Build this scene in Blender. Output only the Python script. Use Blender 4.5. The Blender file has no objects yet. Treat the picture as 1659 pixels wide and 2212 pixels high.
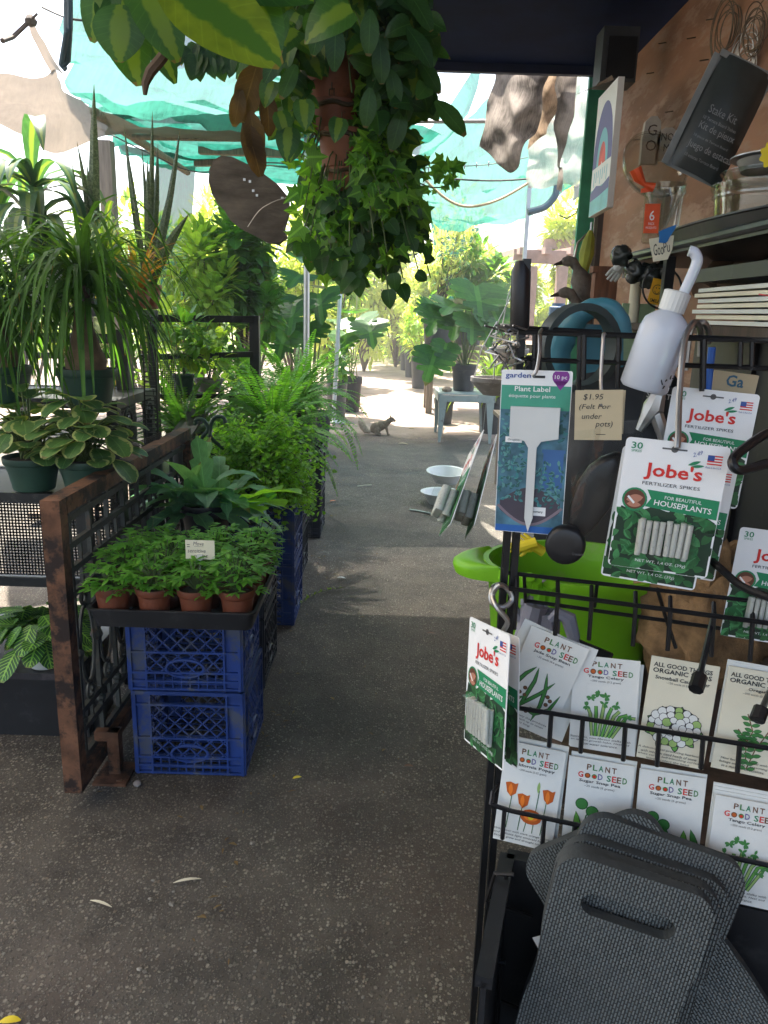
import bpy, math, random
from mathutils import Vector, Matrix, noise
R = math.radians
rnd = random.Random(11)
V = Vector
Z = V((0, 0, 1))
sc = bpy.context.scene
COL = sc.collection

# ------------------------------------------------------------------ camera
FPX, CX, CY = 1661.0, 829.5, 1106.0
PITCH, ROLL, HC = R(14.5), R(1.7), 1.4
_f = V((0, math.cos(PITCH), -math.sin(PITCH)))
_u0 = V((0, math.sin(PITCH), math.cos(PITCH)))
_r0 = V((1, 0, 0))
_r = _r0 * math.cos(ROLL) + _u0 * math.sin(ROLL)
_u = _u0 * math.cos(ROLL) - _r0 * math.sin(ROLL)
CAM = V((0, 0, HC))
def make_camera():
    cd = bpy.data.cameras.new('camera'); co = bpy.data.objects.new('camera', cd); COL.objects.link(co)
    m = Matrix.Identity(4)
    for i in range(3):
        m[i][0] = _r[i]; m[i][1] = _u[i]; m[i][2] = -_f[i]; m[i][3] = CAM[i]
    co.matrix_world = m
    cd.sensor_fit = 'HORIZONTAL'; cd.sensor_width = 36; cd.lens = 36 * FPX / 1659.0
    cd.clip_start = 0.02; cd.clip_end = 600
    sc.camera = co
make_camera()
def ray(px, py):
    return _f + _r * ((px - CX) / FPX) - _u * ((py - CY) / FPX)
def gz(px, py, z=0.0):
    d = ray(px, py); return CAM + d * ((z - HC) / d.z)
def gy(px, py, y):
    d = ray(px, py); return CAM + d * (y / d.y)
def gx(px, py, x):
    d = ray(px, py); return CAM + d * (x / d.x)
RA = R(15.4)
RU = V((math.cos(RA), -math.sin(RA), 0)); RN = V((-math.sin(RA), -math.cos(RA), 0))
RP = gy(1075, 1400, .86)
def rk(px, py, off=0.0):
    d = ray(px, py); return CAM + d * (((RP + RN * off - CAM).dot(RN)) / d.dot(RN))

# ------------------------------------------------------------------ objects
def basis_chain(o):
    m = o.matrix_basis.copy()
    while o.parent:
        o = o.parent; m = o.matrix_basis @ m
    return m
def tag(o, label=None, cat=None, group=None, kind=None):
    if label: o['label'] = label
    if cat: o['category'] = cat
    if group: o['group'] = group
    if kind: o['kind'] = kind
    return o
def thing(name, label, cat, loc=(0, 0, 0), rz=0, group=None, M=None):
    o = bpy.data.objects.new(name, None); COL.objects.link(o)
    o.empty_display_size = .05
    if M is not None: o.matrix_basis = M
    else:
        o.location = loc; o.rotation_euler = (0, 0, rz)
    return tag(o, label, cat, group)
def kids(o): return [c for c in bpy.data.objects if c.parent == o]
def dup(o, label=None, M=None, loc=None, rz=None, group=None, s=None):
    def cp(a, par):
        c = a.copy(); COL.objects.link(c)
        if par is not None: c.parent = par
        for k in tree.get(a.name, []): cp(k, c)
        return c
    tree = {}
    for k in bpy.data.objects:
        if k.parent: tree.setdefault(k.parent.name, []).append(k)
    r = cp(o, None)
    if M is not None: r.matrix_basis = M
    if loc is not None: r.location = loc
    if rz is not None: r.rotation_euler = (0, 0, rz)
    if s is not None: r.scale = (s, s, s) if not hasattr(s, '__len__') else s
    if label: r['label'] = label
    if group: r['group'] = group
    return r

class MB:
    def __init__(s): s.v = []; s.f = []; s.m = []; s.uv = []
    def V(s, p, uv=(0.5, 0.5)):
        s.v.append((p[0], p[1], p[2])); s.uv.append(uv); return len(s.v) - 1
    def F(s, idx, m=0): s.f.append(tuple(idx)); s.m.append(m)
    def geo(s, vs, fs, M=None, m=0):
        b = len(s.v)
        for p in vs:
            s.V(M @ V(p) if M is not None else p)
        for f in fs: s.F([b + i for i in f], m)
    def box(s, c, sz, rot=None, m=0):
        c = V(c); h = V(sz) * .5; b = len(s.v)
        for x in (-1, 1):
            for y in (-1, 1):
                for z in (-1, 1):
                    p = V((x * h.x, y * h.y, z * h.z))
                    if rot is not None: p = rot @ p
                    s.V(c + p)
        for f in ((0, 1, 3, 2), (4, 6, 7, 5), (0, 4, 5, 1), (2, 3, 7, 6), (0, 2, 6, 4), (1, 5, 7, 3)):
            s.F([b + i for i in f], m)
        return s
    def bar(s, p, q, w, h=None, up=Z, m=0):
        p = V(p); q = V(q); d = q - p; L = d.length
        if L < 1e-7: return s
        d = d / L; x = d.cross(up)
        if x.length < 1e-4: x = d.cross(V((1, 0, 0)))
        x.normalize(); z = x.cross(d)
        rot = Matrix((x, d, z)).transposed()
        return s.box((p + q) * .5, (w, L, h or w), rot, m)
    def tube(s, pts, r, n=6, m=0, closed=False, cap=True):
        pts = [V(p) for p in pts]; N = len(pts); rings = []
        rr = r if hasattr(r, '__len__') else [r] * N
        nrm = None
        for i in range(N):
            a = pts[i - 1] if (i > 0 or closed) else pts[i]
            b = pts[(i + 1) % N] if (i < N - 1 or closed) else pts[i]
            t = (b - a)
            if t.length < 1e-9: t = V((0, 0, 1))
            t.normalize()
            if nrm is None:
                nrm = t.cross(V((0.3, 0.2, 1)) if abs(t.z) < .9 else V((1, .2, 0))); nrm.normalize()
            else:
                nrm = nrm - t * nrm.dot(t)
                if nrm.length < 1e-6: nrm = t.orthogonal()
                nrm.normalize()
            bn = t.cross(nrm); ring = []
            for k in range(n):
                a_ = 2 * math.pi * k / n
                ring.append(s.V(pts[i] + (nrm * math.cos(a_) + bn * math.sin(a_)) * rr[i], (k / n, i / max(1, N - 1))))
            rings.append(ring)
        for i in range(N if closed else N - 1):
            A = rings[i]; B = rings[(i + 1) % N]
            for k in range(n): s.F((A[k], A[(k + 1) % n], B[(k + 1) % n], B[k]), m)
        if cap and not closed:
            s.F(list(reversed(rings[0])), m); s.F(rings[-1], m)
        return s
    def lathe(s, prof, n=24, c=(0, 0, 0), m=0, rot=None, sx=1, sy=1, wob=0):
        c = V(c); rings = []
        for (r, z) in prof:
            ring = []
            for k in range(n):
                a = 2 * math.pi * k / n
                q = 1 + (wob * math.sin(3 * a + z * 20) if wob else 0)
                p = V((r * q * sx * math.cos(a), r * q * sy * math.sin(a), z))
                if rot is not None: p = rot @ p
                ring.append(s.V(c + p, (k / n, z)))
            rings.append(ring)
        for i in range(len(rings) - 1):
            A, B = rings[i], rings[i + 1]
            for k in range(n): s.F((A[k], A[(k + 1) % n], B[(k + 1) % n], B[k]), m)
        if prof[0][0] > 1e-5: s.F(list(reversed(rings[0])), m)
        if prof[-1][0] > 1e-5: s.F(rings[-1], m)
        return s
    def poly(s, pts, m=0):
        s.F([s.V(p) for p in pts], m); return s
    def prism(s, pts, M, t, m=0):
        """outline pts (x,z) in the local plane, thickness t along local +y"""
        a = [s.V(M @ V((x, 0, z)), (x, z)) for x, z in pts]; b = [s.V(M @ V((x, t, z)), (x, z)) for x, z in pts]
        n = len(pts); s.F(a, m); s.F(list(reversed(b)), m)
        for i in range(n):
            j = (i + 1) % n; s.F((a[i], b[i], b[j], a[j]), m)
        return s
    def leaf(s, b, d, L, W, droop=.4, fold=.12, n=4, m=0, up=Z, prof=None, tip=0.0, wave=0):
        d = V(d).normalized(); side = d.cross(up)
        if side.length < 1e-3: side = V((rnd.uniform(-1, 1), rnd.uniform(-1, 1), 0))
        side.normalize(); nr = side.cross(d)
        p = V(b); base = len(s.v); st = L / n
        for i in range(n + 1):
            t = i / n
            w = W * .5 * max((prof(t) if prof else math.sin(math.pi * min(1, t * .92 + .04)) ** .75), .03)
            a = droop * t
            dc = d * math.cos(a) - nr * math.sin(a); nc = nr * math.cos(a) + d * math.sin(a)
            wv = math.sin(t * 9 + L * 50) * wave * w if wave else 0
            s.V(p - side * w + nc * (fold * w + wv), (0, t)); s.V(p, (.5, t)); s.V(p + side * w + nc * (fold * w - wv), (1, t))
            if i < n: p = p + dc * st
        for i in range(n):
            a = base + i * 3
            s.F((a, a + 1, a + 4, a + 3), m); s.F((a + 1, a + 2, a + 5, a + 4), m)
        return p
    def outline(s, pts, b, d, up, sc_, m=0, cup=.1, center=(0, .45)):
        """flat leaf from a 2-D outline (x across, y along), fan about a centre"""
        d = V(d).normalized(); x = d.cross(up)
        if x.length < 1e-3: x = V((1, 0, 0))
        x.normalize(); nr = x.cross(d); b = V(b)
        def P(q):
            rr = abs(q[0]); yy = q[1]
            return b + x * (q[0] * sc_) + d * (q[1] * sc_) + nr * (sc_ * (cup * rr - cup * .9 * yy * yy))
        ids = [s.V(P(q), (q[0] * .5 + .5, q[1])) for q in pts]
        c = s.V(P(center), (.5, center[1])); n = len(ids)
        for i in range(n): s.F((c, ids[i], ids[(i + 1) % n]), m)
    def build(s, name, mats, parent=None, world=True, smooth=35, label=None, kind=None):
        me = bpy.data.meshes.new(name)
        vs = s.v
        if parent is not None and world:
            Mi = basis_chain(parent).inverted(); vs = [tuple(Mi @ V(p)) for p in s.v]
        me.from_pydata(vs, [], s.f)
        if not hasattr(mats, '__len__'): mats = [mats]
        for x in mats: me.materials.append(x)
        if len(mats) > 1: me.polygons.foreach_set('material_index', s.m)
        uvl = me.uv_layers.new(name='UVMap')
        n = len(me.loops); li = [0] * n; me.loops.foreach_get('vertex_index', li)
        flat = [0.0] * (2 * n)
        for i, vi in enumerate(li):
            flat[2 * i], flat[2 * i + 1] = s.uv[vi]
        uvl.data.foreach_set('uv', flat)
        if smooth:
            me.polygons.foreach_set('use_smooth', [True] * len(me.polygons))
            if smooth < 180: me.set_sharp_from_angle(angle=R(smooth))
        me.update()
        o = bpy.data.objects.new(name, me); COL.objects.link(o)
        if parent is not None: o.parent = parent
        if label: o['label'] = label
        if kind: o['kind'] = kind
        return o

# ------------------------------------------------------------------ text
_tc = {}
def text_geo(s, bold=0.0, shear=0.0, align='CENTER', spacing=1.0, leading=1.0):
    k = (s, bold, shear, align, spacing, leading)
    if k in _tc: return _tc[k]
    cu = bpy.data.curves.new('t', 'FONT'); cu.body = s; cu.size = 1; cu.align_x = align
    cu.offset = bold; cu.shear = shear; cu.resolution_u = 2; cu.space_character = spacing; cu.space_line = leading
    o = bpy.data.objects.new('t', cu); COL.objects.link(o)
    dg = bpy.context.evaluated_depsgraph_get()
    me = bpy.data.meshes.new_from_object(o.evaluated_get(dg))
    vs = [tuple(v.co) for v in me.vertices]; fs = [tuple(p.vertices) for p in me.polygons]
    bpy.data.objects.remove(o); bpy.data.curves.remove(cu); bpy.data.meshes.remove(me)
    xs = [v[0] for v in vs]; ys = [v[1] for v in vs]
    _tc[k] = (vs, fs, min(xs), max(xs), min(ys), max(ys))
    return _tc[k]

def smooth_pts(pts, k=5):
    pts = [V(p) for p in pts]; o = []; n = len(pts)
    if n < 3: return pts
    for i in range(n - 1):
        a, b, c, d = pts[max(0, i - 1)], pts[i], pts[i + 1], pts[min(n - 1, i + 2)]
        for j in range(k):
            t = j / k
            o.append((b * 2 + (c - a) * t + (a * 2 - b * 5 + c * 4 - d) * t * t + (b * 3 - a - c * 3 + d) * t ** 3) * .5)
    o.append(pts[-1]); return o

def frame3(TL, TR, BL):
    """matrix with origin at the top-left corner, x along the top, z up, y away from the viewer; plus width and height"""
    x = TR - TL; w = x.length; x.normalize()
    dn = BL - TL; h = dn.length
    z = -(dn - x * dn.dot(x)); z.normalize(); y = z.cross(x)
    m = Matrix.Identity(4)
    for i in range(3): m[i][0] = x[i]; m[i][1] = y[i]; m[i][2] = z[i]; m[i][3] = TL[i]
    return m, w, h

class Print(MB):
    """printing on a flat card of size w x h whose top-left corner is the frame's origin; u,v run 0..1 right and down"""
    def __init__(s, M, w, h): super().__init__(); s.M = M; s.w = w; s.h = h
    def P(s, u, v, k=1):
        u = min(.995, max(.005, u)); v = min(.997, max(.003, v))
        return s.M @ V((u * s.w, -.00022 * k, -v * s.h))
    def rect(s, u0, v0, u1, v1, m=0, k=1): return s.poly([s.P(u0, v0, k), s.P(u0, v1, k), s.P(u1, v1, k), s.P(u1, v0, k)], m)
    def pg(s, uv, m=0, k=1): return s.poly([s.P(u, v, k) for u, v in uv], m)
    def disc(s, u, v, r, m=0, k=1, n=16, ry=None):
        a = s.w / s.h
        return s.pg([(u + r * math.cos(2 * math.pi * i / n), v - (ry or r * a) * math.sin(2 * math.pi * i / n)) for i in range(n)], m, k)
    def strip(s, pts, ws, m=0, k=1):
        a = s.w / s.h; n = len(pts); L = []; Rr = []
        for i in range(n):
            p = pts[max(0, i - 1)]; q = pts[min(n - 1, i + 1)]
            dx = (q[0] - p[0]); dy = (q[1] - p[1]) / a; l = math.hypot(dx, dy) or 1
            w = (ws[i] if hasattr(ws, '__len__') else ws) * .5
            nx, ny = -dy / l * w, dx / l * w * a
            L.append((pts[i][0] + nx, pts[i][1] + ny)); Rr.append((pts[i][0] - nx, pts[i][1] - ny))
        for i in range(n - 1): s.pg([L[i], Rr[i], Rr[i + 1], L[i + 1]], m, k)
    def lens(s, p, q, w, m=0, k=1, bend=0, n=7):
        pts = []; a = s.w / s.h
        for i in range(n):
            t = i / (n - 1); bx = -(q[1] - p[1]) / a * bend * math.sin(math.pi * t); by = (q[0] - p[0]) * a * bend * math.sin(math.pi * t)
            pts.append((p[0] + (q[0] - p[0]) * t + bx, p[1] + (q[1] - p[1]) * t + by))
        s.strip(pts, [max(.004, w * math.sin(math.pi * i / (n - 1)) ** .7) for i in range(n)], m, k)
    def text(s, t, u, v, hv, wu=None, m=0, k=2, bold=0, shear=0, align='CENTER', rot=0, spacing=1, leading=1):
        vs, fs, x0, x1, y0, y1 = text_geo(t, bold, shear, align, spacing, leading)
        sy = hv * s.h / (y1 - y0); sx = (wu * s.w / (x1 - x0)) if wu else sy * .95
        cx = (x0 + x1) / 2; cy = (y0 + y1) / 2; c, sn = math.cos(rot), math.sin(rot)
        out = []
        for p in vs:
            X = (p[0] - cx) * sx; Y = (p[1] - cy) * sy
            out.append(s.M @ V((u * s.w + X * c - Y * sn, -.00022 * k, -v * s.h + X * sn + Y * c)))
        s.geo(out, fs, None, m)

# ------------------------------------------------------------------ materials
def _new(name):
    m = bpy.data.materials.new(name); m.use_nodes = True
    nt = m.node_tree; nt.nodes.clear()
    out = nt.nodes.new('ShaderNodeOutputMaterial')
    return m, nt, out
def _n(nt, t, **k):
    n = nt.nodes.new(t)
    for a, b in k.items(): setattr(n, a, b)
    return n
def c4(c): return (c[0], c[1], c[2], 1)
def _mix(nt, fac, a, b):
    x = _n(nt, 'ShaderNodeMix', data_type='RGBA')
    for sock, val in ((x.inputs[0], fac), (x.inputs[6], a), (x.inputs[7], b)):
        if hasattr(val, 'type') and hasattr(val, 'links'): nt.links.new(val, sock)
        elif isinstance(val, (int, float)): sock.default_value = val
        else: sock.default_value = c4(val)
    return x.outputs[2]
def _math(nt, op, a, b=0.0, clamp=False):
    x = _n(nt, 'ShaderNodeMath', operation=op); x.use_clamp = clamp
    for i, val in enumerate((a, b)):
        if hasattr(val, 'links'): nt.links.new(val, x.inputs[i])
        else: x.inputs[i].default_value = val
    return x.outputs[0]
def _ramp(nt, fac, stops):
    r = _n(nt, 'ShaderNodeValToRGB'); nt.links.new(fac, r.inputs[0])
    e = r.color_ramp.elements
    while len(e) > 1: e.remove(e[-1])
    e[0].position = stops[0][0]; e[0].color = c4(stops[0][1])
    for p, c in stops[1:]:
        x = e.new(p); x.color = c4(c)
    return r.outputs[0]
def _noise(nt, vec, scale, detail=4, rough=.6):
    x = _n(nt, 'ShaderNodeTexNoise'); x.inputs['Scale'].default_value = scale; x.inputs['Detail'].default_value = detail
    x.inputs['Roughness'].default_value = rough
    if vec is not None: nt.links.new(vec, x.inputs['Vector'])
    return x.outputs[0]
def pm(name, col, rough=.55, metal=0.0, var=.2, vs=9, bump=0.0, bs=80, col2=None, spot=None, spot_s=30, spot_t=.62, trans=0, alpha=1.0, ior=1.45, stretch=None, spec=.5):
    m, nt, out = _new(name)
    b = _n(nt, 'ShaderNodeBsdfPrincipled')
    tc = _n(nt, 'ShaderNodeTexCoord'); vec = tc.outputs['Object']
    if stretch:
        mp = _n(nt, 'ShaderNodeMapping'); mp.inputs['Scale'].default_value = stretch
        nt.links.new(vec, mp.inputs[0]); vec = mp.outputs[0]
    f = _noise(nt, vec, vs)
    lo = tuple(c * (1 - var) for c in col); hi = col2 or tuple(min(1, c * (1 + var)) for c in col)
    c = _ramp(nt, f, [(.32, lo), (.68, hi)])
    if spot:
        g = _noise(nt, vec, spot_s, 5, .7)
        gf = _ramp(nt, g, [(spot_t - .05, (0, 0, 0)), (spot_t + .05, (1, 1, 1))])
        c = _mix(nt, gf, c, spot)
    nt.links.new(c, b.inputs['Base Color'])
    b.inputs['Roughness'].default_value = rough; b.inputs['Metallic'].default_value = metal
    b.inputs['IOR'].default_value = ior; b.inputs['Specular IOR Level'].default_value = spec
    if trans: b.inputs['Transmission Weight'].default_value = trans
    if alpha < 1: b.inputs['Alpha'].default_value = alpha
    if bump:
        bn = _n(nt, 'ShaderNodeBump'); bn.inputs['Strength'].default_value = bump; bn.inputs['Distance'].default_value = .004
        nt.links.new(_noise(nt, vec, bs, 5), bn.inputs['Height']); nt.links.new(bn.outputs[0], b.inputs['Normal'])
    nt.links.new(b.outputs[0], out.inputs[0])
    return m
def leafm(name, c1, c2, tr=.35, rough=.42, pat=None, c3=None, tcol=None):
    """leaf: colour varies from leaf to leaf; pat puts margins, stripes or veins along the leaf's own uv"""
    m, nt, out = _new(name)
    g = _n(nt, 'ShaderNodeNewGeometry'); ri = g.outputs['Random Per Island']
    col = _mix(nt, ri, c1, c2)
    uv = _n(nt, 'ShaderNodeUVMap'); sx = _n(nt, 'ShaderNodeSeparateXYZ'); nt.links.new(uv.outputs[0], sx.inputs[0])
    ax = _math(nt, 'MULTIPLY', _math(nt, 'ABSOLUTE', _math(nt, 'SUBTRACT', sx.outputs[0], .5)), 2.0)
    tc = _n(nt, 'ShaderNodeTexCoord'); nz = _noise(nt, tc.outputs['Object'], 55, 2)
    # midrib, faint side veins, mottling, and browned tips on some leaves
    mot = _ramp(nt, _noise(nt, tc.outputs['Object'], 24, 3), [(.3, (.72, .74, .7)), (.7, (1.18, 1.12, 1.05))])
    mm = _n(nt, 'ShaderNodeMix', data_type='RGBA', blend_type='MULTIPLY'); mm.inputs[0].default_value = 1
    nt.links.new(col, mm.inputs[6]); nt.links.new(mot, mm.inputs[7]); col = mm.outputs[2]
    sv = _math(nt, 'FRACT', _math(nt, 'SUBTRACT', _math(nt, 'MULTIPLY', sx.outputs[1], 9.0), _math(nt, 'MULTIPLY', ax, 1.8)))
    vn = _math(nt, 'MULTIPLY', _math(nt, 'GREATER_THAN', sv, .88), .13)
    vn = _math(nt, 'MAXIMUM', vn, _math(nt, 'MULTIPLY', _math(nt, 'LESS_THAN', ax, .05), .35))
    col = _mix(nt, vn, col, tuple(min(1, c * 1.7 + .02) for c in c2))
    tipf = _math(nt, 'MULTIPLY', _math(nt, 'GREATER_THAN', _math(nt, 'ADD', sx.outputs[1], _math(nt, 'MULTIPLY', ri, .12)), 1.03), .8)
    col = _mix(nt, tipf, col, (.16, .11, .04))
    if pat:
        if pat == 'margin':
            e = _math(nt, 'ADD', ax, _math(nt, 'MULTIPLY', _math(nt, 'SUBTRACT', nz, .5), .9))
            f = _ramp(nt, e, [(.72, (0, 0, 0)), (.8, (1, 1, 1))])
        elif pat == 'stripe':
            f = _ramp(nt, ax, [(.22, (1, 1, 1)), (.34, (0, 0, 0))])
        elif pat == 'half':
            e = _math(nt, 'ADD', ax, _math(nt, 'MULTIPLY', _math(nt, 'SUBTRACT', nz, .5), .35))
            f = _ramp(nt, e, [(.3, (1, 1, 1)), (.42, (0, 0, 0))])
        elif pat == 'veins':
            q = _math(nt, 'SUBTRACT', _math(nt, 'MULTIPLY', sx.outputs[1], 8.0), _math(nt, 'MULTIPLY', ax, 2.2))
            fr = _math(nt, 'ABSOLUTE', _math(nt, 'SUBTRACT', _math(nt, 'FRACT', q), .5))
            e = _math(nt, 'MAXIMUM', _math(nt, 'GREATER_THAN', fr, .38), _math(nt, 'LESS_THAN', ax, .09))
            f = e
        elif pat == 'bands':
            q = _math(nt, 'ADD', _math(nt, 'MULTIPLY', sx.outputs[1], 26.0), _math(nt, 'MULTIPLY', nz, 4.0))
            f = _math(nt, 'MULTIPLY', _math(nt, 'GREATER_THAN', _math(nt, 'FRACT', q), .6), .7)
        col = _mix(nt, f, col, c3)
    b = _n(nt, 'ShaderNodeBsdfPrincipled'); b.inputs['Roughness'].default_value = rough; b.inputs['Specular IOR Level'].default_value = .28
    nt.links.new(col, b.inputs['Base Color'])
    t = _n(nt, 'ShaderNodeBsdfTranslucent')
    mul = _n(nt, 'ShaderNodeMix', data_type='RGBA', blend_type='MULTIPLY'); mul.inputs[0].default_value = 1
    nt.links.new(col, mul.inputs[6]); mul.inputs[7].default_value = c4(tcol or (2.6, 2.4, .9))
    nt.links.new(mul.outputs[2], t.inputs[0])
    mx = _n(nt, 'ShaderNodeMixShader'); mx.inputs[0].default_value = tr
    nt.links.new(b.outputs[0], mx.inputs[1]); nt.links.new(t.outputs[0], mx.inputs[2]); nt.links.new(mx.outputs[0], out.inputs[0])
    return m
def clothm(name, col, open_=.3, transl=.6, tcol=None, fine=700, var=.15, ns=3.0):
    """woven shade cloth: lets light through its holes and through its threads"""
    m, nt, out = _new(name)
    tc = _n(nt, 'ShaderNodeTexCoord'); uv = _n(nt, 'ShaderNodeUVMap')
    nz = _noise(nt, tc.outputs['Object'], ns, 5)
    mp = _n(nt, 'ShaderNodeMapping'); mp.inputs['Scale'].default_value = (14, 2.2, 1); nt.links.new(uv.outputs[0], mp.inputs[0])
    stk = _noise(nt, mp.outputs[0], 4.0, 3)  # stretched streaks in the colour imitate the shading of folds
    nz = _math(nt, 'ADD', _math(nt, 'MULTIPLY', nz, .65), _math(nt, 'MULTIPLY', stk, .35))
    col_ = _ramp(nt, nz, [(.36, tuple(c * (1 - var) for c in col)), (.62, tuple(min(1, c * (1 + var)) for c in col))])
    wv = _n(nt, 'ShaderNodeTexWave'); wv.inputs['Scale'].default_value = fine; wv.inputs['Distortion'].default_value = 3
    wv.inputs['Detail'].default_value = 2
    nt.links.new(uv.outputs[0], wv.inputs[0])
    df = _n(nt, 'ShaderNodeBsdfDiffuse'); nt.links.new(col_, df.inputs[0])
    tl = _n(nt, 'ShaderNodeBsdfTranslucent')
    if tcol: nt.links.new(_ramp(nt, nz, [(.36, tuple(c * (1 - var) for c in tcol)), (.62, tuple(min(1, c * (1 + var)) for c in tcol))]), tl.inputs[0])
    else: nt.links.new(col_, tl.inputs[0])
    m1 = _n(nt, 'ShaderNodeMixShader'); m1.inputs[0].default_value = transl
    nt.links.new(df.outputs[0], m1.inputs[1]); nt.links.new(tl.outputs[0], m1.inputs[2])
    tr = _n(nt, 'ShaderNodeBsdfTransparent')
    m2 = _n(nt, 'ShaderNodeMixShader')
    fac = _math(nt, 'ADD', _math(nt, 'MULTIPLY', _math(nt, 'SUBTRACT', wv.outputs['Fac'], .5), min(.3, open_ * .8)), 1 - open_, True)
    nt.links.new(fac, m2.inputs[0]); nt.links.new(tr.outputs[0], m2.inputs[1]); nt.links.new(m1.outputs[0], m2.inputs[2])
    nt.links.new(m2.outputs[0], out.inputs[0])
    return m
def filmm(name, tint=(.95, .97, .97), gloss=.01, rough=.08, bump=.5):
    """thin clear plastic film"""
    m, nt, out = _new(name)
    tr = _n(nt, 'ShaderNodeBsdfTransparent'); tr.inputs[0].default_value = c4(tint)
    gl = _n(nt, 'ShaderNodeBsdfGlossy'); gl.inputs['Roughness'].default_value = rough
    lw = _n(nt, 'ShaderNodeLayerWeight'); lw.inputs[0].default_value = .35
    tc = _n(nt, 'ShaderNodeTexCoord')
    bn = _n(nt, 'ShaderNodeBump'); bn.inputs['Strength'].default_value = bump; bn.inputs['Distance'].default_value = .004
    nt.links.new(_noise(nt, tc.outputs['Object'], 25, 3), bn.inputs['Height']); nt.links.new(bn.outputs[0], gl.inputs['Normal'])
    f = _math(nt, 'ADD', _math(nt, 'MULTIPLY', lw.outputs['Fresnel'], .14), gloss, True)
    mx = _n(nt, 'ShaderNodeMixShader'); nt.links.new(f, mx.inputs[0])
    nt.links.new(tr.outputs[0], mx.inputs[1]); nt.links.new(gl.outputs[0], mx.inputs[2]); nt.links.new(mx.outputs[0], out.inputs[0])
    return m
def print_m(name, c): return pm(name, c, .5, var=.04)

M_ = {}
M_['black_metal'] = pm('black_metal', (.012, .012, .013), .38, .2, bump=.1)
M_['bench_metal'] = pm('bench_metal', (.016, .018, .018), .45, .3, var=.3, spot=(.05, .045, .04), spot_s=25)
M_['black_plastic'] = pm('black_plastic', (.014, .015, .017), .42, spot=(.035, .035, .036), spot_s=14)
M_['nursery_black'] = pm('nursery_black', (.022, .024, .027), .5, var=.3, spot=(.07, .065, .058), spot_s=9, spot_t=.66)
M_['green_pot'] = pm('green_pot', (.018, .055, .036), .5, var=.2, spot=(.04, .075, .055), spot_s=12, spot_t=.66)
M_['brown_pot'] = pm('brown_pot', (.16, .045, .02), .55, spot=(.12, .035, .02), spot_s=20)
M_['terracotta'] = pm('terracotta', (.24, .085, .045), .65, spot=(.15, .06, .035), spot_s=12)
M_['white_pot'] = pm('white_pot', (.6, .62, .6), .4, var=.05)
M_['grey_pot'] = pm('grey_pot', (.24, .22, .21), .75, bump=.3, spot=(.36, .34, .31))
M_['soil'] = pm('soil', (.035, .024, .016), .95, var=.5, vs=60, bump=.8, bs=120, spot=(.12, .09, .06), spot_s=90)
M_['blue_crate'] = pm('blue_crate', (.014, .045, .2), .5, var=.35, vs=5, spot=(.07, .085, .13), spot_s=11, spot_t=.58)
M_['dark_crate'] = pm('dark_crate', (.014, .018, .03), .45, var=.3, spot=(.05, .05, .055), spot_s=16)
M_['green_crate'] = pm('green_crate', (.03, .1, .075), .5)
M_['rust'] = pm('rust', (.14, .065, .034), .75, .2, var=.5, vs=14, bump=.5, bs=60, spot=(.022, .013, .01), spot_s=9, spot_t=.52)
M_['iron'] = pm('iron', (.05, .055, .05), .65, .3, var=.4, bump=.4, spot=(.09, .06, .04), spot_s=20)
M_['steel'] = pm('steel', (.45, .46, .47), .38, .85, var=.12, bump=.05)
M_['wire'] = pm('wire', (.35, .34, .32), .35, .9)
M_['rusty_wire'] = pm('rusty_wire', (.12, .09, .06), .55, .6)
M_['wood_grey'] = pm('wood_grey', (.2, .15, .11), .8, var=.35, stretch=(14, 14, 1.2), vs=3, bump=.4)
M_['wood_dark'] = pm('wood_dark', (.055, .035, .024), .75, var=.4, stretch=(10, 10, 1), vs=4, bump=.5)
M_['lime'] = pm('lime', (.17, .45, .012), .42, var=.14, vs=4, spot=(.22, .4, .06), spot_s=14, spot_t=.6)
M_['paper'] = pm('paper', (.72, .74, .7), .75, var=.04, vs=20, bump=.05)
M_['kraft'] = pm('kraft', (.5, .42, .27), .8, var=.06)
M_['cream'] = pm('cream', (.7, .67, .52), .75, var=.05)
M_['ink'] = print_m('ink', (.02, .022, .025)); M_['inkgrey'] = print_m('inkgrey', (.1, .1, .1))
M_['inkblue'] = print_m('inkblue', (.03, .08, .3)); M_['red'] = print_m('red', (.62, .025, .02))
M_['bgreen'] = print_m('bgreen', (.01, .22, .09)); M_['lgreen'] = print_m('lgreen', (.12, .36, .06)); M_['dgreen'] = print_m('dgreen', (.02, .11, .03))
M_['mgreen'] = print_m('mgreen', (.05, .22, .05)); M_['pgreen'] = print_m('pgreen', (.3, .46, .14)); M_['white'] = print_m('white', (.82, .83, .82))
M_['orange'] = print_m('orange', (.78, .2, .02)); M_['dorange'] = print_m('dorange', (.5, .1, .01)); M_['brown'] = print_m('brown', (.16, .07, .03))
M_['purple'] = print_m('purple', (.2, .03, .25)); M_['yellow'] = print_m('yellow', (.75, .6, .03)); M_['skin'] = print_m('skin', (.45, .2, .13))
M_['pblue'] = print_m('pblue', (.03, .12, .2)); M_['teal'] = print_m('teal', (.04, .2, .22)); M_['lblue'] = print_m('lblue', (.2, .5, .6)); M_['violet'] = print_m('violet', (.12, .1, .3))
M_['film'] = filmm('film'); M_['spike'] = pm('spike', (.5, .5, .45), .85, var=.1, spot=(.32, .31, .28), spot_s=300, bump=.3, bs=300)
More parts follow.
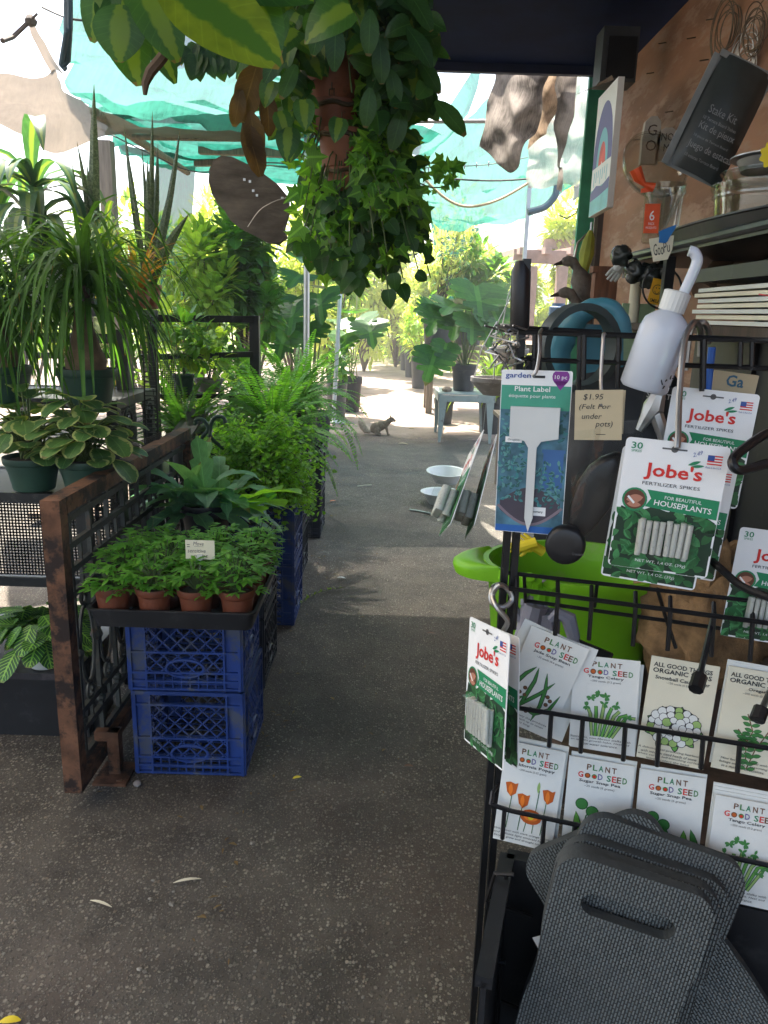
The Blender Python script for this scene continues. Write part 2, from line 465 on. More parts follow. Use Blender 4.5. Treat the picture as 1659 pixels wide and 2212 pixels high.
# ================================================================== light and setting
SUN_EL, SUN_AZ = R(66), R(-24)      # azimuth from +y towards +x
def world():
    w = bpy.data.worlds.new('World'); sc.world = w; w.use_nodes = True
    nt = w.node_tree; bg = nt.nodes['Background']
    sk = nt.nodes.new('ShaderNodeTexSky'); sk.sky_type = 'NISHITA'; sk.sun_disc = False
    sk.sun_elevation = SUN_EL; sk.sun_rotation = SUN_AZ
    sk.air_density = 1.0; sk.dust_density = 4.0; sk.ozone_density = 1.0
    nt.links.new(sk.outputs[0], bg.inputs[0]); bg.inputs[1].default_value = .13
    l = bpy.data.lights.new('sun', 'SUN'); l.energy = 5.0; l.angle = R(.53); l.color = (1, .94, .84)
    o = bpy.data.objects.new('sun', l); COL.objects.link(o)
    d = V((math.sin(SUN_AZ) * math.cos(SUN_EL), math.cos(SUN_AZ) * math.cos(SUN_EL), math.sin(SUN_EL)))
    o.rotation_euler = d.to_track_quat('Z', 'Y').to_euler(); o.location = (0, 0, 8)
world()
sc.render.engine = 'CYCLES'
sc.cycles.use_denoising = True
sc.cycles.max_bounces = 10; sc.cycles.transparent_max_bounces = 24
sc.cycles.diffuse_bounces = 5; sc.cycles.caustics_reflective = False; sc.cycles.caustics_refractive = False
sc.view_settings.view_transform = 'Standard'; sc.view_settings.look = 'None'
sc.view_settings.exposure = 2.4; sc.view_settings.gamma = 1.0

def ground_m():
    m, nt, out = _new('ground_aggregate')
    tc = _n(nt, 'ShaderNodeTexCoord'); v = tc.outputs['Object']
    big = _noise(nt, v, 1.1, 5, .6); mid = _noise(nt, v, 6.0, 5, .65); red = _noise(nt, v, .9, 3, .5)
    dirt = _ramp(nt, mid, [(.3, (.045, .039, .03)), (.7, (.11, .097, .077))])
    redf = _ramp(nt, red, [(.48, (0, 0, 0)), (.72, (.4, .4, .4))])
    dirt = _mix(nt, redf, dirt, (.15, .085, .06))
    def chips(scale, lo, hi, seed):
        vo = _n(nt, 'ShaderNodeTexVoronoi'); vo.inputs['Scale'].default_value = scale; vo.inputs['Randomness'].default_value = 1
        mp = _n(nt, 'ShaderNodeMapping'); mp.inputs['Location'].default_value = (seed, seed * 2, 0); mp.inputs['Scale'].default_value = (1, .8, 1)
        wn = _n(nt, 'ShaderNodeTexNoise'); wn.inputs['Scale'].default_value = scale * 1.3
        nt.links.new(v, wn.inputs['Vector'])
        add = _n(nt, 'ShaderNodeMix', data_type='RGBA'); add.inputs[0].default_value = .006
        nt.links.new(v, mp.inputs[0]); nt.links.new(mp.outputs[0], add.inputs[6]); nt.links.new(wn.outputs['Color'], add.inputs[7])
        nt.links.new(add.outputs[2], vo.inputs['Vector'])
        sx = _n(nt, 'ShaderNodeSeparateColor'); nt.links.new(vo.outputs['Color'], sx.inputs[0])
        rad = _math(nt, 'MULTIPLY', _math(nt, 'ADD', sx.outputs[0], .18), .5)
        f = _math(nt, 'SUBTRACT', rad, vo.outputs['Distance'])
        f = _math(nt, 'MULTIPLY', f, 9.0, True)
        col = _ramp(nt, sx.outputs[1], [(0, lo), (.45, tuple((a + b) / 2 for a, b in zip(lo, hi))), (.8, hi), (1, (.22, .17, .12))])
        return f, col
    f1, k1 = chips(122, (.075, .066, .052), (.37, .34, .27), 0)
    f2, k2 = chips(240, (.03, .028, .022), (.27, .25, .2), 3.3)
    wear = _ramp(nt, big, [(.35, (.45, .45, .45)), (.6, (1, 1, 1))])
    sw = _n(nt, 'ShaderNodeRGBToBW'); nt.links.new(wear, sw.inputs[0])
    c = _mix(nt, _math(nt, 'MULTIPLY', f2, .8), dirt, k2)
    c = _mix(nt, _math(nt, 'MULTIPLY', f1, sw.outputs[0]), c, k1)
    st = _noise(nt, v, 2.3, 6, .7)
    stf = _ramp(nt, st, [(.25, (.5, .5, .5)), (.58, (1.1, 1.1, 1.1))])
    mu = _n(nt, 'ShaderNodeMix', data_type='RGBA', blend_type='MULTIPLY'); mu.inputs[0].default_value = 1
    nt.links.new(c, mu.inputs[6]); nt.links.new(stf, mu.inputs[7]); c = mu.outputs[2]
    b = _n(nt, 'ShaderNodeBsdfPrincipled'); b.inputs['Roughness'].default_value = .8
    nt.links.new(c, b.inputs['Base Color'])
    hgt = _math(nt, 'ADD', _math(nt, 'MULTIPLY', f1, 1.0), _math(nt, 'ADD', _math(nt, 'MULTIPLY', f2, .5), _math(nt, 'MULTIPLY', mid, .8)))
    bn = _n(nt, 'ShaderNodeBump'); bn.inputs['Strength'].default_value = 1.0; bn.inputs['Distance'].default_value = .006
    nt.links.new(hgt, bn.inputs['Height']); nt.links.new(bn.outputs[0], b.inputs['Normal'])
    nt.links.new(b.outputs[0], out.inputs[0])
    return m
g = MB(); S = 90
for iy in range(13):
    for ix in range(13): g.V((-S + ix * S / 6, -S + iy * S / 6 + 40, 0))
for iy in range(12):
    for ix in range(12):
        a = iy * 13 + ix; g.F((a, a + 1, a + 14, a + 13))
o = g.build('ground', ground_m(), smooth=0); o['kind'] = 'structure'
# dusty earth beyond the covered path, its colour also paled for the sunlight
g = MB(); ys = [7.3, 8.2, 9.4, 12, 18, 30, 60]
rows = []
for i, y in enumerate(ys):
    rows.append([g.V((x + .25 * math.sin(i * 2.1 + x), y + .35 * math.sin(x * 2.3 + i), .004)) for x in (-22, -9, -4, -2, -1, -.3, .3, 1, 2, 4, 9, 22)])
for a, b in zip(rows, rows[1:]):
    for i in range(len(a) - 1): g.F((a[i], a[i + 1], b[i + 1], b[i]))
def earth_m():
    m, nt, out = _new('sunpaled_earth')
    tc = _n(nt, 'ShaderNodeTexCoord'); v = tc.outputs['Object']
    c = _ramp(nt, _noise(nt, v, 2.2, 6, .65), [(.3, (.14, .1, .075)), (.5, (.25, .185, .15)), (.7, (.33, .25, .21))])
    c = _mix(nt, _ramp(nt, _noise(nt, v, 60, 5, .7), [(.55, (0, 0, 0)), (.62, (1, 1, 1))]), c, (.14, .11, .09))
    b = _n(nt, 'ShaderNodeBsdfPrincipled'); b.inputs['Roughness'].default_value = .9
    sx = _n(nt, 'ShaderNodeSeparateXYZ'); nt.links.new(v, sx.inputs[0])
    e = _math(nt, 'MULTIPLY', _math(nt, 'SUBTRACT', sx.outputs[1], _math(nt, 'ADD', 7.6, _math(nt, 'MULTIPLY', _noise(nt, v, 3, 5, .7), 1.6))), 1.2, True)
    nt.links.new(c, b.inputs['Base Color']); nt.links.new(e, b.inputs['Alpha']); nt.links.new(b.outputs[0], out.inputs[0])
    return m
o = g.build('path', earth_m(), smooth=0); o['kind'] = 'structure'

# ---- roof over the shop end
def wallm():
    return pm('roof_navy', (.005, .013, .055), .8, var=.25, vs=4, bump=.1, spec=.15)
rf = thing('roof', 'dark navy roof soffit above the shop wall, its edge beyond the hanging pots', 'roof', (.6, 2.4, 2.6))
RX0 = gy(925, 122, 4.2).x - .35
b = MB(); b.box(((RX0 + 1.75) / 2, 2.55, 2.66), (1.75 - RX0, 3.3, .12)); b.build('soffit', wallm(), rf)
b = MB(); b.box(((RX0 + 1.75) / 2, 4.217, 2.66), (1.75 - RX0, .034, .2)); b.build('fascia', pm('fascia', (.01, .016, .05), .55), rf)
# roof added overhead, out of frame, to shade the near floor
rn = thing('shade_roof', 'unseen dark boarded roof added overhead to shade the near floor', 'roof', (-1, 0, 2.7))
b = MB(); b.box((-.05, 1.05, 3.27), (2.5, 7.4, .1)); b.build('boarding', M_['wood_dark'], rn)
# ---- plywood wall
XW = 1.08
ply = pm('plywood', (.27, .13, .07), .7, var=.35, vs=2.2, bump=.25, bs=40, stretch=(1, .6, 2.2), spot=(.36, .22, .15), spot_s=5, spot_t=.55)
wl = thing('plywood_wall', 'orange brown plywood wall with nails behind the cluttered shelf', 'wall', (XW, 1.8, 0))
ptop = gx(1333, 163, XW); pz = ptop.z
b = MB(); b.box((XW + .02, (ptop.y - .6) / 2, (pz) / 2), (.04, ptop.y + .6, pz)); b.build('plywood_sheet', ply, wl)
nl = MB()
for (cx, cy) in ((1318, 120), (1190, 242), (1045, 720), (830, 902), (1000, 275), (1275, 385), (920, 470), (780, 370)):
    p = gx(1106 + cx / 3, cy / 3, XW); nl.tube([p, p + V((-.03, .004, -.004))], .0022, 5)
nl.build('nail', M_['rusty_wire'], wl)
upw = pm('upper_wall', (.09, .1, .085), .8, var=.4, vs=5)
w2 = thing('upper_wall', 'grey green painted wall strip above the plywood, under the roof', 'wall', (XW + .06, 1.8, pz))
b = MB(); b.box((XW + .08, 2.0, (pz + 2.6) / 2), (.04, 4.4, 2.6 - pz - .006)); b.build('wall_board', upw, w2)
# timber post at the wall's end and pale green door jamb beyond
pw = thing('timber_post', 'dark weathered timber post at the far end of the plywood wall', 'post', (XW - .02, 3.62, 0))
pb = gx(1318, 520, XW - .03)
b = MB(); b.bar((XW + .03, ptop.y + .08, 0), (XW + .03, ptop.y + .08, 2.59), .11, .1); b.build('timber', M_['wood_dark'], pw)
gj = thing('green_jamb', 'mint green painted board beside the grey speaker', 'board', (1.2, 4.15, 0))
j0 = gy(1276, 135, 4.3); j1 = gy(1303, 240, 4.3)
b = MB(); b.box(((j0.x + j1.x) / 2, 4.3, 1.3), (j1.x - j0.x, .03, 2.6)); b.build('board', pm('mint', (.05, .3, .17), .6, var=.2), gj)

# ---- haze volume added over the yard to imitate lens glare
def haze():
    m, nt, out = _new('glare_haze'); v = _n(nt, 'ShaderNodeVolumePrincipled'); v.inputs['Color'].default_value = (.95, .96, .93, 1); v.inputs['Density'].default_value = HAZE; v.inputs['Anisotropy'].default_value = .35
    nt.links.new(v.outputs[0], out.inputs['Volume'])
    b = MB(); b.box((0, 40, 4.2), (190, 190, 10.4)); o = b.build('haze', m, smooth=0); o['kind'] = 'stuff'
HAZE = .007
haze()
# ================================================================== plant kit
def U(a, b): return rnd.uniform(a, b)
def hdir(a, el=0.0): return V((math.cos(a) * math.cos(el), math.sin(a) * math.cos(el), math.sin(el)))
L_ = {}
L_['palm'] = leafm('ponytail_leaf', (.03, .095, .018), (.065, .17, .03), .34, .6)
L_['drac'] = leafm('dracaena_leaf', (.02, .07, .045), (.035, .1, .05), .3, .35, 'stripe', (.1, .16, .045))
L_['sans'] = leafm('sansevieria_leaf', (.025, .05, .03), (.05, .08, .045), .08, .45, 'bands', (.11, .14, .09))
L_['brom'] = leafm('bromeliad_leaf', (.3, .12, .03), (.22, .2, .04), .4)
L_['pep'] = leafm('peperomia_leaf', (.055, .14, .045), (.1, .21, .065), .28, .4, 'margin', (.3, .36, .14))
L_['pray'] = leafm('maranta_leaf', (.02, .075, .025), (.04, .13, .035), .25, .4, 'veins', (.2, .42, .07))
L_['mim'] = leafm('mimosa_leaf', (.075, .24, .035), (.15, .38, .055), .4)
L_['bluefern'] = leafm('blue_fern_leaf', (.075, .22, .12), (.14, .33, .17), .35, .45)
L_['limefern'] = leafm('lobed_fern_leaf', (.17, .42, .04), (.22, .48, .06), .45)
L_['maiden'] = leafm('maidenhair_leaf', (.085, .25, .025), (.17, .37, .045), .45)
L_['boston'] = leafm('boston_leaf', (.05, .17, .028), (.1, .27, .04), .4)
L_['lacy'] = leafm('lacy_leaf', (.07, .2, .02), (.13, .3, .04), .45)
L_['mon'] = leafm('monstera_leaf', (.018, .075, .016), (.05, .155, .02), .33, .36)
L_['pothos'] = leafm('philodendron_leaf', (.025, .085, .02), (.05, .14, .03), .32, .35, 'half', (.12, .21, .03))
L_['pothosdark'] = leafm('philodendron_dark_leaf', (.018, .06, .02), (.042, .12, .027), .35, .35)
L_['brownleaf'] = leafm('withered_leaf', (.06, .035, .015), (.11, .07, .022), .2, .6)
L_['ivy'] = leafm('ivy_leaf', (.045, .16, .025), (.15, .33, .045), .5, .4)
L_['bright'] = leafm('bright_leaf', (.12, .24, .035), (.24, .36, .07), .5)  # bright, yellow and olive: colours paled to stand in for glare on far foliage
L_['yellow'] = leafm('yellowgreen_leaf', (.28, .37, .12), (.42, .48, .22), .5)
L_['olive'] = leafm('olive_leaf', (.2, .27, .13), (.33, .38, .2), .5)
L_['shrub'] = leafm('shrub_leaf', (.045, .14, .025), (.09, .22, .035), .42)
M_['stem'] = pm('stem', (.07, .11, .03), .6, var=.3); M_['bark'] = pm('bark', (.11, .075, .05), .85, var=.4, bump=.6, bs=60, vs=14)
M_['fstem'] = pm('dark_stem', (.03, .022, .014), .6)

def lathe_pot(b, c, rt, rb, h, lip=.012, n=28, oval=1):
    w = max(.003, rt * .035)
    prof = [(rb * .92, 0), (rb, .004), (rb + (rt - rb) * .8 - .001, h * .8 - lip * .2), (rt + w * .2, h * .8), (rt + w * .9, h * .83), (rt + w * 1.2, h - .003), (rt + w, h), (rt - w * .2, h), (rt - w * .6, h * .8), (rb * .96, .012)]
    b.lathe(prof, n, c, sy=oval)
def potted(name, label, cat, loc, rt, rb, h, pm_, group=None, fill=.88):
    t = thing(name, label, cat, loc, 0, group)
    b = MB(); lathe_pot(b, loc, rt, rb, h); po_ = b.build('pot', pm_, t)
    b = MB(); z = h * fill; r = rb + (rt - rb) * fill - .004
    b.lathe([(.0, z + .006), (r * .5, z + .008), (r, z)], 20, loc, wob=.02); b.build('soil', M_['soil'], po_)
    return t, V(loc) + V((0, 0, z))

def hprof(t): return .62 + .38 * math.sin(math.pi / 2 * t / .25) if t < .25 else max(.02, math.cos(math.pi / 2 * (t - .25) / .75) ** .85)
def heart(b, p, d, up, sz, m=0):
    b.leaf(p, d, sz, sz * U(.72, .86), U(.15, 1.0), U(.05, .34), 6, m, up=V(up), prof=hprof, wave=U(0, .07))
HEART = [(0, -.02), (.16, -.09), (.34, -.04), (.43, .12), (.4, .32), (.28, .55), (.13, .8), (0, 1.02), (-.13, .8), (-.28, .55), (-.4, .32), (-.43, .12), (-.34, -.04), (-.16, -.09)]
IVY = [(0, .02), (.2, -.08), (.46, -.1), (.36, .14), (.62, .42), (.28, .44), (.18, .6), (0, 1.0), (-.18, .6), (-.28, .44), (-.62, .42), (-.36, .14), (-.46, -.1), (-.2, -.08)]
FAN = [(0, 0), (.3, .35), (.42, .75), (.2, .93), (0, .88), (-.2, .93), (-.42, .75), (-.3, .35)]
def monst_outline():
    r = [(0, .03), (.14, -.1), (.32, -.08), (.46, .03)]
    for i in range(5):
        y = .1 + i * .16; w = .52 * math.sin(math.pi * min(1, (.42 + i * .13))) + .04
        r += [(w, y), (w * 1.06, y + .07), (w * 1.0, y + .125)] + ([(w * .4, y + .1), (w * .42, y + .125)] if i < 4 else [(w * .6, y + .2)])
    r.append((0, 1.04))
    return r + [(-x, y) for x, y in reversed(r[1:-1])]
MONST = monst_outline()

def strap(b, base, a, el, L, W, sag, n=9, m=0, prof=None):
    """long arching blade that rises and then falls under its weight"""
    p = V(base); d = hdir(a, el); st = L / n; s0 = len(b.v)
    tw = U(-.25, .25)
    for i in range(n + 1):
        t = i / n; side = d.cross(Z)
        if side.length < 1e-3: side = V((1, 0, 0))
        side.normalize(); nr = side.cross(d); side = side * math.cos(tw * t) + nr * math.sin(tw * t)
        w = W * .5 * (prof(t) if prof else min(1, .55 + t * 2.2) * max(.06, (1 - t ** 2.5)))
        b.V(p - side * w + nr * w * .25, (0, t)); b.V(p, (.5, t)); b.V(p + side * w + nr * w * .25, (1, t))
        p = p + d * st
        d = (d + V((0, 0, -sag * st * (1 + 1.5 * t)))).normalized()
    for i in range(n):
        q = s0 + i * 3
        b.F((q, q + 1, q + 4, q + 3), m); b.F((q + 1, q + 2, q + 5, q + 4), m)

def frond(b, base, a, el, L, sag, pl, pw, n=26, m=0, sm=1, droop=.5, start=.12):
    """fern frond: rachis and paired leaflets"""
    p = V(base); d = hdir(a, el); st = L / n; pts = [p.copy()]; jit = U(.9, 1.1)
    for i in range(n):
        t = i / n
        if t > start:
            side = d.cross(Z)
            if side.length < 1e-3: side = V((1, 0, 0))
            side.normalize(); up = side.cross(d)
            l = pl * jit * math.sin(math.pi * min(1, (t - start) / (1 - start) * .86 + .14)) ** .6 * (1 - .25 * t)
            for s in (-1, 1):
                b.leaf(p + d * st * (.25 if s > 0 else 0), (side * s + d * .35 + up * U(-.15, .1)), l, pw, droop * U(.6, 1.3), .1, 2, m, up=up)
        p = p + d * st; pts.append(p.copy())
        d = (d + V((0, 0, -sag * st * (1 + t)))).normalized()
    b.tube(pts, [.0016 * (1.15 - i / len(pts)) * max(1, L / .5) for i in range(len(pts))], 3, sm)
    return p
def lacy(b, base, a, el, L, sag, n=11, m=0, sm=1):
    p = V(base); d = hdir(a, el); st = L / n; pts = [p.copy()]
    for i in range(n):
        t = i / n
        if i > 1:
            side = d.cross(Z)
            if side.length < 1e-3: side = V((1, 0, 0))
            side.normalize(); up = side.cross(d); l = L * .36 * (1 - t) ** .8 * (1 if i > 2 else .7)
            for s in (-1, 1):
                q = p.copy(); dd = (side * s + d * .55).normalized(); k = max(3, int(9 * (1 - t)))
                for j in range(k):
                    u = j / k; w = l * .26 * (1 - u) + .004
                    for r in (-1, 1):
                        b.leaf(q, (dd.cross(up) * r + dd * .5), w, w * .5, .3, .05, 1, m, up=up)
                    q = q + dd * (l / k) - Z * (.004 * u)
        p = p + d * st; pts.append(p.copy()); d = (d + V((0, 0, -sag * st * (1 + t)))).normalized()
    b.tube(pts, .002, 3, sm)

def bush(b, c, rx, ry, rz, n, ll, lw, m=0, sm=None, droop=.5, clumps=7, oval=None, flat=.35):
    """foliage in uneven clumps with gaps between them"""
    cl = []
    for i in range(clumps):
        a = U(0, 6.28); q = U(.15, .85); h = U(-.75, .95)
        k = math.sqrt(max(0, 1 - h * h * .8))
        cl.append((V((c[0] + rx * q * k * math.cos(a), c[1] + ry * q * k * math.sin(a), c[2] + rz * h * .8)), U(.28, .55)))
    for i in range(n):
        o, r = cl[i % clumps]
        d = V((rnd.gauss(0, 1), rnd.gauss(0, 1), rnd.gauss(0, .9)))
        d.normalize(); q = U(.25, 1) ** .6
        p = o + V((d.x * rx * r * q, d.y * ry * r * q, d.z * rz * r * q))
        dd = (d + V((0, 0, U(-flat, .5)))).normalized(); s = U(.65, 1.25)
        b.leaf(p, dd, ll * s, lw * s, droop * U(.4, 1.4), .12, 3, m)
    return cl
def stems(b, base, tips, r=.008, m=0):
    for t in tips:
        base = V(base); t = V(t); mid = (base + t) * .5 + V((U(-.05, .05), U(-.05, .05), .03))
        b.tube([base, mid, t], [r, r * .7, r * .3], 5, m)
def pinnate(b, base, a, el, L, n, ll, lw, sag=.7, m=0, sm=1, r=.004):
    p = V(base); d = hdir(a, el); st = L / n; pts = [p.copy()]
    for i in range(n):
        t = i / n
        if t > .18:
            side = d.cross(Z)
            if side.length < 1e-3: side = V((1, 0, 0))
            side.normalize()
            for s in (-1, 1):
                b.leaf(p, side * s + d * .7 + Z * U(0, .3), ll * U(.8, 1.1), lw, .35, .15, 3, m)
        p = p + d * st; pts.append(p.copy()); d = (d + V((0, 0, -sag * st))).normalized()
    b.leaf(p, d, ll, lw, .3, .1, 3, m)
    b.tube(pts, [r * (1.1 - .8 * i / n) for i in range(n + 1)], 5, sm)
# ================================================================== left: tiered black benches with houseplants
def mesh_panel(b, A, Bv, Cv, nx, nz, w=.0022, m=0):
    """perforated sheet as a fine grid: origin A, edge vectors Bv and Cv"""
    A = V(A); Bv = V(Bv); Cv = V(Cv); nrm = Bv.cross(Cv).normalized()
    for i in range(nx + 1):
        b.bar(A + Bv * (i / nx), A + Bv * (i / nx) + Cv, w, .0015, nrm, m)
    for k in range(nz + 1):
        b.bar(A + Cv * (k / nz), A + Cv * (k / nz) + Bv, w, .0015, nrm, m)
def scroll(b, c, ax, up, r, m=0, turns=1.3, flip=1):
    pts = []
    for i in range(22):
        t = i / 21; a = t * turns * 2 * math.pi; q = r * (1 - .72 * t)
        pts.append(V(c) + V(ax) * (flip * q * math.cos(a)) + V(up) * (q * math.sin(a)))
    b.tube(pts, .006, 5, m)

BM = M_['bench_metal']
# ---- near bench: shelf at .83 m, riser shelf at 1.07 m
e1 = gz(190, 1052, .83); f1 = gz(5, 1046, .83)
def bench(name, label, x0, x1, y0, y1, z, back=None, side_mesh=True):
    t = thing(name, label, 'bench', ((x0 + x1) / 2, (y0 + y1) / 2, 0), 0)
    b = MB(); b.box(((x0 + x1) / 2, (y0 + y1) / 2, z - .012), (x1 - x0, y1 - y0, .012))
    b.box(((x0 + x1) / 2, y0 + .012, z - .02), (x1 - x0 + .01, .03, .034)); b.box(((x0 + x1) / 2, y1 - .012, z - .02), (x1 - x0 + .01, .03, .034))
    b.box((x1 - .012, (y0 + y1) / 2, z - .02), (.03, y1 - y0 - .061, .034)); b.build('shelf_top', BM, t)
    for lx in (x0 + .03, x1 - .02):
        for ly in (y0 + .03, y1 - .03):
            l = MB(); l.bar((lx, ly, 0), (lx, ly, z - .038), .04); l.build('leg', BM, t)
    if side_mesh:
        b = MB(); mesh_panel(b, (x1 - .02, y0 + .06, z - .4), (0, y1 - y0 - .12, 0), (0, 0, .36), int((y1 - y0) * 60), 22)
        b.build('mesh_side', BM, t)
    b = MB(); scroll(b, (x1 + .006, y0 + .1, z - .09), (0, 1, 0), (0, 0, 1), .05); b.build('scrollwork', BM, t); b = MB(); scroll(b, (x1 + .006, y1 - .1, z - .09), (0, 1, 0), (0, 0, 1), .05, flip=-1)
    b.build('scrollwork', BM, t)
    return t
B1 = bench('plant_bench', 'black metal bench carrying the two cream edged peperomias', -2.3, -.93, 2.32, 2.72, .83)
B2 = bench('plant_bench', 'black metal bench one step up, under the two ponytail palms', -2.4, -.98, 2.78, 3.25, 1.07)
B3 = bench('plant_bench', 'tallest black metal bench at the back, under the snake plants and the red pot', -2.6, -1.16, 3.5, 3.95, 1.385, side_mesh=False)
b = MB(); mesh_panel(b, (-2.28, 2.705, .42), (1.3, 0, 0), (0, 0, .37), 110, 32, .0055); b.build('mesh_back', BM, B1)
# open frame with rails running back beside the far plants
t = thing('rail_frame', 'black open rail frame behind the snake plants, reaching to the fern stack', 'rack', (-.95, 4.3, 0))
p00 = gy(300, 687, 4.0); p01 = gy(548, 690, 4.2); p10 = gy(545, 765, 4.2); q00 = gy(300, 772, 4.0)
b = MB(); b.bar(p00, p01, .03, .035); b.bar(q00, p10, .04, .028); b.build('rail', BM, t)
b = MB(); b.bar(V((p01.x, p01.y + .03, p01.z + .02)), V((p01.x, p01.y + .03, 0)), .05); b.build('post', BM, t)
b = MB(); b.bar(gy(345, 855, 4.0), gy(560, 855, 4.2), .04, .02); b.bar(gy(370, 970, 3.3), gy(430, 885, 4.0), .1, .012); b.build('lower_shelf', BM, t)
b = MB(); a_ = gy(346, 780, 3.9); mesh_panel(b, a_, gy(378, 780, 3.9) - a_, V((0, 0, -.22)), 8, 22, .003); b.build('mesh_panel', BM, t)
t = thing('bench_back', 'black rail back behind the two ponytail palm pots, with a slatted end upright', 'rack', (-1.4, 3.3, 1.07))
a0 = gy(10, 728, 3.32); a1 = gy(285, 732, 3.32)
b = MB(); b.bar(a0, a1, .03, .04); b.bar(gy(60, 768, 3.32), gy(285, 768, 3.32), .03, .025); b.bar(gy(60, 858, 3.32), gy(300, 862, 3.32), .03, .03); b.build('rail', BM, t)
b = MB(); s0 = gy(322, 730, 3.05); s1 = gy(330, 985, 3.05)
for i in range(26):
    u = i / 25; p = s0.lerp(s1, u); b.box(p, (.045, .006, .004))
b.bar(s0 + V((-.024, 0, .01)), s1 + V((-.024, 0, 0)), .006); b.bar(s0 + V((.024, 0, .01)), s1 + V((.024, 0, 0)), .006)
b.build('slatted_upright', BM, t)
b = MB(); s2 = gy(265, 712, 3.2); b.bar(s2 + V((0, 0, 0)), V((s2.x, s2.y, .9)), .07, .05); b.build('post', BM, t)
b = MB(); a_ = gy(285, 960, 2.76); mesh_panel(b, a_, gy(345, 935, 2.9) - a_, V((0, 0, -.16)), 22, 22, .0025); b.build('mesh_end', BM, t)

# ---- ponytail palms
def ponytail(label, px, py, seed, tl=.3, lean=0):
    rnd.seed(seed)
    c = gz(px, py, 1.072); t, s = potted('ponytail_palm', label, 'plant', c, .094, .07, .125, M_['green_pot'], 'ponytail palms in green pots', .95)
    b = MB(); tp = s + V((lean, .01, tl))
    b.tube([s + V((0, 0, -.01)), s + V((0, 0, .03)), s + V((lean * .1, 0, .07)), s + V((lean * .3, 0, .14)), s + V((lean * .7, 0, .22)), tp],
           [.062, .066, .05, .03, .024, .026], 14, 0)
    b.build('trunk', pm('ponytail_bark', (.16, .11, .07), .9, var=.4, vs=20, bump=.7, bs=70), t)
    b = MB()
    for i in range(210):
        a = U(0, 6.283); el = U(-.3, 1.15)
        h = U(-.1, .07)
        strap(b, tp + V((U(-.02, .02), U(-.02, .02), h)), a, el, U(.32, .64), U(.011, .02), U(2.6, 6.0) , 10)
    b.build('foliage', L_['palm'], t)
    return t
ponytail('bushy ponytail palm with a bare swollen trunk, right one on the middle bench', 192, 878, 3)
ponytail('bushy ponytail palm half cut off by the left picture edge', 8, 872, 5, .26, -.04)
# ---- peperomias
def peperomia(label, px, py, seed):
    rnd.seed(seed)
    c = gz(px, py, .832); t, s = potted('peperomia_plant', label, 'plant', c, .083, .062, .105, M_['green_pot'], 'cream edged peperomias in green pots')
    b = MB(); st = MB()
    ob = lambda t: math.sin(math.pi * min(1, t ** 1.25 * .93 + .035)) ** .6
    for i in range(66):
        a = U(0, 6.283); q = U(.05, 1) ** .7; h = U(.05, .22) * (1.15 - .5 * q)
        p = s + V((math.cos(a) * q * .125, math.sin(a) * q * .11, h - .02 * q * q))
        d = hdir(a + U(-.5, .5), U(-.3, .6) - .25 * q)
        l = U(.07, .1); b.leaf(p, d, l, l * U(.76, .9), U(.3, .8), .13, 6, prof=ob)
        st.tube([s + V((U(-.03, .03), U(-.03, .03), 0)), (s + p) * .5 + V((0, 0, .04)), p], .0028, 4)
    b.build('foliage', L_['pep'], t); st.build('stems', M_['stem'], t)
peperomia('cream edged peperomia in a green pot, next to the rusty panel', 190, 1062, 21)
peperomia('cream edged peperomia in a green pot, further left from the rusty panel', 75, 1056, 22)
# ---- striped dracaena, snake plants and small pots on the top bench
rnd.seed(31)
c = gz(75, 676, 1.388); c = V((-1.62, 3.7, 1.387))
t, s = potted('dracaena', 'tall dracaena with broad pale striped leaves behind the left ponytail palm', 'plant', c, .12, .09, .18, M_['white_pot'])
b = MB(); top = s + V((0, 0, .1)); b.tube([s, top + V((.01, 0, .26))], .016, 7); b.build('trunk', M_['bark'], t)
b = MB()
pr = lambda t: (.35 + 2.0 * t if t < .33 else 1.0) * max(.05, 1 - max(0, (t - .45) / .55) ** 2.2)
for i in range(44):
    a = U(0, 6.283); strap(b, top + V((0, 0, U(-.04, .3))), a, U(.2, 1.25), U(.36, .58), U(.055, .085), U(3.0, 6.5), 9, prof=pr)
b.build('foliage', L_['drac'], t)
c2 = V((-1.28, 3.62, 1.387))
t, s = potted('striped_dracaena', 'lower bright striped dracaena between the ponytail palm and the snake plants', 'plant', c2, .08, .06, .12, M_['green_pot'])
b = MB()
for i in range(38):
    a = U(0, 6.283); strap(b, s + V((0, 0, U(0, .16))), a, U(.5, 1.4), U(.3, .5), U(.024, .036), U(3.0, 6.5), 9, prof=pr)
b.build('foliage', leafm('song_leaf', (.09, .2, .03), (.14, .27, .05), .4, .4, 'stripe', (.3, .36, .08)), t)
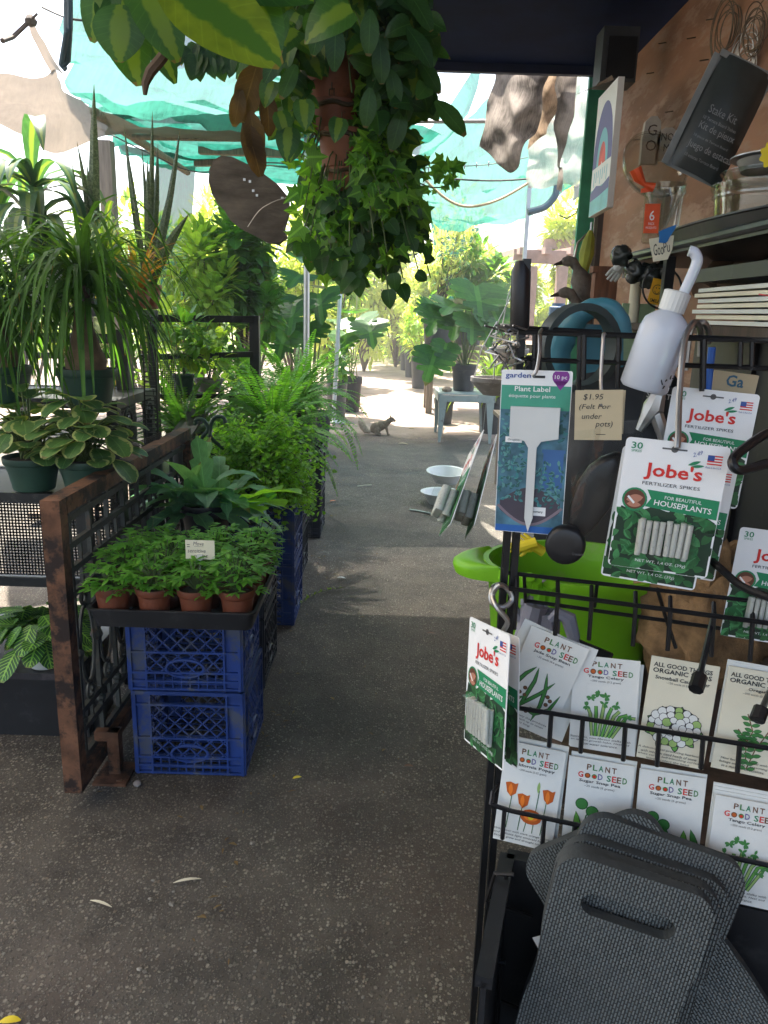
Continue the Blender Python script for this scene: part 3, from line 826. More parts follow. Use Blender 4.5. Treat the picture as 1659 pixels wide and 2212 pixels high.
def snake(label, px, py, Y, tips, pot, rt=.065, h=.11, group='snake plants'):
    c = gy(px, py, Y); c.z = 1.387
    t, s = potted('snake_plant', label, 'plant', c, rt, rt * .76, h, pot, group)
    b = MB()
    for (tx, ty, w) in tips:
        tip = gy(tx, ty, Y + U(-.06, .06)); base = s + V(((tip.x - s.x) * .12 + U(-.012, .012), U(-.02, .02), -.01))
        d = tip - base; L = d.length; d = d / L; n = 8; b0 = len(b.v)
        side = d.cross(V((U(-.3, .3), 1, 0))).normalized(); nr = side.cross(d)
        bow = U(-.02, .02)
        for i in range(n + 1):
            u = i / n; ww = w * .5 * (.72 + .5 * math.sin(u * 2.6)) * max(.04, 1 - u ** 4); p = base + d * (L * u) + side * (bow * math.sin(math.pi * u))
            b.V(p - side * ww + nr * ww * .5, (0, u)); b.V(p, (.5, u)); b.V(p + side * ww + nr * ww * .5, (1, u))
        for i in range(n):
            q = b0 + 3 * i; b.F((q, q + 1, q + 4, q + 3)); b.F((q + 1, q + 2, q + 5, q + 4))
    b.build('blades', L_['sans'], t)
    return t, s
t, s = snake('snake plant with fanned tall blades in the red pot on the top bench', 320, 676, 3.75,
      [(389, 278, .03), (341, 312, .03), (329, 240, .026), (268, 268, .022), (306, 318, .02), (408, 462, .04), (371, 388, .028), (268, 285, .02), (318, 345, .034)], M_['terracotta'])
snake('snake plant with two very tall lone blades left of the red pot', 205, 676, 3.72, [(203, 182, .045), (166, 305, .026), (155, 345, .024), (188, 350, .03)], M_['black_plastic'])
rnd.seed(41)
cb = gy(300, 640, 3.55); cb.z = 1.387
t, s = potted('bromeliad', 'small bromeliad with orange leaves beside the red snake plant pot', 'plant', cb, .05, .04, .08, M_['terracotta'])
b = MB()
for i in range(26): strap(b, s + V((0, 0, 0)), U(0, 6.283), U(.5, 1.4), U(.2, .36), .02, U(1.5, 5), 7)
b.build('foliage', L_['brom'], t)
def smallpot(label, px, py, Y, r, h, pmx, lm, n, ll, lw, hh, seed, name='potted_plant'):
    rnd.seed(seed); c = gy(px, py, Y); t, s = potted(name, label, 'plant', c, r, r * .78, h, pmx)
    b = MB(); cl = bush(b, s + V((0, 0, hh * .55)), hh * .6, hh * .6, hh * .5, n, ll, lw, flat=.2); b.build('foliage', L_[lm], t)
    b = MB(); stems(b, s, [c_ for c_, r_ in cl], .003); b.build('stems', M_['stem'], t)
smallpot('small plant in a green pot tucked behind the ponytail palm pot', 262, 848, 3.5, .06, .09, M_['green_pot'], 'shrub', 60, .05, .022, .16, 51)
smallpot('dark green bushy plant in a green pot on the lower rail shelf', 397, 850, 4.05, .055, .1, M_['green_pot'], 'shrub', 150, .075, .034, .3, 52)
smallpot('jade like plant with thick pale stems in a grey bowl pot on the rail shelf', 452, 846, 4.15, .075, .07, M_['grey_pot'], 'bright', 110, .07, .035, .26, 53)
# ---- low shelf with the prayer plant
t = thing('low_shelf', 'low black shelf at the left edge carrying the prayer plant', 'shelf', (-1.5, 2.4, 0))
z0 = .286
b = MB(); b.box((-1.9, 2.42, z0 - .012), (1.9, .48, .022)); b.build('shelf_top', pm('worn_black', (.03, .028, .032), .35, var=.5, spot=(.09, .075, .08), spot_s=7, spot_t=.55), t)
b = MB(); b.box((-1.9, 2.3, .13), (1.88, .02, .255)); b.box((-.97, 2.42, .13), (.02, .2, .255)); b.build('front_panel', M_['black_plastic'], t)
b = MB(); b.bar((-2.85, 2.7, z0 + .11), (-.96, 2.7, z0 + .11), .03, .035); b.bar((-.97, 2.7, 0), (-.97, 2.7, z0 + .09), .03); b.build('back_rail', BM, t)
rnd.seed(61)
c = gz(100, 1434, z0 + .002); t, s = potted('prayer_plant', 'prayer plant with lime veined leaves in a white pot on the low shelf', 'plant', c, .062, .05, .085, M_['white_pot'])
b = MB(); ov = lambda t: math.sin(math.pi * min(1, t * .93 + .035)) ** .55
for i in range(78):
    a = U(0, 6.283); q = U(.05, 1) ** .7; p = s + V((math.cos(a) * q * .12, math.sin(a) * q * .12, U(.01, .15) * (1.1 - .6 * q)))
    l = U(.07, .11); b.leaf(p, hdir(a + U(-.4, .4), U(-.6, .5) - .35 * q), l, l * .68, U(.2, .6), .08, 7, prof=ov)
b.build('foliage', L_['pray'], t)
# ---- green crate on the floor at the far left
def lattice_crate(t, c, sx, sy, h, mat, seed=0, handle=True, rz=0):
    """moulded milk crate: solid corner panels, rims, diamond lattice sides with an oval hand hole"""
    cx, cy, cz = c; rot = Matrix.Rotation(rz, 3, 'Z')
    def P(x, y, z): return V((cx, cy, cz)) + rot @ V((x, y, z))
    body = MB()
    for s0, ax, w in (((0, -1), 0, sx), ((0, 1), 0, sx), ((1, 0), 1, sy), ((-1, 0), 1, sy)):
        if ax == 0: A = lambda u, z, o=0: P(u, s0[1] * (sy / 2 - o), z)
        else: A = lambda u, z, o=0: P(s0[0] * (sx / 2 - o), u, z)
        nrm = rot @ V((s0[0], s0[1], 0)); hw = w / 2
        def bar(a, b_, t_=.0055, dp=.008): body.bar(A(*a), A(*b_), t_, dp, nrm)
        cw = w * .15
        for sg in (-1, 1):
            body.bar(A(sg * (hw - cw / 2 - .003), .0, .006), A(sg * (hw - cw / 2 - .003), h, .006), cw, .004, nrm)
            bar((sg * (hw - .004), 0), (sg * (hw - .004), h), .009, .012)
            bar((sg * (hw - cw), 0), (sg * (hw - cw), h), .006, .01)
        for z in (.005, .03, .058, h * .44, h - .045, h - .006): bar((-hw, z), (hw, z), .0065 if z != h - .006 else .012, .011)
        body.bar(A(-hw + cw, h - .026, .004), A(hw - cw, h - .026, .004), .003, .036, Z) if False else None
        x0, x1 = -hw + cw, hw - cw; z0_, z1 = .058, h - .045; W = x1 - x0; Hh = z1 - z0_
        st = .042
        k = -int(Hh / st) - 1
        while k * st < W:
            for sg in (1, -1):
                xa = x0 + k * st; pa, pb = (xa, z0_), (xa + Hh, z1)
                if sg < 0: pa, pb = (x1 - k * st, z0_), (x1 - k * st - Hh, z1)
                # clip to the panel
                (ax_, az), (bx, bz) = pa, pb
                def clip(px_, pz_, qx, qz):
                    if px_ < x0: tt = (x0 - px_) / (qx - px_); pz_ += (qz - pz_) * tt; px_ = x0
                    if px_ > x1: tt = (x1 - px_) / (qx - px_); pz_ += (qz - pz_) * tt; px_ = x1
                    return px_, pz_
                if max(ax_, bx) > x0 + .004 and min(ax_, bx) < x1 - .004:
                    a2 = clip(ax_, az, bx, bz); b2 = clip(bx, bz, ax_, az)
                    bar(a2, b2, .0036, .006)
            k += 1
        x = x0 + W / 9
        while x < x1 - .01: bar((x, .005), (x, .058), .0035, .006); x += W / 9
        hz = h * .26; pts = [A(W * .24 * math.cos(a) * (1 if abs(math.sin(a)) < .9 else 1), hz + .028 * math.sin(a), -.003) for a in [i * 2 * math.pi / 20 for i in range(20)]]
        body.tube(pts, .005, 5, closed=True)
        f = [A(W * .23 * math.cos(a), hz + .026 * math.sin(a), .003) for a in [i * 2 * math.pi / 20 for i in range(20)]]
    # floor lattice
    n = 9
    for i in range(n):
        u = -sx / 2 + sx * (i + .5) / n; body.bar(P(u, -sy / 2 + .01, .006), P(u, sy / 2 - .01, .006), .005, .006)
        u = -sy / 2 + sy * (i + .5) / n; body.bar(P(-sx / 2 + .01, u, .012), P(sx / 2 - .01, u, .012), .005, .005)
    body.build('lattice_body', mat, t)
def crate(label, c, mat, sx=.334, sy=.33, h=.28, group=None, rz=0, name='milk_crate'):
    t = thing(name, label, 'crate', c, 0, group); lattice_crate(t, c, sx, sy, h, mat, rz=rz); return t
gc = gz(20, 1215, .0); crate('dusty green lattice crate under the bench at the left edge', (gc.x - .12, 3.5, .35), M_['green_crate'], group=None)
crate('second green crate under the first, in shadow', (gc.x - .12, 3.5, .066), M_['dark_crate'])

# ---- blue crates and black planting tray
fl = gz(297, 1670); fr = gz(528, 1677); cw = fr.x - fl.x
XC = (fl.x + fr.x) / 2; YC = (fl.y + fr.y) / 2 + .165
crate('lower blue milk crate standing on the floor, under the seedling tray', (XC, YC, .003), M_['blue_crate'], cw, group='blue milk crates')
crate('upper blue milk crate directly beneath the black seedling tray', (XC - .008, YC, .287), M_['blue_crate'], cw, group='blue milk crates', rz=R(1.2))
TZ = .572
tf = gz(195, 1308, TZ + .05); tr = gz(545, 1340, TZ + .05); tb = gz(591, 1212, TZ + .05)
tx0, tx1, ty0, ty1 = tf.x, tr.x, (tf.y + tr.y) / 2, tb.y
t = thing('seedling_tray', 'shallow black plastic tray full of seedlings on the blue crates', 'tray', ((tx0 + tx1) / 2, (ty0 + ty1) / 2, TZ))
b = MB(); cx, cy = (tx0 + tx1) / 2, (ty0 + ty1) / 2; hx, hy = (tx1 - tx0) / 2, (ty1 - ty0) / 2
def rr(hx_, hy_, z, r=.02, n=5):
    o = []
    for sx, sy, a0 in ((1, -1, -90), (1, 1, 0), (-1, 1, 90), (-1, -1, 180)):
        for i in range(n):
            a = R(a0 + 90 * i / (n - 1)); o.append(V((cx + sx * (hx_ - r) + r * math.cos(a), cy + sy * (hy_ - r) + r * math.sin(a), z)))
    return o
rings = [rr(hx * .94, hy * .94, TZ), rr(hx * .985, hy * .985, TZ + .05), rr(hx * 1.01, hy * 1.01, TZ + .05), rr(hx * 1.01, hy * 1.01, TZ + .054), rr(hx * .97, hy * .97, TZ + .054), rr(hx * .93, hy * .93, TZ + .003)]
ids = [[b.V(p) for p in r_] for r_ in rings]; n = len(ids[0])
for A_, B_ in zip(ids, ids[1:]):
    for i in range(n): b.F((A_[i], A_[(i + 1) % n], B_[(i + 1) % n], B_[i]))
b.F(list(reversed(ids[0]))); b.F(ids[-1]); b.build('tray_shell', M_['black_plastic'], t)
# sensitive plant seedlings, four rows of four
def seedling(c, seed, label):
    rnd.seed(seed); hs = U(.75, 1.25); t, s = potted('sensitive_plant', label, 'plant', c, .047, .036, .1, M_['brown_pot'], 'sensitive plant seedlings in the black tray')
    b = MB(); st = MB()
    for i in range(66):
        a = U(0, 6.283); q = U(.05, 1) ** .6; p = s + V((math.cos(a) * q * .066, math.sin(a) * q * .062, hs * U(.005, .1) * (1.2 - .6 * q)))
        st.tube([s, (s + p) * .5 + V((0, 0, .02)), p], .0011, 3)
        k = rnd.choice((2, 4, 4)); l = U(.022, .036)
        for j in range(k):
            aj = a + (j - (k - 1) / 2) * .8 + U(-.1, .1); d = hdir(aj, U(-.3, .35))
            b.leaf(p, d, l, l * U(.34, .46), U(.1, .7), U(.05, .25), 2)
    b.build('foliage', L_['mim'], t); st.build('stems', M_['stem'], t)
    return t
names = [['nearest row beside the rusty panel', 'nearest row, second pot from the rusty panel', 'nearest row below the handwritten sign', 'nearest row at the aisle corner'],
         ['second row beside the rusty panel', 'second row, second pot from the rusty panel', 'second row just behind the sign', 'second row on the aisle side'],
         ['third row beside the rusty panel', 'third row, second pot from the rusty panel', 'third row, second pot from the aisle', 'third row on the aisle side'],
         ['farthest row beside the rusty panel', 'farthest row, second pot from the panel', 'farthest row under the blue fern', 'farthest row at the aisle corner']]
sx_ = (tx1 - tx0 - .11) / 3; sy_ = (ty1 - ty0 - .11) / 3
for r_ in range(4):
    for k in range(4):
        seedling(V((tx0 + .055 + sx_ * k, ty0 + .055 + sy_ * r_, TZ + .004)), 100 + r_ * 4 + k, 'feathery sensitive plant in a brown pot, tray\'s ' + names[r_][k])
# handwritten sign
t = thing('plant_sign', 'small cream handwritten card on a clip above the seedlings', 'sign', gy(432, 1215, ty0 + .1))
Ys = ty0 + .1
M, w, h = frame3(gy(400, 1166, Ys), gy(463, 1168, Ys), gy(400, 1207, Ys)); 
b = MB(); b.prism([(0, 0), (w, 0), (w, -h), (0, -h)], M, .0008); b.build('card', M_['cream'], t)
b = Print(M, w, h); b.text('Move', .45, .18, .2, .36, 0, shear=.2); b.text('=', .1, .3, .14, .1, 0); b.rect(.3, .33, .62, .345, 0); b.text('sensitive', .38, .56, .2, .62, 0, shear=.2); b.text('plant', .52, .84, .22, .5, 0, shear=.2)
b.build('handwriting', M_['inkgrey'], t)
b = MB(); pp = gy(432, 1206, Ys); b.bar(pp, pp + V((0, 0, -.06)), .007, .003); b.box(pp + V((0, -.002, .004)), (.014, .006, .016)); b.build('clip_stake', M_['white_pot'], t)

# ---- rusty ornamental panel on feet
t = thing('iron_panel', 'rusty steel framed panel of ornamental ironwork beside the blue crates', 'panel', (-.88, 2.0, 0))
A0 = gy(165, 1700, 1.93); xa = A0.x; zt = gy(95, 1095, 1.93).z; xb = gy(400, 938, 3.2).x
def pp_(u, z): return V((xa + (xb - xa) * u, 1.93 + 1.27 * u, z))
b = MB(); zb = .055
b.bar(pp_(0, zb), pp_(0, zt + .022), .05, .045, V((0, 1, 0))); b.build('frame', M_['rust'], t)
b = MB(); b.bar(pp_(0.019, zt), pp_(1, zt), .05, .045); b.build('frame', M_['rust'], t)
b = MB(); b.bar(pp_(0.019, zb + .022), pp_(1, zb + .022), .05, .045); b.build('frame', M_['rust'], t)
b = MB(); b.bar(pp_(1, zb + .046), pp_(1, zt - .024), .05, .045, V((0, 1, 0))); b.build('frame', M_['rust'], t)
b = MB()
zs = [zb + .06, .2, .26, .62, .69, .76, zt - .05]
for z in zs: b.bar(pp_(.02, z), pp_(.98, z), .014, .018)
for i in range(9):
    u = .06 + i * .11
    b.bar(pp_(u, zb + .05), pp_(u, zt - .02), .013, .013, V((0, 1, 0)))
    b.lathe([(.0, -.022), (.014, -.014), (.02, 0), (.014, .014), (0, .022)], 8, pp_(u, .44))
    b.lathe([(.0, -.014), (.013, -.008), (.016, 0), (.013, .008), (0, .014)], 8, pp_(u, .23))
for i in range(8):
    u = .115 + i * .11
    b.bar(pp_(u, .62), pp_(u, .76), .009, .009, V((0, 1, 0))); b.bar(pp_(u, .2), pp_(u, .26), .009, .009, V((0, 1, 0)))
    ax = (pp_(1, 0) - pp_(0, 0)).normalized()
    pts = [pp_(u, .44) + ax * (.05 * math.sin(a)) + Z * (.12 * math.cos(a)) for a in [k * 2 * math.pi / 18 for k in range(18)]]
    b.tube(pts, .006, 5, closed=True)
    for sg in (-1, 1): scroll(b, pp_(u, .44 + sg * .145), ax, (0, 0, sg), .032)
b.build('ironwork', M_['iron'], t)
for u, off in ((.12, .1), (.9, .1)):
    b = MB(); q = pp_(u, 0); q.x += off * .55
    b.box((q.x, q.y, .005), (.1, .12, .008)); b.bar((q.x, q.y + .01, .009), (q.x, q.y + .01, .15), .035, .035, V((0, 1, 0))); b.bar((q.x + .015, q.y + .01, .135), pp_(u + .004, .135), .03, .03)
    b.tube([(q.x + .025, q.y - .04, .009), (q.x + .025, q.y - .04, .014)], .009, 8)
    b.build('foot', M_['rust'], t)
for (px, py) in ((95, 1073), (142, 1053)):
    pass

# ---- further crate stacks along the path and their ferns
SX = -.735
yB = gz(633, 1352); yC = gz(690, 1163); 
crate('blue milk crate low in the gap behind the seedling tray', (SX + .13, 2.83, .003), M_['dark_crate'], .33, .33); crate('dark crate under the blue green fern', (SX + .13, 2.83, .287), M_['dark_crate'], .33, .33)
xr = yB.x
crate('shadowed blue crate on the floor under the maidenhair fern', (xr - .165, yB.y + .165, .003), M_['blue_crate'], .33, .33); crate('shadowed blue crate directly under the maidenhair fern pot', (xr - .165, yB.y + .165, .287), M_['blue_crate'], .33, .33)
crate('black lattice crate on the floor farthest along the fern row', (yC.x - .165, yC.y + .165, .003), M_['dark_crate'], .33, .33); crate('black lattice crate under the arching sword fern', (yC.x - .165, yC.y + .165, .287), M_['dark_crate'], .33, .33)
# blue green fern
rnd.seed(71)
c = V((SX + .07, 2.78, .569)); t, s = potted('blue_fern', 'blue green fern with broad wavy lobed leaves behind the seedlings', 'plant', c, .095, .075, .13, M_['black_plastic'])
def lobed(b, base, a, el, L, W, m, lobes=4, depth=.45, sag=1.6):
    nn = lobes * 7; pr = lambda t: max(.03, (math.sin(math.pi * min(1, t * .82 + .14)) ** .6) * (1 - depth * (1 - ((t * lobes + .35) % 1.0) ** .8)) * (1 if t > .12 else .25) * (1 - max(0, t - .86) * 6))
    strap(b, base, a, el, L, W, sag, nn, m, prof=pr)
b = MB()
for i in range(46):
    a = U(0, 6.283); lobed(b, s + V((U(-.07, .07), U(-.06, .06), -.02)), a, U(.1, 1.3), U(.2, .34), U(.06, .1), 0, rnd.choice((3, 4)), .5, U(1.4, 4.4))
for i in range(6): lobed(b, s, U(-2.4, -.7), U(.5, 1.1), U(.24, .34), .1, 0, 2, .25, U(1.5, 3))
for (a, el, L) in ((-.55, .5, .3), (-.3, .62, .34), (-.85, .45, .26)): lobed(b, s + V((.09, -.06, .0)), a, el, L, .17, 1, 4, .82, 1.6)
b.build('foliage', [L_['bluefern'], L_['limefern']], t)
# maidenhair fern with a hook hanger
rnd.seed(72)
c = V((xr - .19, yB.y + .13, .569)); t, s = potted('maidenhair_fern', 'cloud like bright maidenhair fern in a green hanging pot with hook', 'plant', c, .12, .09, .15, M_['green_pot'])
b = MB(); st = MB()
for i in range(120):
    a = U(0, 6.283); el = U(.0, 1.4); L = U(.2, .38); p = s.copy(); d = hdir(a, el); pts = [p.copy()]
    for k in range(9):
        p = p + d * (L / 9); d = (d + V((0, 0, -.19 - .02 * k))).normalized(); pts.append(p.copy())
        if k > 2:
            for q in range(8):
                o_ = p + V((rnd.gauss(0, .026), rnd.gauss(0, .026), rnd.gauss(0, .02))); b.outline(FAN, o_, V((rnd.gauss(0, 1), rnd.gauss(0, 1), -.5)), V((U(-.5, .5), U(-.5, .5), 1)), U(.02, .032))
    st.tube(pts, .001, 3)
b.build('foliage', L_['maiden'], t); st.build('stems', M_['fstem'], t)
hk = MB(); h0 = gy(452, 900, 3.0)
for px0 in ((405, 985), (470, 985)):
    pass
hp = [s + V((-.1, -.04, -.02)), gy(437, 960, 3.2), gy(449, 928, 3.2), gy(440, 908, 3.2), gy(425, 906, 3.2), gy(420, 918, 3.2)]
hk.tube(smooth_pts(hp), .008, 8); hp = [s + V((.0, .05, -.02)), gy(465, 955, 3.2), gy(455, 925, 3.2), gy(464, 902, 3.2), gy(482, 902, 3.2), gy(487, 914, 3.2)]
hk.tube(smooth_pts(hp), .008, 8); hk.build('hanger_hook', M_['green_pot'], t)
# boston / sword ferns
def boston(label, c, rt, h, pmx, n, L, seed, lm='boston', pl=.045, amin=0, amax=6.283, name='sword_fern', group='sword ferns', sag=(1.2, 2.6), extra=()):
    rnd.seed(seed); t, s = potted(name, label, 'plant', c, rt, rt * .78, h, pmx, group)
    b = MB()
    for i in range(n): frond(b, s + V((U(-.03, .03), U(-.03, .03), 0)), U(amin, amax), U(.25, 1.3), L * U(.7, 1.15), U(*sag), pl * U(.85, 1.25), .0155, 32)
    for (a, el, l, sg) in extra: frond(b, s, a, el, l, sg, pl, .0155, 38)
    b.build('foliage', [L_[lm], M_['stem']], t)
    return t, s
pc = V((yC.x - .17, yC.y + .15, .569))
boston('sword fern arching over the aisle from the black pot on the black crates', pc, .15, .3, M_['nursery_black'], 70, .52, 81, extra=((-.6, .35, .72, 2.6), (-.2, .3, .62, 2.8), (-1.2, .3, .6, 3.0), (-1.0, .6, .6, 2.2), (-1.7, .4, .6, 2.6)))
boston('sword fern spilling down beside the maidenhair fern', V((xr - .2, 4.05, .569)), .12, .2, M_['black_plastic'], 70, .52, 82, extra=((-.9, .3, .6, 3.0), (-1.4, .3, .6, 3.0), (-.4, .3, .55, 3.2)))
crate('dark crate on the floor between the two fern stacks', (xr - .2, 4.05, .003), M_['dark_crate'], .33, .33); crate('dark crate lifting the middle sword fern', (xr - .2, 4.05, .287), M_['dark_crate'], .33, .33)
boston('pale narrow leaved fern standing behind the maidenhair fern', V((xr - .62, 3.9, .62)), .1, .16, M_['black_plastic'], 34, .42, 83, pl=.035)
t = thing('fern_stand', 'black metal stand behind the ferns, mostly hidden by fronds', 'stand', (xr - .62, 3.9, 0))
b = MB(); b.box((xr - .62, 3.9, .605), (.4, .5, .02)); b.build('top', BM, t)
for ax in (-.17, .17):
    for ay in (-.22, .22):
        b = MB(); b.bar((xr - .62 + ax, 3.9 + ay, 0), (xr - .62 + ax, 3.9 + ay, .594), .03); b.build('leg', BM, t)
rnd.seed(84)
t, s = potted('lacy_fern', 'upright lacy fern with bright triangular fronds by the metal pole', 'plant', V((yC.x - .25, 5.35, .3)), .14, .11, .26, M_['nursery_black'])
b = MB()
for i in range(24): lacy(b, s, U(0, 6.283), U(.6, 1.35), U(.5, .85), U(.7, 1.5))
b.build('foliage', [L_['lacy'], M_['stem']], t)
crate('low dark crate under the lacy fern', (yC.x - .25, 5.35, .01), M_['dark_crate'], .33, .33)
# loose runner of creeping stem on the floor
rnd.seed(85)
t = thing('creeping_runner', 'thin leafy runner lying on the floor beside the shadowed blue crate', 'plant', gz(690, 1280))
b = MB(); st = MB(); pts = [gz(x, y, .012) for x, y in ((648, 1305), (668, 1290), (690, 1279), (715, 1273), (745, 1268))]
st.tube(pts, .0015, 4)
for a_, b_ in zip(pts, pts[1:]):
    for k in range(6): b.leaf(a_.lerp(b_, k / 6), V((U(-1, 1), U(-1, 1), .4)), .022, .012, .2, .1, 2)
b.build('leaves', L_['bright'], t); st.build('stem', M_['stem'], t)
# ================================================================== the yard beyond: pots, shrubs, table, squirrel
def plantpx(name, label, px, ytop, ybot, Y, wpx, leaf, n, ll, lw, group=None, pot=None, seed=0, cl=8, zbase=None, stem=.012, split=None, oval=1.0):
    """a shrub whose crown spans the given picture rows at distance Y; it stands on the ground (or at zbase)"""
    rnd.seed(seed); c = gy(px, (ytop + ybot) / 2, Y); zt = gy(px, ytop, Y).z; zb = gy(px, ybot, Y).z
    g0 = V((c.x, Y, zbase or 0)); wm = wpx * Y / FPX / 2
    if pot:
        r, h, pmx = pot; t, s = potted(name, label, 'plant', g0, r, r * .82, h, pmx, group)
    else:
        t = thing(name, label, 'plant', g0, 0, group); s = g0
    b = MB(); cs = bush(b, V((c.x, Y, (zt + zb) / 2)), wm, wm * oval, (zt - zb) / 2, n, ll, lw, clumps=cl); b.build('foliage', L_[leaf] if isinstance(leaf, str) else leaf, t)
    b = MB(); stems(b, s, [p for p, r_ in cs], stem); b.build('stems', M_['bark'], t)
    return t
NB = M_['nursery_black']
YL = 'bright yellow green shrubs in the sunlit yard'
# far sunlit shrubs left of the path
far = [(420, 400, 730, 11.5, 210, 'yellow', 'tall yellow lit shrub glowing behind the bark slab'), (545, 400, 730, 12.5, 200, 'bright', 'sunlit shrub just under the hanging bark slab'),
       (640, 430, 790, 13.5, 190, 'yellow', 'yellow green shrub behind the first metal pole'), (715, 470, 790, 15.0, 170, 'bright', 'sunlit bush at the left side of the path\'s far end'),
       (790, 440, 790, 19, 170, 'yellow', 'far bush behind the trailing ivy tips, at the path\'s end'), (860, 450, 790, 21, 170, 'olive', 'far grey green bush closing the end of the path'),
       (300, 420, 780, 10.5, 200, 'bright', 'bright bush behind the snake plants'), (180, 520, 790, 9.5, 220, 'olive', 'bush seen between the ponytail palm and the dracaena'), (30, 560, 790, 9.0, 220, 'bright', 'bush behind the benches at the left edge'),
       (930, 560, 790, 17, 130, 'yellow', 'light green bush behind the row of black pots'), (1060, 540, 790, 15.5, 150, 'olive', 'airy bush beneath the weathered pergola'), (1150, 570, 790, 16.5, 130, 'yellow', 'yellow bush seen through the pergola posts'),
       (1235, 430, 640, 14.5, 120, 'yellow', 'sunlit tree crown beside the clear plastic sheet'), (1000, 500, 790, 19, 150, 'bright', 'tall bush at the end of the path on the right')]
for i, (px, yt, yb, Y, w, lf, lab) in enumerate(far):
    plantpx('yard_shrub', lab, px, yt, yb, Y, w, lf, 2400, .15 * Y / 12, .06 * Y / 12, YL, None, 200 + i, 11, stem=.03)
# far thicket that reads as one mass
rnd.seed(300); b = MB()
for i in range(9000):
    x = U(-14, 12); y = U(22, 29); h = 1.6 + 1.3 * noise.noise(V((x * .35, y * .2, 3))) + .9 * noise.noise(V((x * 1.1, 1, 7)))
    p = V((x, y, max(.05, h * U(.0, 1.15)))); b.leaf(p, V((rnd.gauss(0, 1), rnd.gauss(0, 1), U(-.4, .8))), U(.25, .5), U(.1, .2), .5, .1, 2)
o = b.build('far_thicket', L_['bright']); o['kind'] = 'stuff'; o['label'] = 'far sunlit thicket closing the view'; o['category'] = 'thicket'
# hillside far off
b = MB(); N = 40
for j in range(6):
    for i in range(N + 1):
        a = -1.2 + 2.4 * i / N; rr_ = 60 + j * 6
        b.V((math.sin(a) * rr_, math.cos(a) * rr_, -.3 + (1.2 + .5 * math.sin(i * .9) + .35 * math.sin(i * 2.3)) * j * .55))
for j in range(5):
    for i in range(N):
        a = j * (N + 1) + i; b.F((a, a + 1, a + N + 2, a + N + 1))
o = b.build('hills', pm('hill_green', (.07, .1, .05), .9, var=.3, vs=.4), smooth=180); o['kind'] = 'structure'

# mid shrubs left
plantpx('clusia_shrub', 'round leaved shrub under the bark slab, behind the black rails', 520, 455, 770, 6.6, 180, 'shrub', 1250, .12, .08, pot=(.2, .35, NB), seed=321, cl=15)
plantpx('clusia_shrub', 'tall leafy shrub left of the round leaved shrub, behind the rails', 425, 490, 790, 6.2, 175, 'bright', 1150, .12, .055, pot=(.2, .35, NB), seed=322, cl=15)
def pinn(label, px, py, Y, zb, n, L, seed, leaf='shrub', pot=(.16, .28, NB)):
    rnd.seed(seed); c = gy(px, py, Y); c.z = zb
    t, s = potted('zamia_plant', label, 'plant', c, pot[0], pot[0] * .8, pot[1], pot[2], 'glossy feather leaved plants')
    b = MB()
    for i in range(n): pinnate(b, s, U(0, 6.283), U(.6, 1.4), L * U(.7, 1.1), 12, .15, .045, U(.6, 1.2), 0, 1, .006)
    b.build('foliage', [L_[leaf], M_['stem']], t)
pinn('glossy feather leaved plant between the black rails and the metal pole', 560, 740, 5.9, .25, 14, .85, 331)
pinn('bright feather leaved plant directly behind the red snake plant pot', 400, 760, 5.4, .35, 13, .8, 332, 'bright')
pinn('feather leaved plant low behind the lower rail shelf', 470, 800, 5.2, .1, 12, .75, 333)
t = thing('grower_table', 'low grey plank table under the feather leaved plants', 'table', (-1.5, 5.5, 0))
b = MB(); b.box((-1.55, 5.4, .06), (1.5, 1.2, .04)); b.build('table_top', M_['wood_grey'], t)
for k, (x, y) in enumerate(((-2.2, 4.9), (-.9, 4.9), (-2.2, 5.9), (-.9, 5.9))):
    b = MB(); b.box((x, y, .02), (.08, .08, .04)); b.build('leg', M_['wood_grey'], t)

def monstera(label, c, rt, h, pmx, leaves, seed, group='monsteras in black pots', scale=.3, name='monstera'):
    rnd.seed(seed); t, s = potted(name, label, 'plant', c, rt, rt * .82, h, pmx, group)
    b = MB(); st = MB()
    for (px, py, Y, dr, sz) in leaves:
        p = gy(px, py, Y); a = math.atan2(p.y - s.y - .3, p.x - s.x)
        d = V((math.cos(a) * .8, math.sin(a) * .5 - .35, dr)).normalized()
        up = V((U(-.3, .3), -.65, .8))
        base = p - d * sz * .42
        b.outline(MONST, base, d, up, sz, 0, .18)
        mid = s.lerp(base, .55) + V((0, 0, .06)); st.tube([s + V((U(-.03, .03), U(-.03, .03), 0)), mid, base], [.009, .007, .005], 5)
    b.build('foliage', L_['mon'], t); st.build('stems', M_['stem'], t)
    return t
# monsteras left, behind the pole
c = gy(700, 860, 7.6); c.z = 0
monstera('broad leaved monstera standing behind the first metal pole', V((c.x - .15, 7.9, 0)), .2, .4, NB,
         [(640, 600, 7.6, -.2, .38), (690, 655, 7.3, -.5, .42), (630, 680, 7.2, -.6, .4), (720, 620, 7.8, .1, .36), (600, 640, 7.6, -.2, .36), (665, 720, 7.2, -.7, .36), (575, 690, 7.4, -.5, .36), (700, 570, 8, .3, .34), (650, 560, 8, .4, .34), (610, 740, 7, -.7, .34)], 341)
c = gz(754, 892); 
monstera('monstera with a dark drooping leaf in the tall black tub by the aisle', V((c.x, c.y + .17, 0)), .17, .5, NB,
         [(775, 700, 10.4, -.35, .5), (800, 715, 10.2, -.6, .46), (758, 670, 10.8, .2, .42), (745, 735, 10.4, -.6, .4), (735, 690, 10.9, .0, .4)], 342)
c2 = gz(728, 910)
t, s = potted('nursery_tub', 'grey brown plastic tub at the foot of the second metal pole', 'pot', V((c2.x - .02, c2.y + .15, 0)), .135, .115, .5, pm('greybrown', (.11, .1, .095), .55))
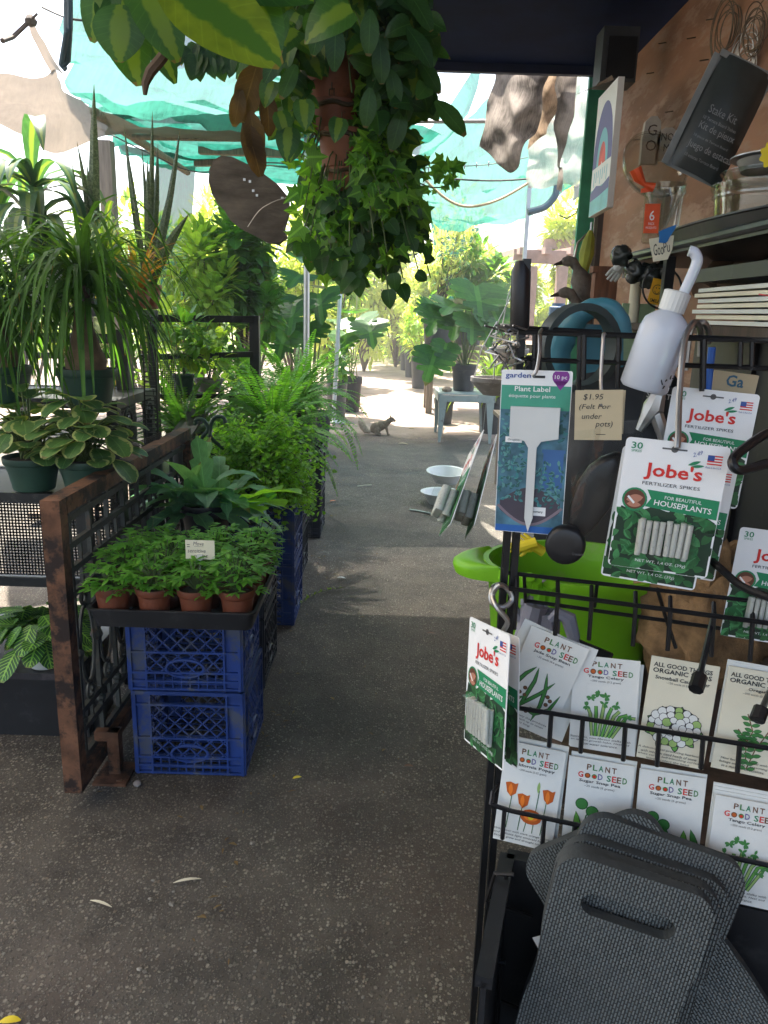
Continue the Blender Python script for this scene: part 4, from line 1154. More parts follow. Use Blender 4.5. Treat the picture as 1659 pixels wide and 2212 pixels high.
b = MB(); rnd.seed(343); bush(b, s + V((0, 0, .25)), .28, .28, .25, 160, .14, .05); b.build('foliage', L_['shrub'], t)
tl = thing('plant_tag', 'blank white plant tag standing in the tall black tub', 'tag', gy(730, 790, c2.y))
b = MB(); q = gy(741, 775, c.y - .02); b.box(q, (.07, .003, .13)); b.bar(q + V((0, .004, -.05)), q + V((0, .004, -.2)), .012, .003); b.build('tag_board', M_['white_pot'], tl)
tl = thing('bamboo_cane', 'thin pale cane leaning against the tall black tub', 'cane', gz(778, 878))
b = MB(); b.tube([gz(778, 878, .003), gy(768, 780, 11.0), gy(772, 600, 11.1)], .008, 6); b.build('cane', M_['kraft'], tl)
# poles
t = thing('metal_pole', 'near galvanised pole rising out of the ferns to the net', 'pole', gy(660, 900, 5.6))
pA = gy(662, 650, 5.75); b = MB(); b.tube([(pA.x, 5.75, 0), (pA.x, 5.75, 2.72)], .022, 12); b.build('tube', M_['steel'], t)
b = MB(); b.tube([(pA.x, 5.75, 2.36), (pA.x, 5.75, 2.46)], .029, 12); b.build('coupling', M_['steel'], t)
t = thing('metal_pole', 'far leaning galvanised pole standing on a white stone beside the grey tub', 'pole', gz(719, 912))
p0 = gz(720, 908, .03); p1 = gy(739, 560, 10.3); b = MB(); b.tube([p0, p1], .028, 10); b.build('tube', M_['steel'], t)
b = MB(); b.tube([p0 + (p1 - p0) * .45, p0 + (p1 - p0) * .48], .036, 10); b.build('coupling', M_['steel'], t)
t = thing('stone', 'flat white stone at the foot of the leaning pole', 'stone', gz(728, 914)); b = MB(); b.lathe([(0, 0), (.11, .003), (.12, .02), (.07, .036), (0, .04)], 14, gz(728, 914), wob=.06); b.build('stone_body', M_['white_pot'], t)

# right: row of black pots with bushes
for i, (px, py, r, h, lab) in enumerate(((908, 839, .2, .62, 'nearest black pot of the row along the right path edge'), (891, 815, .2, .62, 'second black pot of the row along the right path edge'), (879, 800, .2, .62, 'third black pot in the row, with a pale bush'), (867, 785, .2, .6, 'farthest black pot of the row on the right'))):
    rnd.seed(350 + i); c = gz(px, py); t, s = potted('potted_shrub', lab, 'plant', c, r, r * .82, h, NB, 'black pots along the right of the path')
    b = MB(); k = bush(b, s + V((.05, 0, .5)), .5, .45, .5, 420, .17, .06); b.build('foliage', L_[('bright', 'yellow', 'olive', 'bright')[i]], t)
    b = MB(); stems(b, s, [p for p, q in k], .01); b.build('stems', M_['bark'], t)
# far pots at the path's end
for i, px in enumerate((780, 803, 826, 846)):
    rnd.seed(360 + i); c = gz(px, 763); t, s = potted('potted_shrub', ('dark pot at the very end of the path, leftmost of four', 'dark pot at the path\'s end, second from the left of four', 'dark pot at the path\'s end, third from the left of four', 'dark pot at the path\'s end, rightmost of four')[i], 'plant', c, .2, .17, .42, NB, 'dark pots at the end of the path')
    b = MB(); bush(b, s + V((0, 0, .6)), .5, .5, .6, 350, .24, .09); b.build('foliage', L_['yellow' if i % 2 else 'bright'], t)
# staging with stacked pots
t = thing('plank_stand', 'weathered plank staging carrying black pots and the airy bush', 'stand', gy(985, 800, 11.2))
q = gy(920, 745, 11.2); q2 = gy(1100, 745, 11.2); zz = q.z
b = MB(); b.box(((q.x + q2.x) / 2, 11.6, zz - .03), (q2.x - q.x, .9, .05)); b.build('plank_top', M_['wood_grey'], t)
for x in (q.x + .08, q2.x - .08):
    for y in (11.25, 11.95):
        b = MB(); b.bar((x, y, 0), (x, y, zz - .056), .09); b.build('leg', M_['wood_grey'], t)
b = MB(); b.box(((q.x + q2.x) / 2, 11.2, zz - .16), (q2.x - q.x - .2, .03, .14)); b.build('rail', M_['wood_grey'], t)
cc = gy(946, 740, 11.5); cc.z = zz
t, s = potted('potted_shrub', 'airy twiggy bush in a black pot on the planks, before the turquoise strip', 'plant', cc, .24, .2, .55, NB)
rnd.seed(371); b = MB(); k = bush(b, s + V((.1, 0, .85)), .62, .5, .75, 900, .13, .035, clumps=16); b.build('foliage', L_['olive'], t)
b = MB(); stems(b, s, [p for p, q in k], .012); b.build('stems', M_['bark'], t)
cc = gy(1010, 740, 11.7); cc.z = zz
t, s = potted('potted_shrub', 'leafy dark bush in a black pot on the staging behind the monstera', 'plant', cc, .22, .18, .45, NB)
rnd.seed(372); b = MB(); k = bush(b, s + V((.1, 0, .5)), .6, .4, .5, 420, .2, .09); b.build('foliage', L_['shrub'], t)
# green table with the monstera
n0 = gz(946, 956); n1 = gz(930, 933); zt_ = gy(941, 851, n0.y).z
t = thing('metal_table', 'low pale green metal table with splayed legs beside the path', 'table', (n0.x + .3, n0.y + .4, 0))
TM = pm('table_paint', (.3, .36, .34), .45, .1, var=.15, spot=(.2, .2, .18), spot_s=9)
x0, x1, y0, y1 = n0.x - .02, n0.x + .62, n0.y, n1.y
b = MB(); b.box(((x0 + x1) / 2, (y0 + y1) / 2, zt_), (x1 - x0, y1 - y0, .012)); b.build('table_top', TM, t)
b = MB()
for s0, s1 in (((x0, y0), (x1, y0)), ((x0, y1), (x1, y1))): b.box(((s0[0] + s1[0]) / 2, s0[1], zt_ - .045), (s1[0] - s0[0] - .02, .004, .075))
for xx in (x0, x1): b.box((xx, (y0 + y1) / 2, zt_ - .045), (.004, y1 - y0 - .02, .075))
b.build('apron', TM, t)
for xx, sx in ((x0, 1), (x1, -1)):
    for yy, sy in ((y0, 1), (y1, -1)):
        b = MB(); tp = V((xx + sx * .008, yy + sy * .008, zt_ - .01)); bt = V((xx + sx * .02, yy + sy * .01, 0))
        for (ux, uy) in ((.1 * sx, 0), (0, .1 * sy)):
            u0 = V((ux, uy, 0)); nn = V((0, .004 * sy, 0)) if ux else V((.004 * sx, 0, 0))
            vs = [tp, tp + u0, bt + u0 * .28, bt]; a = [b.V(v) for v in vs]; c_ = [b.V(v + nn) for v in vs]
            b.F(a); b.F(c_[::-1])
            for i in range(4): b.F((a[i], c_[i], c_[(i + 1) % 4], a[(i + 1) % 4]))
        b.build('leg', TM, t)
pc = gy(1001, 842, n0.y + .42); pc.z = zt_ + .007
monstera('big monstera with split leaves in a black pot on the green metal table', pc, .145, .3, NB,
         [(975, 660, 8.8, -.1, .5), (1035, 645, 8.7, -.6, .6), (945, 690, 8.7, -.45, .46), (1010, 625, 9.1, .3, .42), (1075, 690, 8.6, -.6, .42), (960, 760, 8.4, -.9, .3), (933, 785, 8.3, -.9, .42), (1060, 650, 9.1, -.2, .46), (985, 700, 8.6, -.5, .42), (1020, 705, 8.5, -.6, .4), (1085, 640, 9.2, .1, .4), (1000, 655, 9.2, .4, .42), (925, 665, 9.0, .0, .36), (1052, 720, 8.5, -.7, .34)], 381, scale=.4)
t = thing('stone', 'small brown lump of bark on the green table top', 'stone', gy(965, 846, n0.y + .2)); q = gz(965, 846, zt_ + .006); b = MB(); b.lathe([(0, 0), (.05, .004), (.06, .03), (.03, .055), (0, .06)], 12, q, wob=.15); b.build('lump', M_['wood_grey'], t)
cpt = gz(958, 918); t, s = potted('nursery_tub', 'empty black pot on the ground under the green table', 'pot', cpt + V((0, .1, 0)), .13, .11, .34, NB)
for i, (px, y) in enumerate(((1075, 770), (1120, 760))):
    rnd.seed(390 + i); c = gy(px, y, 9.5 + i); c.z = 0
    t, s = potted('potted_shrub', ('leafy plant with strappy leaves behind the rack\'s black post', 'bright strappy plant further back behind the rack\'s black post')[i], 'plant', c, .2, .17, .45, NB)
    b = MB()
    for k in range(60): strap(b, s + V((0, 0, U(0, .2))), U(0, 6.283), U(.3, 1.4), U(.5, .9), .06, U(1.2, 2.6), 7)
    b.build('foliage', L_['bright'], t)
rnd.seed(395); c = gy(1150, 700, 6.5); c.z = .5
t, s = potted('strappy_plant', 'sunlit fresh green strappy plant right of the rack\'s black post', 'plant', V((c.x, 6.5, .62)), .12, .1, .2, M_['white_pot'])
b = MB()
for k in range(60): strap(b, s, U(0, 6.283), U(.4, 1.4), U(.25, .45), .035, U(1.5, 3.5), 7)
b.build('foliage', L_['yellow'], t)
t = thing('side_stand', 'pale stand lifting the fresh green strappy plant', 'stand', (c.x, 6.5, 0)); b = MB(); b.box((c.x, 6.5, .6), (.5, .4, .03)); b.build('top', M_['wood_grey'], t)
for ax in (-.2, .2):
    b = MB(); b.bar((c.x + ax, 6.5, 0), (c.x + ax, 6.5, .584), .05); b.build('leg', M_['wood_grey'], t)
# pergola
t = thing('pergola', 'weathered far pergola with thick beam ends', 'pergola', gy(1190, 640, 13)); Yp = 13.0
pw_ = pm('pergola_wood', (.3, .2, .16), .85, var=.2)
for px in (1150, 1215):
    b = MB(); a = gy(px, 575, Yp); b.bar((a.x, Yp, 0), (a.x, Yp, a.z), .16, .16, V((0, 1, 0))); b.build('post', pw_, t)
b = MB(); a = gy(1108, 553, Yp); a2 = gy(1300, 560, Yp); b.bar(a, a2, .16, .2); b.build('beam', pw_, t)
b = MB(); a = gy(1175, 527, Yp + 1.2); a2 = gy(1300, 531, Yp + 1.2); b.bar(a, a2, .16, .16); b.build('beam', pw_, t)
b = MB()
for k in range(3):
    a = gy(1130 + k * 55, 541, Yp - .4); b.bar(a, a + V((0, 2.2, .08)), .1, .1)
b.build('rafter', pw_, t)
# white basins stacked on the ground and the grey cable
pl = gz(953, 1080)
for i, (px, py, z, r, lab) in enumerate(((952, 1088, 0.002, .15, 'lower white plastic basin on the path, right of the aisle'), (962, 1060, .075, .155, 'upper white plastic basin resting askew in the other basin'))):
    q = gz(px, py, 0); q.z = 0
    t = thing('plastic_basin', lab, 'basin', q, 0, 'white plastic basins'); b = MB()
    b.lathe([(0, .001), (r * .62, .001), (r * .95, .085), (r * 1.06, .09), (r * 1.06, .094), (r * .94, .091), (r * .6, .008), (0, .008)], 30, (q.x, q.y, z), rot=Matrix.Rotation(R(5 * i), 3, 'X')); b.build('bowl', M_['white_pot'], t)
t = thing('cable', 'short grey cable end lying on the path by the basins', 'cable', gz(910, 1106)); b = MB(); b.tube([gz(885, 1101, .008), gz(900, 1103, .008), gz(925, 1108, .008), gz(945, 1114, .008)], .008, 6); b.build('cable_body', M_['steel'], t)
# tiered hanging baskets
for i, (px, py, Y, w, lab) in enumerate(((1066, 815, 4.6, 98, 'largest and lowest of the three grey hanging bowls'), (1100, 752, 4.7, 86, 'middle grey hanging bowl of the three'), (1112, 700, 4.8, 60, 'smallest top grey hanging bowl of the three'))):
    c = gy(px, py, Y); r = w * Y / FPX / 2 * .95; t = thing('hanging_bowl', lab, 'bowl', c, 0, 'grey hanging bowls'); b = MB()
    b.lathe([(0, -r * .85), (r * .45, -r * .8), (r * .8, -r * .45), (r * .98, -.03), (r * 1.04, -.025), (r * 1.04, 0), (r * .96, 0), (r * .78, -r * .4), (0, -r * .7)], 26, c, wob=.012); b.build('bowl', M_['grey_pot'], t)
    b = MB()
    for k in range(3):
        a = k * 2.1 + .4; q = c + V((r * math.cos(a), r * math.sin(a), 0)); b.tube([q, q + (c - q) * .3 + V((0, 0, .16)), c + V((0, 0, .32))], .004, 5)
    b.build('wire_hanger', M_['wire'], t)

# ---- squirrel, crouching side-on and facing right
sq = gz(822, 940); t = thing('squirrel', 'grey brown squirrel crouching on the path with its bushy tail behind it', 'squirrel', sq, R(4))
k = 1.12
def ell(b, c, r, ax=(0, 0, 0), n=16):
    from mathutils import Euler
    rot = Euler(ax).to_matrix(); pr = [(math.sin(math.pi * i / 10), -math.cos(math.pi * i / 10)) for i in range(11)]
    rings = []
    for (q, z) in pr: rings.append([b.V(V(c) * k + rot @ V((q * r[0] * k * math.cos(2 * math.pi * j / n), q * r[1] * k * math.sin(2 * math.pi * j / n), z * r[2] * k))) for j in range(n)])
    for A_, B_ in zip(rings, rings[1:]):
        for j in range(n): b.F((A_[j], A_[(j + 1) % n], B_[(j + 1) % n], B_[j]))
def limb(b, pts, rr_): b.tube([V(p) * k for p in pts], [q * k for q in rr_], 12)
sb = MB()
ell(sb, (-.05, 0, .075), (.062, .052, .062)); ell(sb, (.0, 0, .1), (.06, .046, .052), (0, R(-25), 0)); ell(sb, (.045, 0, .118), (.045, .036, .04), (0, R(-35), 0)); ell(sb, (.082, 0, .148), (.03, .027, .032)); ell(sb, (.112, 0, .168), (.032, .027, .027), (0, R(15), 0)); ell(sb, (.14, 0, .158), (.02, .015, .014), (0, R(20), 0))
for s_ in (-1, 1):
    ell(sb, (-.045, .036 * s_, .055), (.045, .022, .042), (0, R(20), 0)); limb(sb, [(-.02, .046 * s_, .045), (-.052, .05 * s_, .018), (-.02, .052 * s_, .009), (.012, .052 * s_, .008)], [.018, .013, .01, .008])
    limb(sb, [(.05, .024 * s_, .1), (.066, .028 * s_, .06), (.074, .028 * s_, .025), (.078, .028 * s_, .009), (.1, .03 * s_, .007)], [.02, .014, .01, .009, .007])
limb(sb, [(-.07, 0, .06), (-.1, 0, .045), (-.115, .003, .04)], [.03, .02, .014])
def remeshed(b, vox):
    me = bpy.data.meshes.new('s'); me.from_pydata(b.v, [], b.f); o = bpy.data.objects.new('s', me); COL.objects.link(o)
    m = o.modifiers.new('r', 'REMESH'); m.mode = 'VOXEL'; m.voxel_size = vox
    m = o.modifiers.new('k', 'SMOOTH'); m.iterations = 4; m.factor = .5
    r = bpy.data.meshes.new_from_object(o.evaluated_get(bpy.context.evaluated_depsgraph_get()))
    vs = [tuple(v.co) for v in r.vertices]; fs = [tuple(p.vertices) for p in r.polygons]; bpy.data.objects.remove(o); return vs, fs
vs, fs = remeshed(sb, .0045); b = MB(); b.geo(vs, fs)
furm = pm('squirrel_fur', (.2, .145, .095), .9, var=.35, vs=40, bump=.6, bs=300, spot=(.32, .26, .19), spot_s=70)
b.build('body', furm, t, world=False, smooth=180)
rnd.seed(401); b = MB(); tp = [V(p) * k for p in ((-.085, 0, .055), (-.12, .004, .035), (-.155, .008, .045), (-.185, .01, .08), (-.21, .01, .12), (-.235, .01, .145))]
rr_ = [.018, .026, .036, .04, .034, .012]; b.tube(tp, rr_, 10)
for i in range(700):
    u = U(0, 4.9); j = int(u); p = tp[j].lerp(tp[j + 1], u - j); d = V((rnd.gauss(0, 1), rnd.gauss(0, 1), rnd.gauss(0, 1))).normalized()
    q = p + d * (rr_[j] * .85); b.leaf(q, d * .8 + (tp[j + 1] - tp[j]).normalized() * 1.2, .035, .004, .3, 0, 1)
b.build('tail', pm('squirrel_tail', (.38, .3, .22), .95, var=.35, vs=60), t, world=False, smooth=180)
for s in (-1, 1):
    b = MB(); b.lathe([(.004, -.012), (.011, 0), (.01, .012), (.003, .026), (0, .028)], 10, V((.1, .016 * s, .19)) * k, sx=.55); b.build('ear', furm, t, world=False)
    b = MB(); b.lathe([(0, -.006), (.005, -.003), (.006, 0), (.005, .003), (0, .006)], 8, V((.122, .0235 * s, .174)) * k); b.build('eye', M_['ink'], t, world=False)
# ================================================================== overhead: shade cloths, poles, hanging pots
def patch(b, rows, sub=6, sag=.0, wr=.02, seed=0, m=0, rag=0):
    """cloth lofted through rows of points, subdivided, with small wrinkles"""
    def cr(a, b_, c, d, t):
        return (b_ * 2 + (c - a) * t + (a * 2 - b_ * 5 + c * 4 - d) * t * t + (b_ * 3 - a - c * 3 + d) * t ** 3) * .5
    def dense(pts):
        o = []; n = len(pts)
        for i in range(n - 1):
            for k in range(sub): o.append(cr(pts[max(0, i - 1)], pts[i], pts[i + 1], pts[min(n - 1, i + 2)], k / sub))
        o.append(pts[-1]); return o
    g = [dense([V(p) for p in r]) for r in rows]; cols = list(zip(*g)); g = [dense(list(c)) for c in cols]
    ids = []
    nu, nv = len(g), len(g[0])
    for i, c in enumerate(g):
        l = []
        for j, p in enumerate(c):
            w = 1.3 * wr * (noise.noise(V((p.x * 2.2 + seed, p.y * 2.2, p.z * 2))) + .5 * noise.noise(V((p.x * 6, p.y * 6 + seed, 1))))
            if rag:
                q = p * 9; p = p + V((noise.noise(q), noise.noise(q + V((5, 1, 2))) * 1.5, noise.noise(q + V((1, 7, 3))))) * rag
            l.append(b.V(p + V((w * .4, w, w - sag * math.sin(math.pi * i / (nu - 1)) * math.sin(math.pi * j / (nv - 1)))), (i / (nu - 1), j / (nv - 1))))
        ids.append(l)
    for i in range(nu - 1):
        for j in range(nv - 1): b.F((ids[i][j], ids[i + 1][j], ids[i + 1][j + 1], ids[i][j + 1]), m)
def G(*q): return gy(*q)
netm = clothm('teal_shade_net', (.04, .2, .15), .13, .8, (.022, .1, .073), fine=160, var=.4)
netd = clothm('deep_teal_net', (.02, .16, .115), .04, .75, (.009, .078, .055), fine=160, var=.5)
cloth = clothm('beige_cloth', (.3, .26, .21), .04, .5, (.13, .105, .08), fine=160)
def net(name, label, rows, mat, seed=0, wr=.03, sag=0, cat='shade net', group=None, sub=6, rag=0):
    r = [[G(*p) for p in row] for row in rows]; b = MB(); patch(b, r, sub, sag, wr, seed, 0, rag); 
    t = b.build(name, mat, smooth=180); tag(t, label, cat, group); return t
SN = 'teal shade nets strung overhead'
net('shade_net', 'largest pale teal shade net, overhead between the beige cloth and the hanging pots',
    [[(150, -60, 3.3), (330, -60, 3.3), (600, -60, 3.3), (960, -60, 3.4)], [(148, 90, 4.3), (320, 100, 4.3), (520, 100, 4.3), (900, 110, 4.3)],
     [(160, 190, 5.2), (320, 225, 5.2), (500, 240, 5.2), (885, 240, 5.2)], [(215, 250, 6.0), (330, 262, 6.0), (500, 285, 6.0), (885, 305, 6.0)]], netm, 1, .12, group=SN)
net('shade_net', 'darker teal net strip hanging below the largest net\'s edge',
    [[(205, 236, 5.6), (330, 248, 5.6), (500, 268, 5.6), (960, 285, 5.6)], [(240, 272, 7.0), (350, 280, 7.0), (510, 300, 7.0), (880, 330, 7.0)], [(260, 310, 8.2), (360, 330, 8.2), (520, 345, 8.2), (880, 365, 8.2)]], netd, 2, .1, group=SN)
net('shade_net', 'teal net sagging behind the wooden beams above the bark slab',
    [[(240, 312, 7.9), (400, 328, 7.9), (560, 338, 7.9), (920, 358, 7.9)], [(330, 352, 9.6), (420, 356, 9.6), (570, 372, 9.6), (880, 395, 9.6)], [(400, 355, 11), (450, 372, 11), (600, 395, 11), (880, 420, 11)]], netd, 3, .08, group=SN)
net('shade_net', 'upright pale teal net behind the snake plant blades',
    [[(335, 350, 8.8), (380, 352, 8.8), (425, 355, 8.8)], [(340, 450, 8.8), (378, 450, 8.8), (418, 452, 8.8)], [(345, 640, 8.8), (380, 640, 8.8), (410, 640, 8.8)]], netm, 4, .05, group=SN)
net('shade_net', 'narrow rolled teal net running diagonally beside the roof edge',
    [[(880, 330, 6.6), (960, 245, 5.9), (1040, 122, 5.0)], [(905, 338, 6.7), (985, 262, 6.0), (1034, 180, 5.3)], [(925, 342, 6.8), (970, 300, 6.3), (1010, 250, 5.8)]], netm, 5, .04, group=SN)
net('shade_net', 'wide sagging turquoise net behind the string wires, right of the ivy',
    [[(860, 345, 6.8), (940, 320, 6.8), (1020, 245, 6.8), (1085, 190, 6.8), (1250, 150, 6.8)], [(860, 400, 8.2), (950, 380, 8.2), (1050, 330, 8.2), (1130, 300, 8.2), (1270, 280, 8.2)],
     [(880, 450, 9.6), (960, 450, 9.6), (1060, 430, 9.6), (1140, 405, 9.6), (1280, 360, 9.6)], [(895, 490, 10.4), (980, 500, 10.4), (1060, 490, 10.4), (1150, 462, 10.4), (1215, 405, 10.4)]], netm, 6, .14, group=SN)
net('shade_net', 'turquoise net strip hanging straight down behind the airy bush',
    [[(930, 480, 12.6), (985, 488, 12.6), (1036, 490, 12.6)], [(940, 560, 12.6), (990, 560, 12.6), (1034, 560, 12.6)], [(945, 660, 12.6), (990, 660, 12.6), (1030, 660, 12.6)]], netd, 7, .05, group=SN)
net('beige_cloth', 'beige shade cloth pulled to a knot at upper left',
    [[(-60, 150, 4.4), (20, 162, 4.5), (95, 162, 4.6), (122, 150, 4.6), (150, 185, 4.9), (205, 240, 5.3), (330, 272, 5.6), (540, 290, 5.8)],
     [(-60, 215, 4.8), (20, 225, 4.9), (85, 235, 5.0), (120, 238, 5.05), (155, 248, 5.1), (215, 262, 5.4), (330, 282, 5.7), (545, 296, 5.85)],
     [(-60, 255, 5.5), (0, 272, 5.5), (45, 300, 5.5), (115, 330, 5.5), (170, 312, 5.5), (240, 286, 5.6), (330, 295, 5.75), (550, 302, 5.9)]], cloth, 8, .05, cat='shade cloth', sub=7)
lc = clothm('diffuser_cloth', (.45, .4, .33), 0, .6, (.42, .37, .3), fine=160)  # cloth added out of view so soft light falls from the left
b = MB(); patch(b, [[V((x, y, 3.05 + .12 * math.sin(x * 2 + y))) for x in (-5.2, -4, -2.6, -1.18)] for y in (-1.6, 0, 1.8, 3.6)], 4, .1, .05, 9)
tag(b.build('beige_cloth', lc, smooth=180), 'unseen pale cloth added overhead to soften the light on the benches', 'shade cloth')
t = thing('cloth_knot', 'gathered corner of the beige cloth tied up in the open sky', 'cloth', G(70, 50, 4.2))
b = MB(); patch(b, [[G(60, 52, 4.15), G(66, 48, 4.15), G(74, 52, 4.15)], [G(76, 95, 4.4), G(86, 95, 4.4), G(96, 92, 4.4)], [G(112, 158, 4.62), G(124, 152, 4.62), G(146, 178, 4.8)]], 5, 0, .01, 3); b.build('cloth_tail', cloth, t, smooth=180)
b = MB(); k0 = G(66, 44, 4.15); b.lathe([(0, -.03), (.022, -.02), (.03, 0), (.018, .02), (0, .03)], 10, k0, wob=.1); b.tube([k0, G(28, 80, 4.1), G(5, 88, 4.0)], .012, 6); b.tube([k0, G(80, 30, 4.1)], .006, 5); b.build('knot', M_['wood_dark'], t)
# poles and beams
def polepx(name, label, a, b_, r, mat, cat='pole', group=None, sq=None):
    t = thing(name, label, cat, G(*a), 0, group); b = MB()
    if sq: b.bar(G(*a), G(*b_), *sq)
    else: b.tube([G(*a), G(*b_)], r, 10)
    b.build('bar', mat, t); return t
BE = 'weathered wooden beams under the shade nets'
polepx('wood_beam', 'longest weathered beam sloping from the beige cloth down to the bark slab', (205, 243, 5.3), (405, 372, 7.9), .03, M_['wood_grey'], 'beam', BE)
polepx('wood_beam', 'level weathered beam running to the ivy above the bark slab', (430, 322, 7.4), (700, 333, 7.4), .04, M_['wood_grey'], 'beam', BE, (.08, .08))
polepx('wood_beam', 'lower thin weathered beam just above the bark slab', (420, 352, 8.0), (700, 349, 8.0), .03, M_['wood_grey'], 'beam', BE, (.06, .06))
polepx('wood_beam', 'short pale beam directly beneath the beige cloth\'s right tail', (285, 296, 5.9), (520, 300, 6.0), .02, M_['wood_grey'], 'beam', BE)
t = thing('wood_post', 'grey timber post behind the leaf tips under the beige cloth', 'post', G(228, 600, 7)); q = G(228, 305, 7); b = MB(); b.bar((q.x, 7, 0), (q.x, 7, q.z), .11, .11, V((0, 1, 0))); b.build('timber', M_['wood_grey'], t)
t = thing('blue_hose', 'blue grey hose bundle hanging at the net\'s left edge', 'hose', G(145, 100, 3.6)); b = MB(); b.tube([G(150, -30, 3.6), G(150, 60, 3.6), G(146, 130, 3.7), G(135, 142, 3.7)], .014, 8); b.tube([G(143, -30, 3.6), G(144, 70, 3.6), G(132, 140, 3.7), G(142, 150, 3.7)], .012, 8); b.build('hose', pm('blue_hose', (.03, .07, .12), .5), t)
t = thing('metal_pipe', 'straight grey conduit spanning from the ivy to the clear plastic sheet', 'pipe', G(1040, 263, 4.9)); b = MB(); b.tube([G(872, 263, 4.9), G(1213, 261, 4.9)], .011, 10); b.build('tube', M_['steel'], t)
b = MB(); q = G(1213, 261, 4.9); b.tube([q + V((0, 0, .06)), q - V((0, 0, .06))], .018, 8); b.build('coupling', M_['black_metal'], t)
# strings
def string(label, pts, r, mat, name='wire', cat='wire'):
    t = thing(name, label, cat, G(*pts[0])); b = MB(); b.tube(smooth_pts([G(*p) for p in pts]), r, 6); b.build('strand', mat, t); return t
string('dark cable strung across the white sky right of the ivy', [(890, 360, 5.6), (930, 378, 5.6), (1000, 388, 5.6), (1080, 390, 5.6), (1145, 386, 5.6)], .006, M_['black_plastic'])
string('pale rope sagging in a deep curve below the dark cable', [(890, 352, 5.4), (930, 400, 5.4), (975, 436, 5.4), (1020, 446, 5.4), (1080, 430, 5.4), (1142, 395, 5.4)], .009, M_['kraft'], 'rope', 'rope')
t = string('thin wire strung with tiny lamps above the dark cable', [(890, 365, 5.7), (960, 360, 5.7), (1050, 356, 5.7), (1140, 340, 5.7)], .003, M_['black_plastic'], 'light_string', 'lights')
b = MB()
for k in range(9):
    q = G(900 + k * 26, 364 - k * 2.3, 5.7); b.lathe([(0, -.03), (.005, -.025), (.005, 0), (0, .003)], 6, q)
b.build('bulb', M_['steel'], t)
string('dark thin line slung across under the largest net', [(200, 270, 6.3), (330, 335, 6.3), (430, 372, 6.3), (560, 352, 6.3), (650, 356, 6.3)], .005, M_['black_plastic'])
string('thin wire across the open sky corner beside the hose', [(90, 15, 3.7), (150, 40, 3.7), (210, 45, 3.7)], .005, M_['black_plastic'])
# tattered sheets by the roof
def sheet(name, label, rows, mat, seed, wr=.03): return net(name, label, rows, mat, seed, wr, cat='plastic sheet', sub=10, rag=.035)
tar = clothm('torn_sheet', (.2, .18, .16), 0, .55, (.16, .14, .125), fine=160, var=.7, ns=9)
clr = clothm('clear_sheet', (.42, .41, .38), .3, .6, (.3, .28, .25), fine=160, var=.3, ns=9)
sheet('tarp_sheet', 'torn dark tarpaulin hanging from the roof edge right of the nets', [[(1080, 112, 4.45), (1110, 112, 4.47), (1150, 112, 4.5), (1198, 112, 4.5)], [(1060, 190, 4.45), (1095, 190, 4.5), (1135, 190, 4.55), (1182, 190, 4.5)], [(1044, 268, 4.45), (1075, 285, 4.5), (1110, 285, 4.55), (1160, 262, 4.5)], [(1036, 318, 4.45), (1070, 336, 4.48), (1103, 368, 4.5), (1142, 300, 4.5)]], tar, 11, .05)
sheet('tarp_sheet', 'brown stained tarpaulin piece between the dark tarpaulin and the clear sheet', [[(1185, 118, 4.6), (1205, 118, 4.62), (1228, 118, 4.6)], [(1160, 210, 4.6), (1185, 215, 4.64), (1215, 215, 4.6)], [(1135, 330, 4.62), (1160, 310, 4.62), (1180, 290, 4.6)]], clothm('stained_sheet', (.3, .22, .16), 0, .5, (.22, .16, .11), fine=160, var=.7, ns=9), 12, .05)
sheet('clear_sheet', 'cloudy clear plastic sheet hanging in front of the bright yard', [[(1150, 200, 4.75), (1215, 160, 4.75), (1278, 125, 4.7)], [(1145, 265, 4.78), (1212, 255, 4.8), (1276, 240, 4.74)], [(1143, 340, 4.8), (1210, 338, 4.85), (1272, 335, 4.75)], [(1142, 402, 4.8), (1205, 402, 4.85), (1262, 398, 4.75)]], clr, 13, .035)
sheet('tarp_sheet', 'narrow black twisted tarpaulin strip knotted in front of the clear sheet', [[(1208, 118, 4.5), (1225, 118, 4.52), (1262, 118, 4.5)], [(1206, 240, 4.5), (1218, 240, 4.52), (1240, 250, 4.5)], [(1202, 345, 4.5), (1205, 348, 4.5), (1212, 350, 4.5)], [(1204, 362, 4.48), (1209, 362, 4.48), (1214, 362, 4.48)], [(1208, 400, 4.5), (1214, 402, 4.5), (1222, 412, 4.5)]], tar, 14, .04)
t = thing('yard_lamp', 'round white lamp shade hanging by the clear sheet\'s lower corner', 'lamp', G(1253, 412, 4.9)); b = MB(); b.lathe([(.0, .05), (.02, .05), (.03, .02), (.055, -.01), (.058, -.02), (.05, -.012), (0, .0)], 20, G(1253, 415, 4.9), rot=Matrix.Rotation(R(-35), 3, 'Y')); b.build('shade', M_['white_pot'], t)
b = MB(); b.tube([G(1253, 400, 4.9), G(1254, 430, 4.9), G(1245, 460, 4.9), G(1225, 472, 4.9), G(1208, 465, 4.9)], .004, 5); b.build('cord', M_['black_plastic'], t)
t = thing('blue_pipe', 'curved blue grey pipe at the turquoise net\'s lower right corner', 'pipe', G(1180, 440, 7)); b = MB(); b.tube(smooth_pts([G(1204, 400, 7), G(1198, 425, 7), G(1175, 448, 7), G(1140, 458, 7)]), .03, 10); b.build('tube', pm('blue_pipe', (.05, .1, .13), .5), t)
t = thing('steel_strut', 'thin grey strut post standing below the clear plastic sheet', 'post', G(1142, 600, 7.5)); b = MB(); q = G(1144, 402, 7.5); b.bar((q.x, 7.5, 0), (q.x, 7.5, q.z), .035, .03, V((0, 1, 0))); b.build('strut', M_['steel'], t)

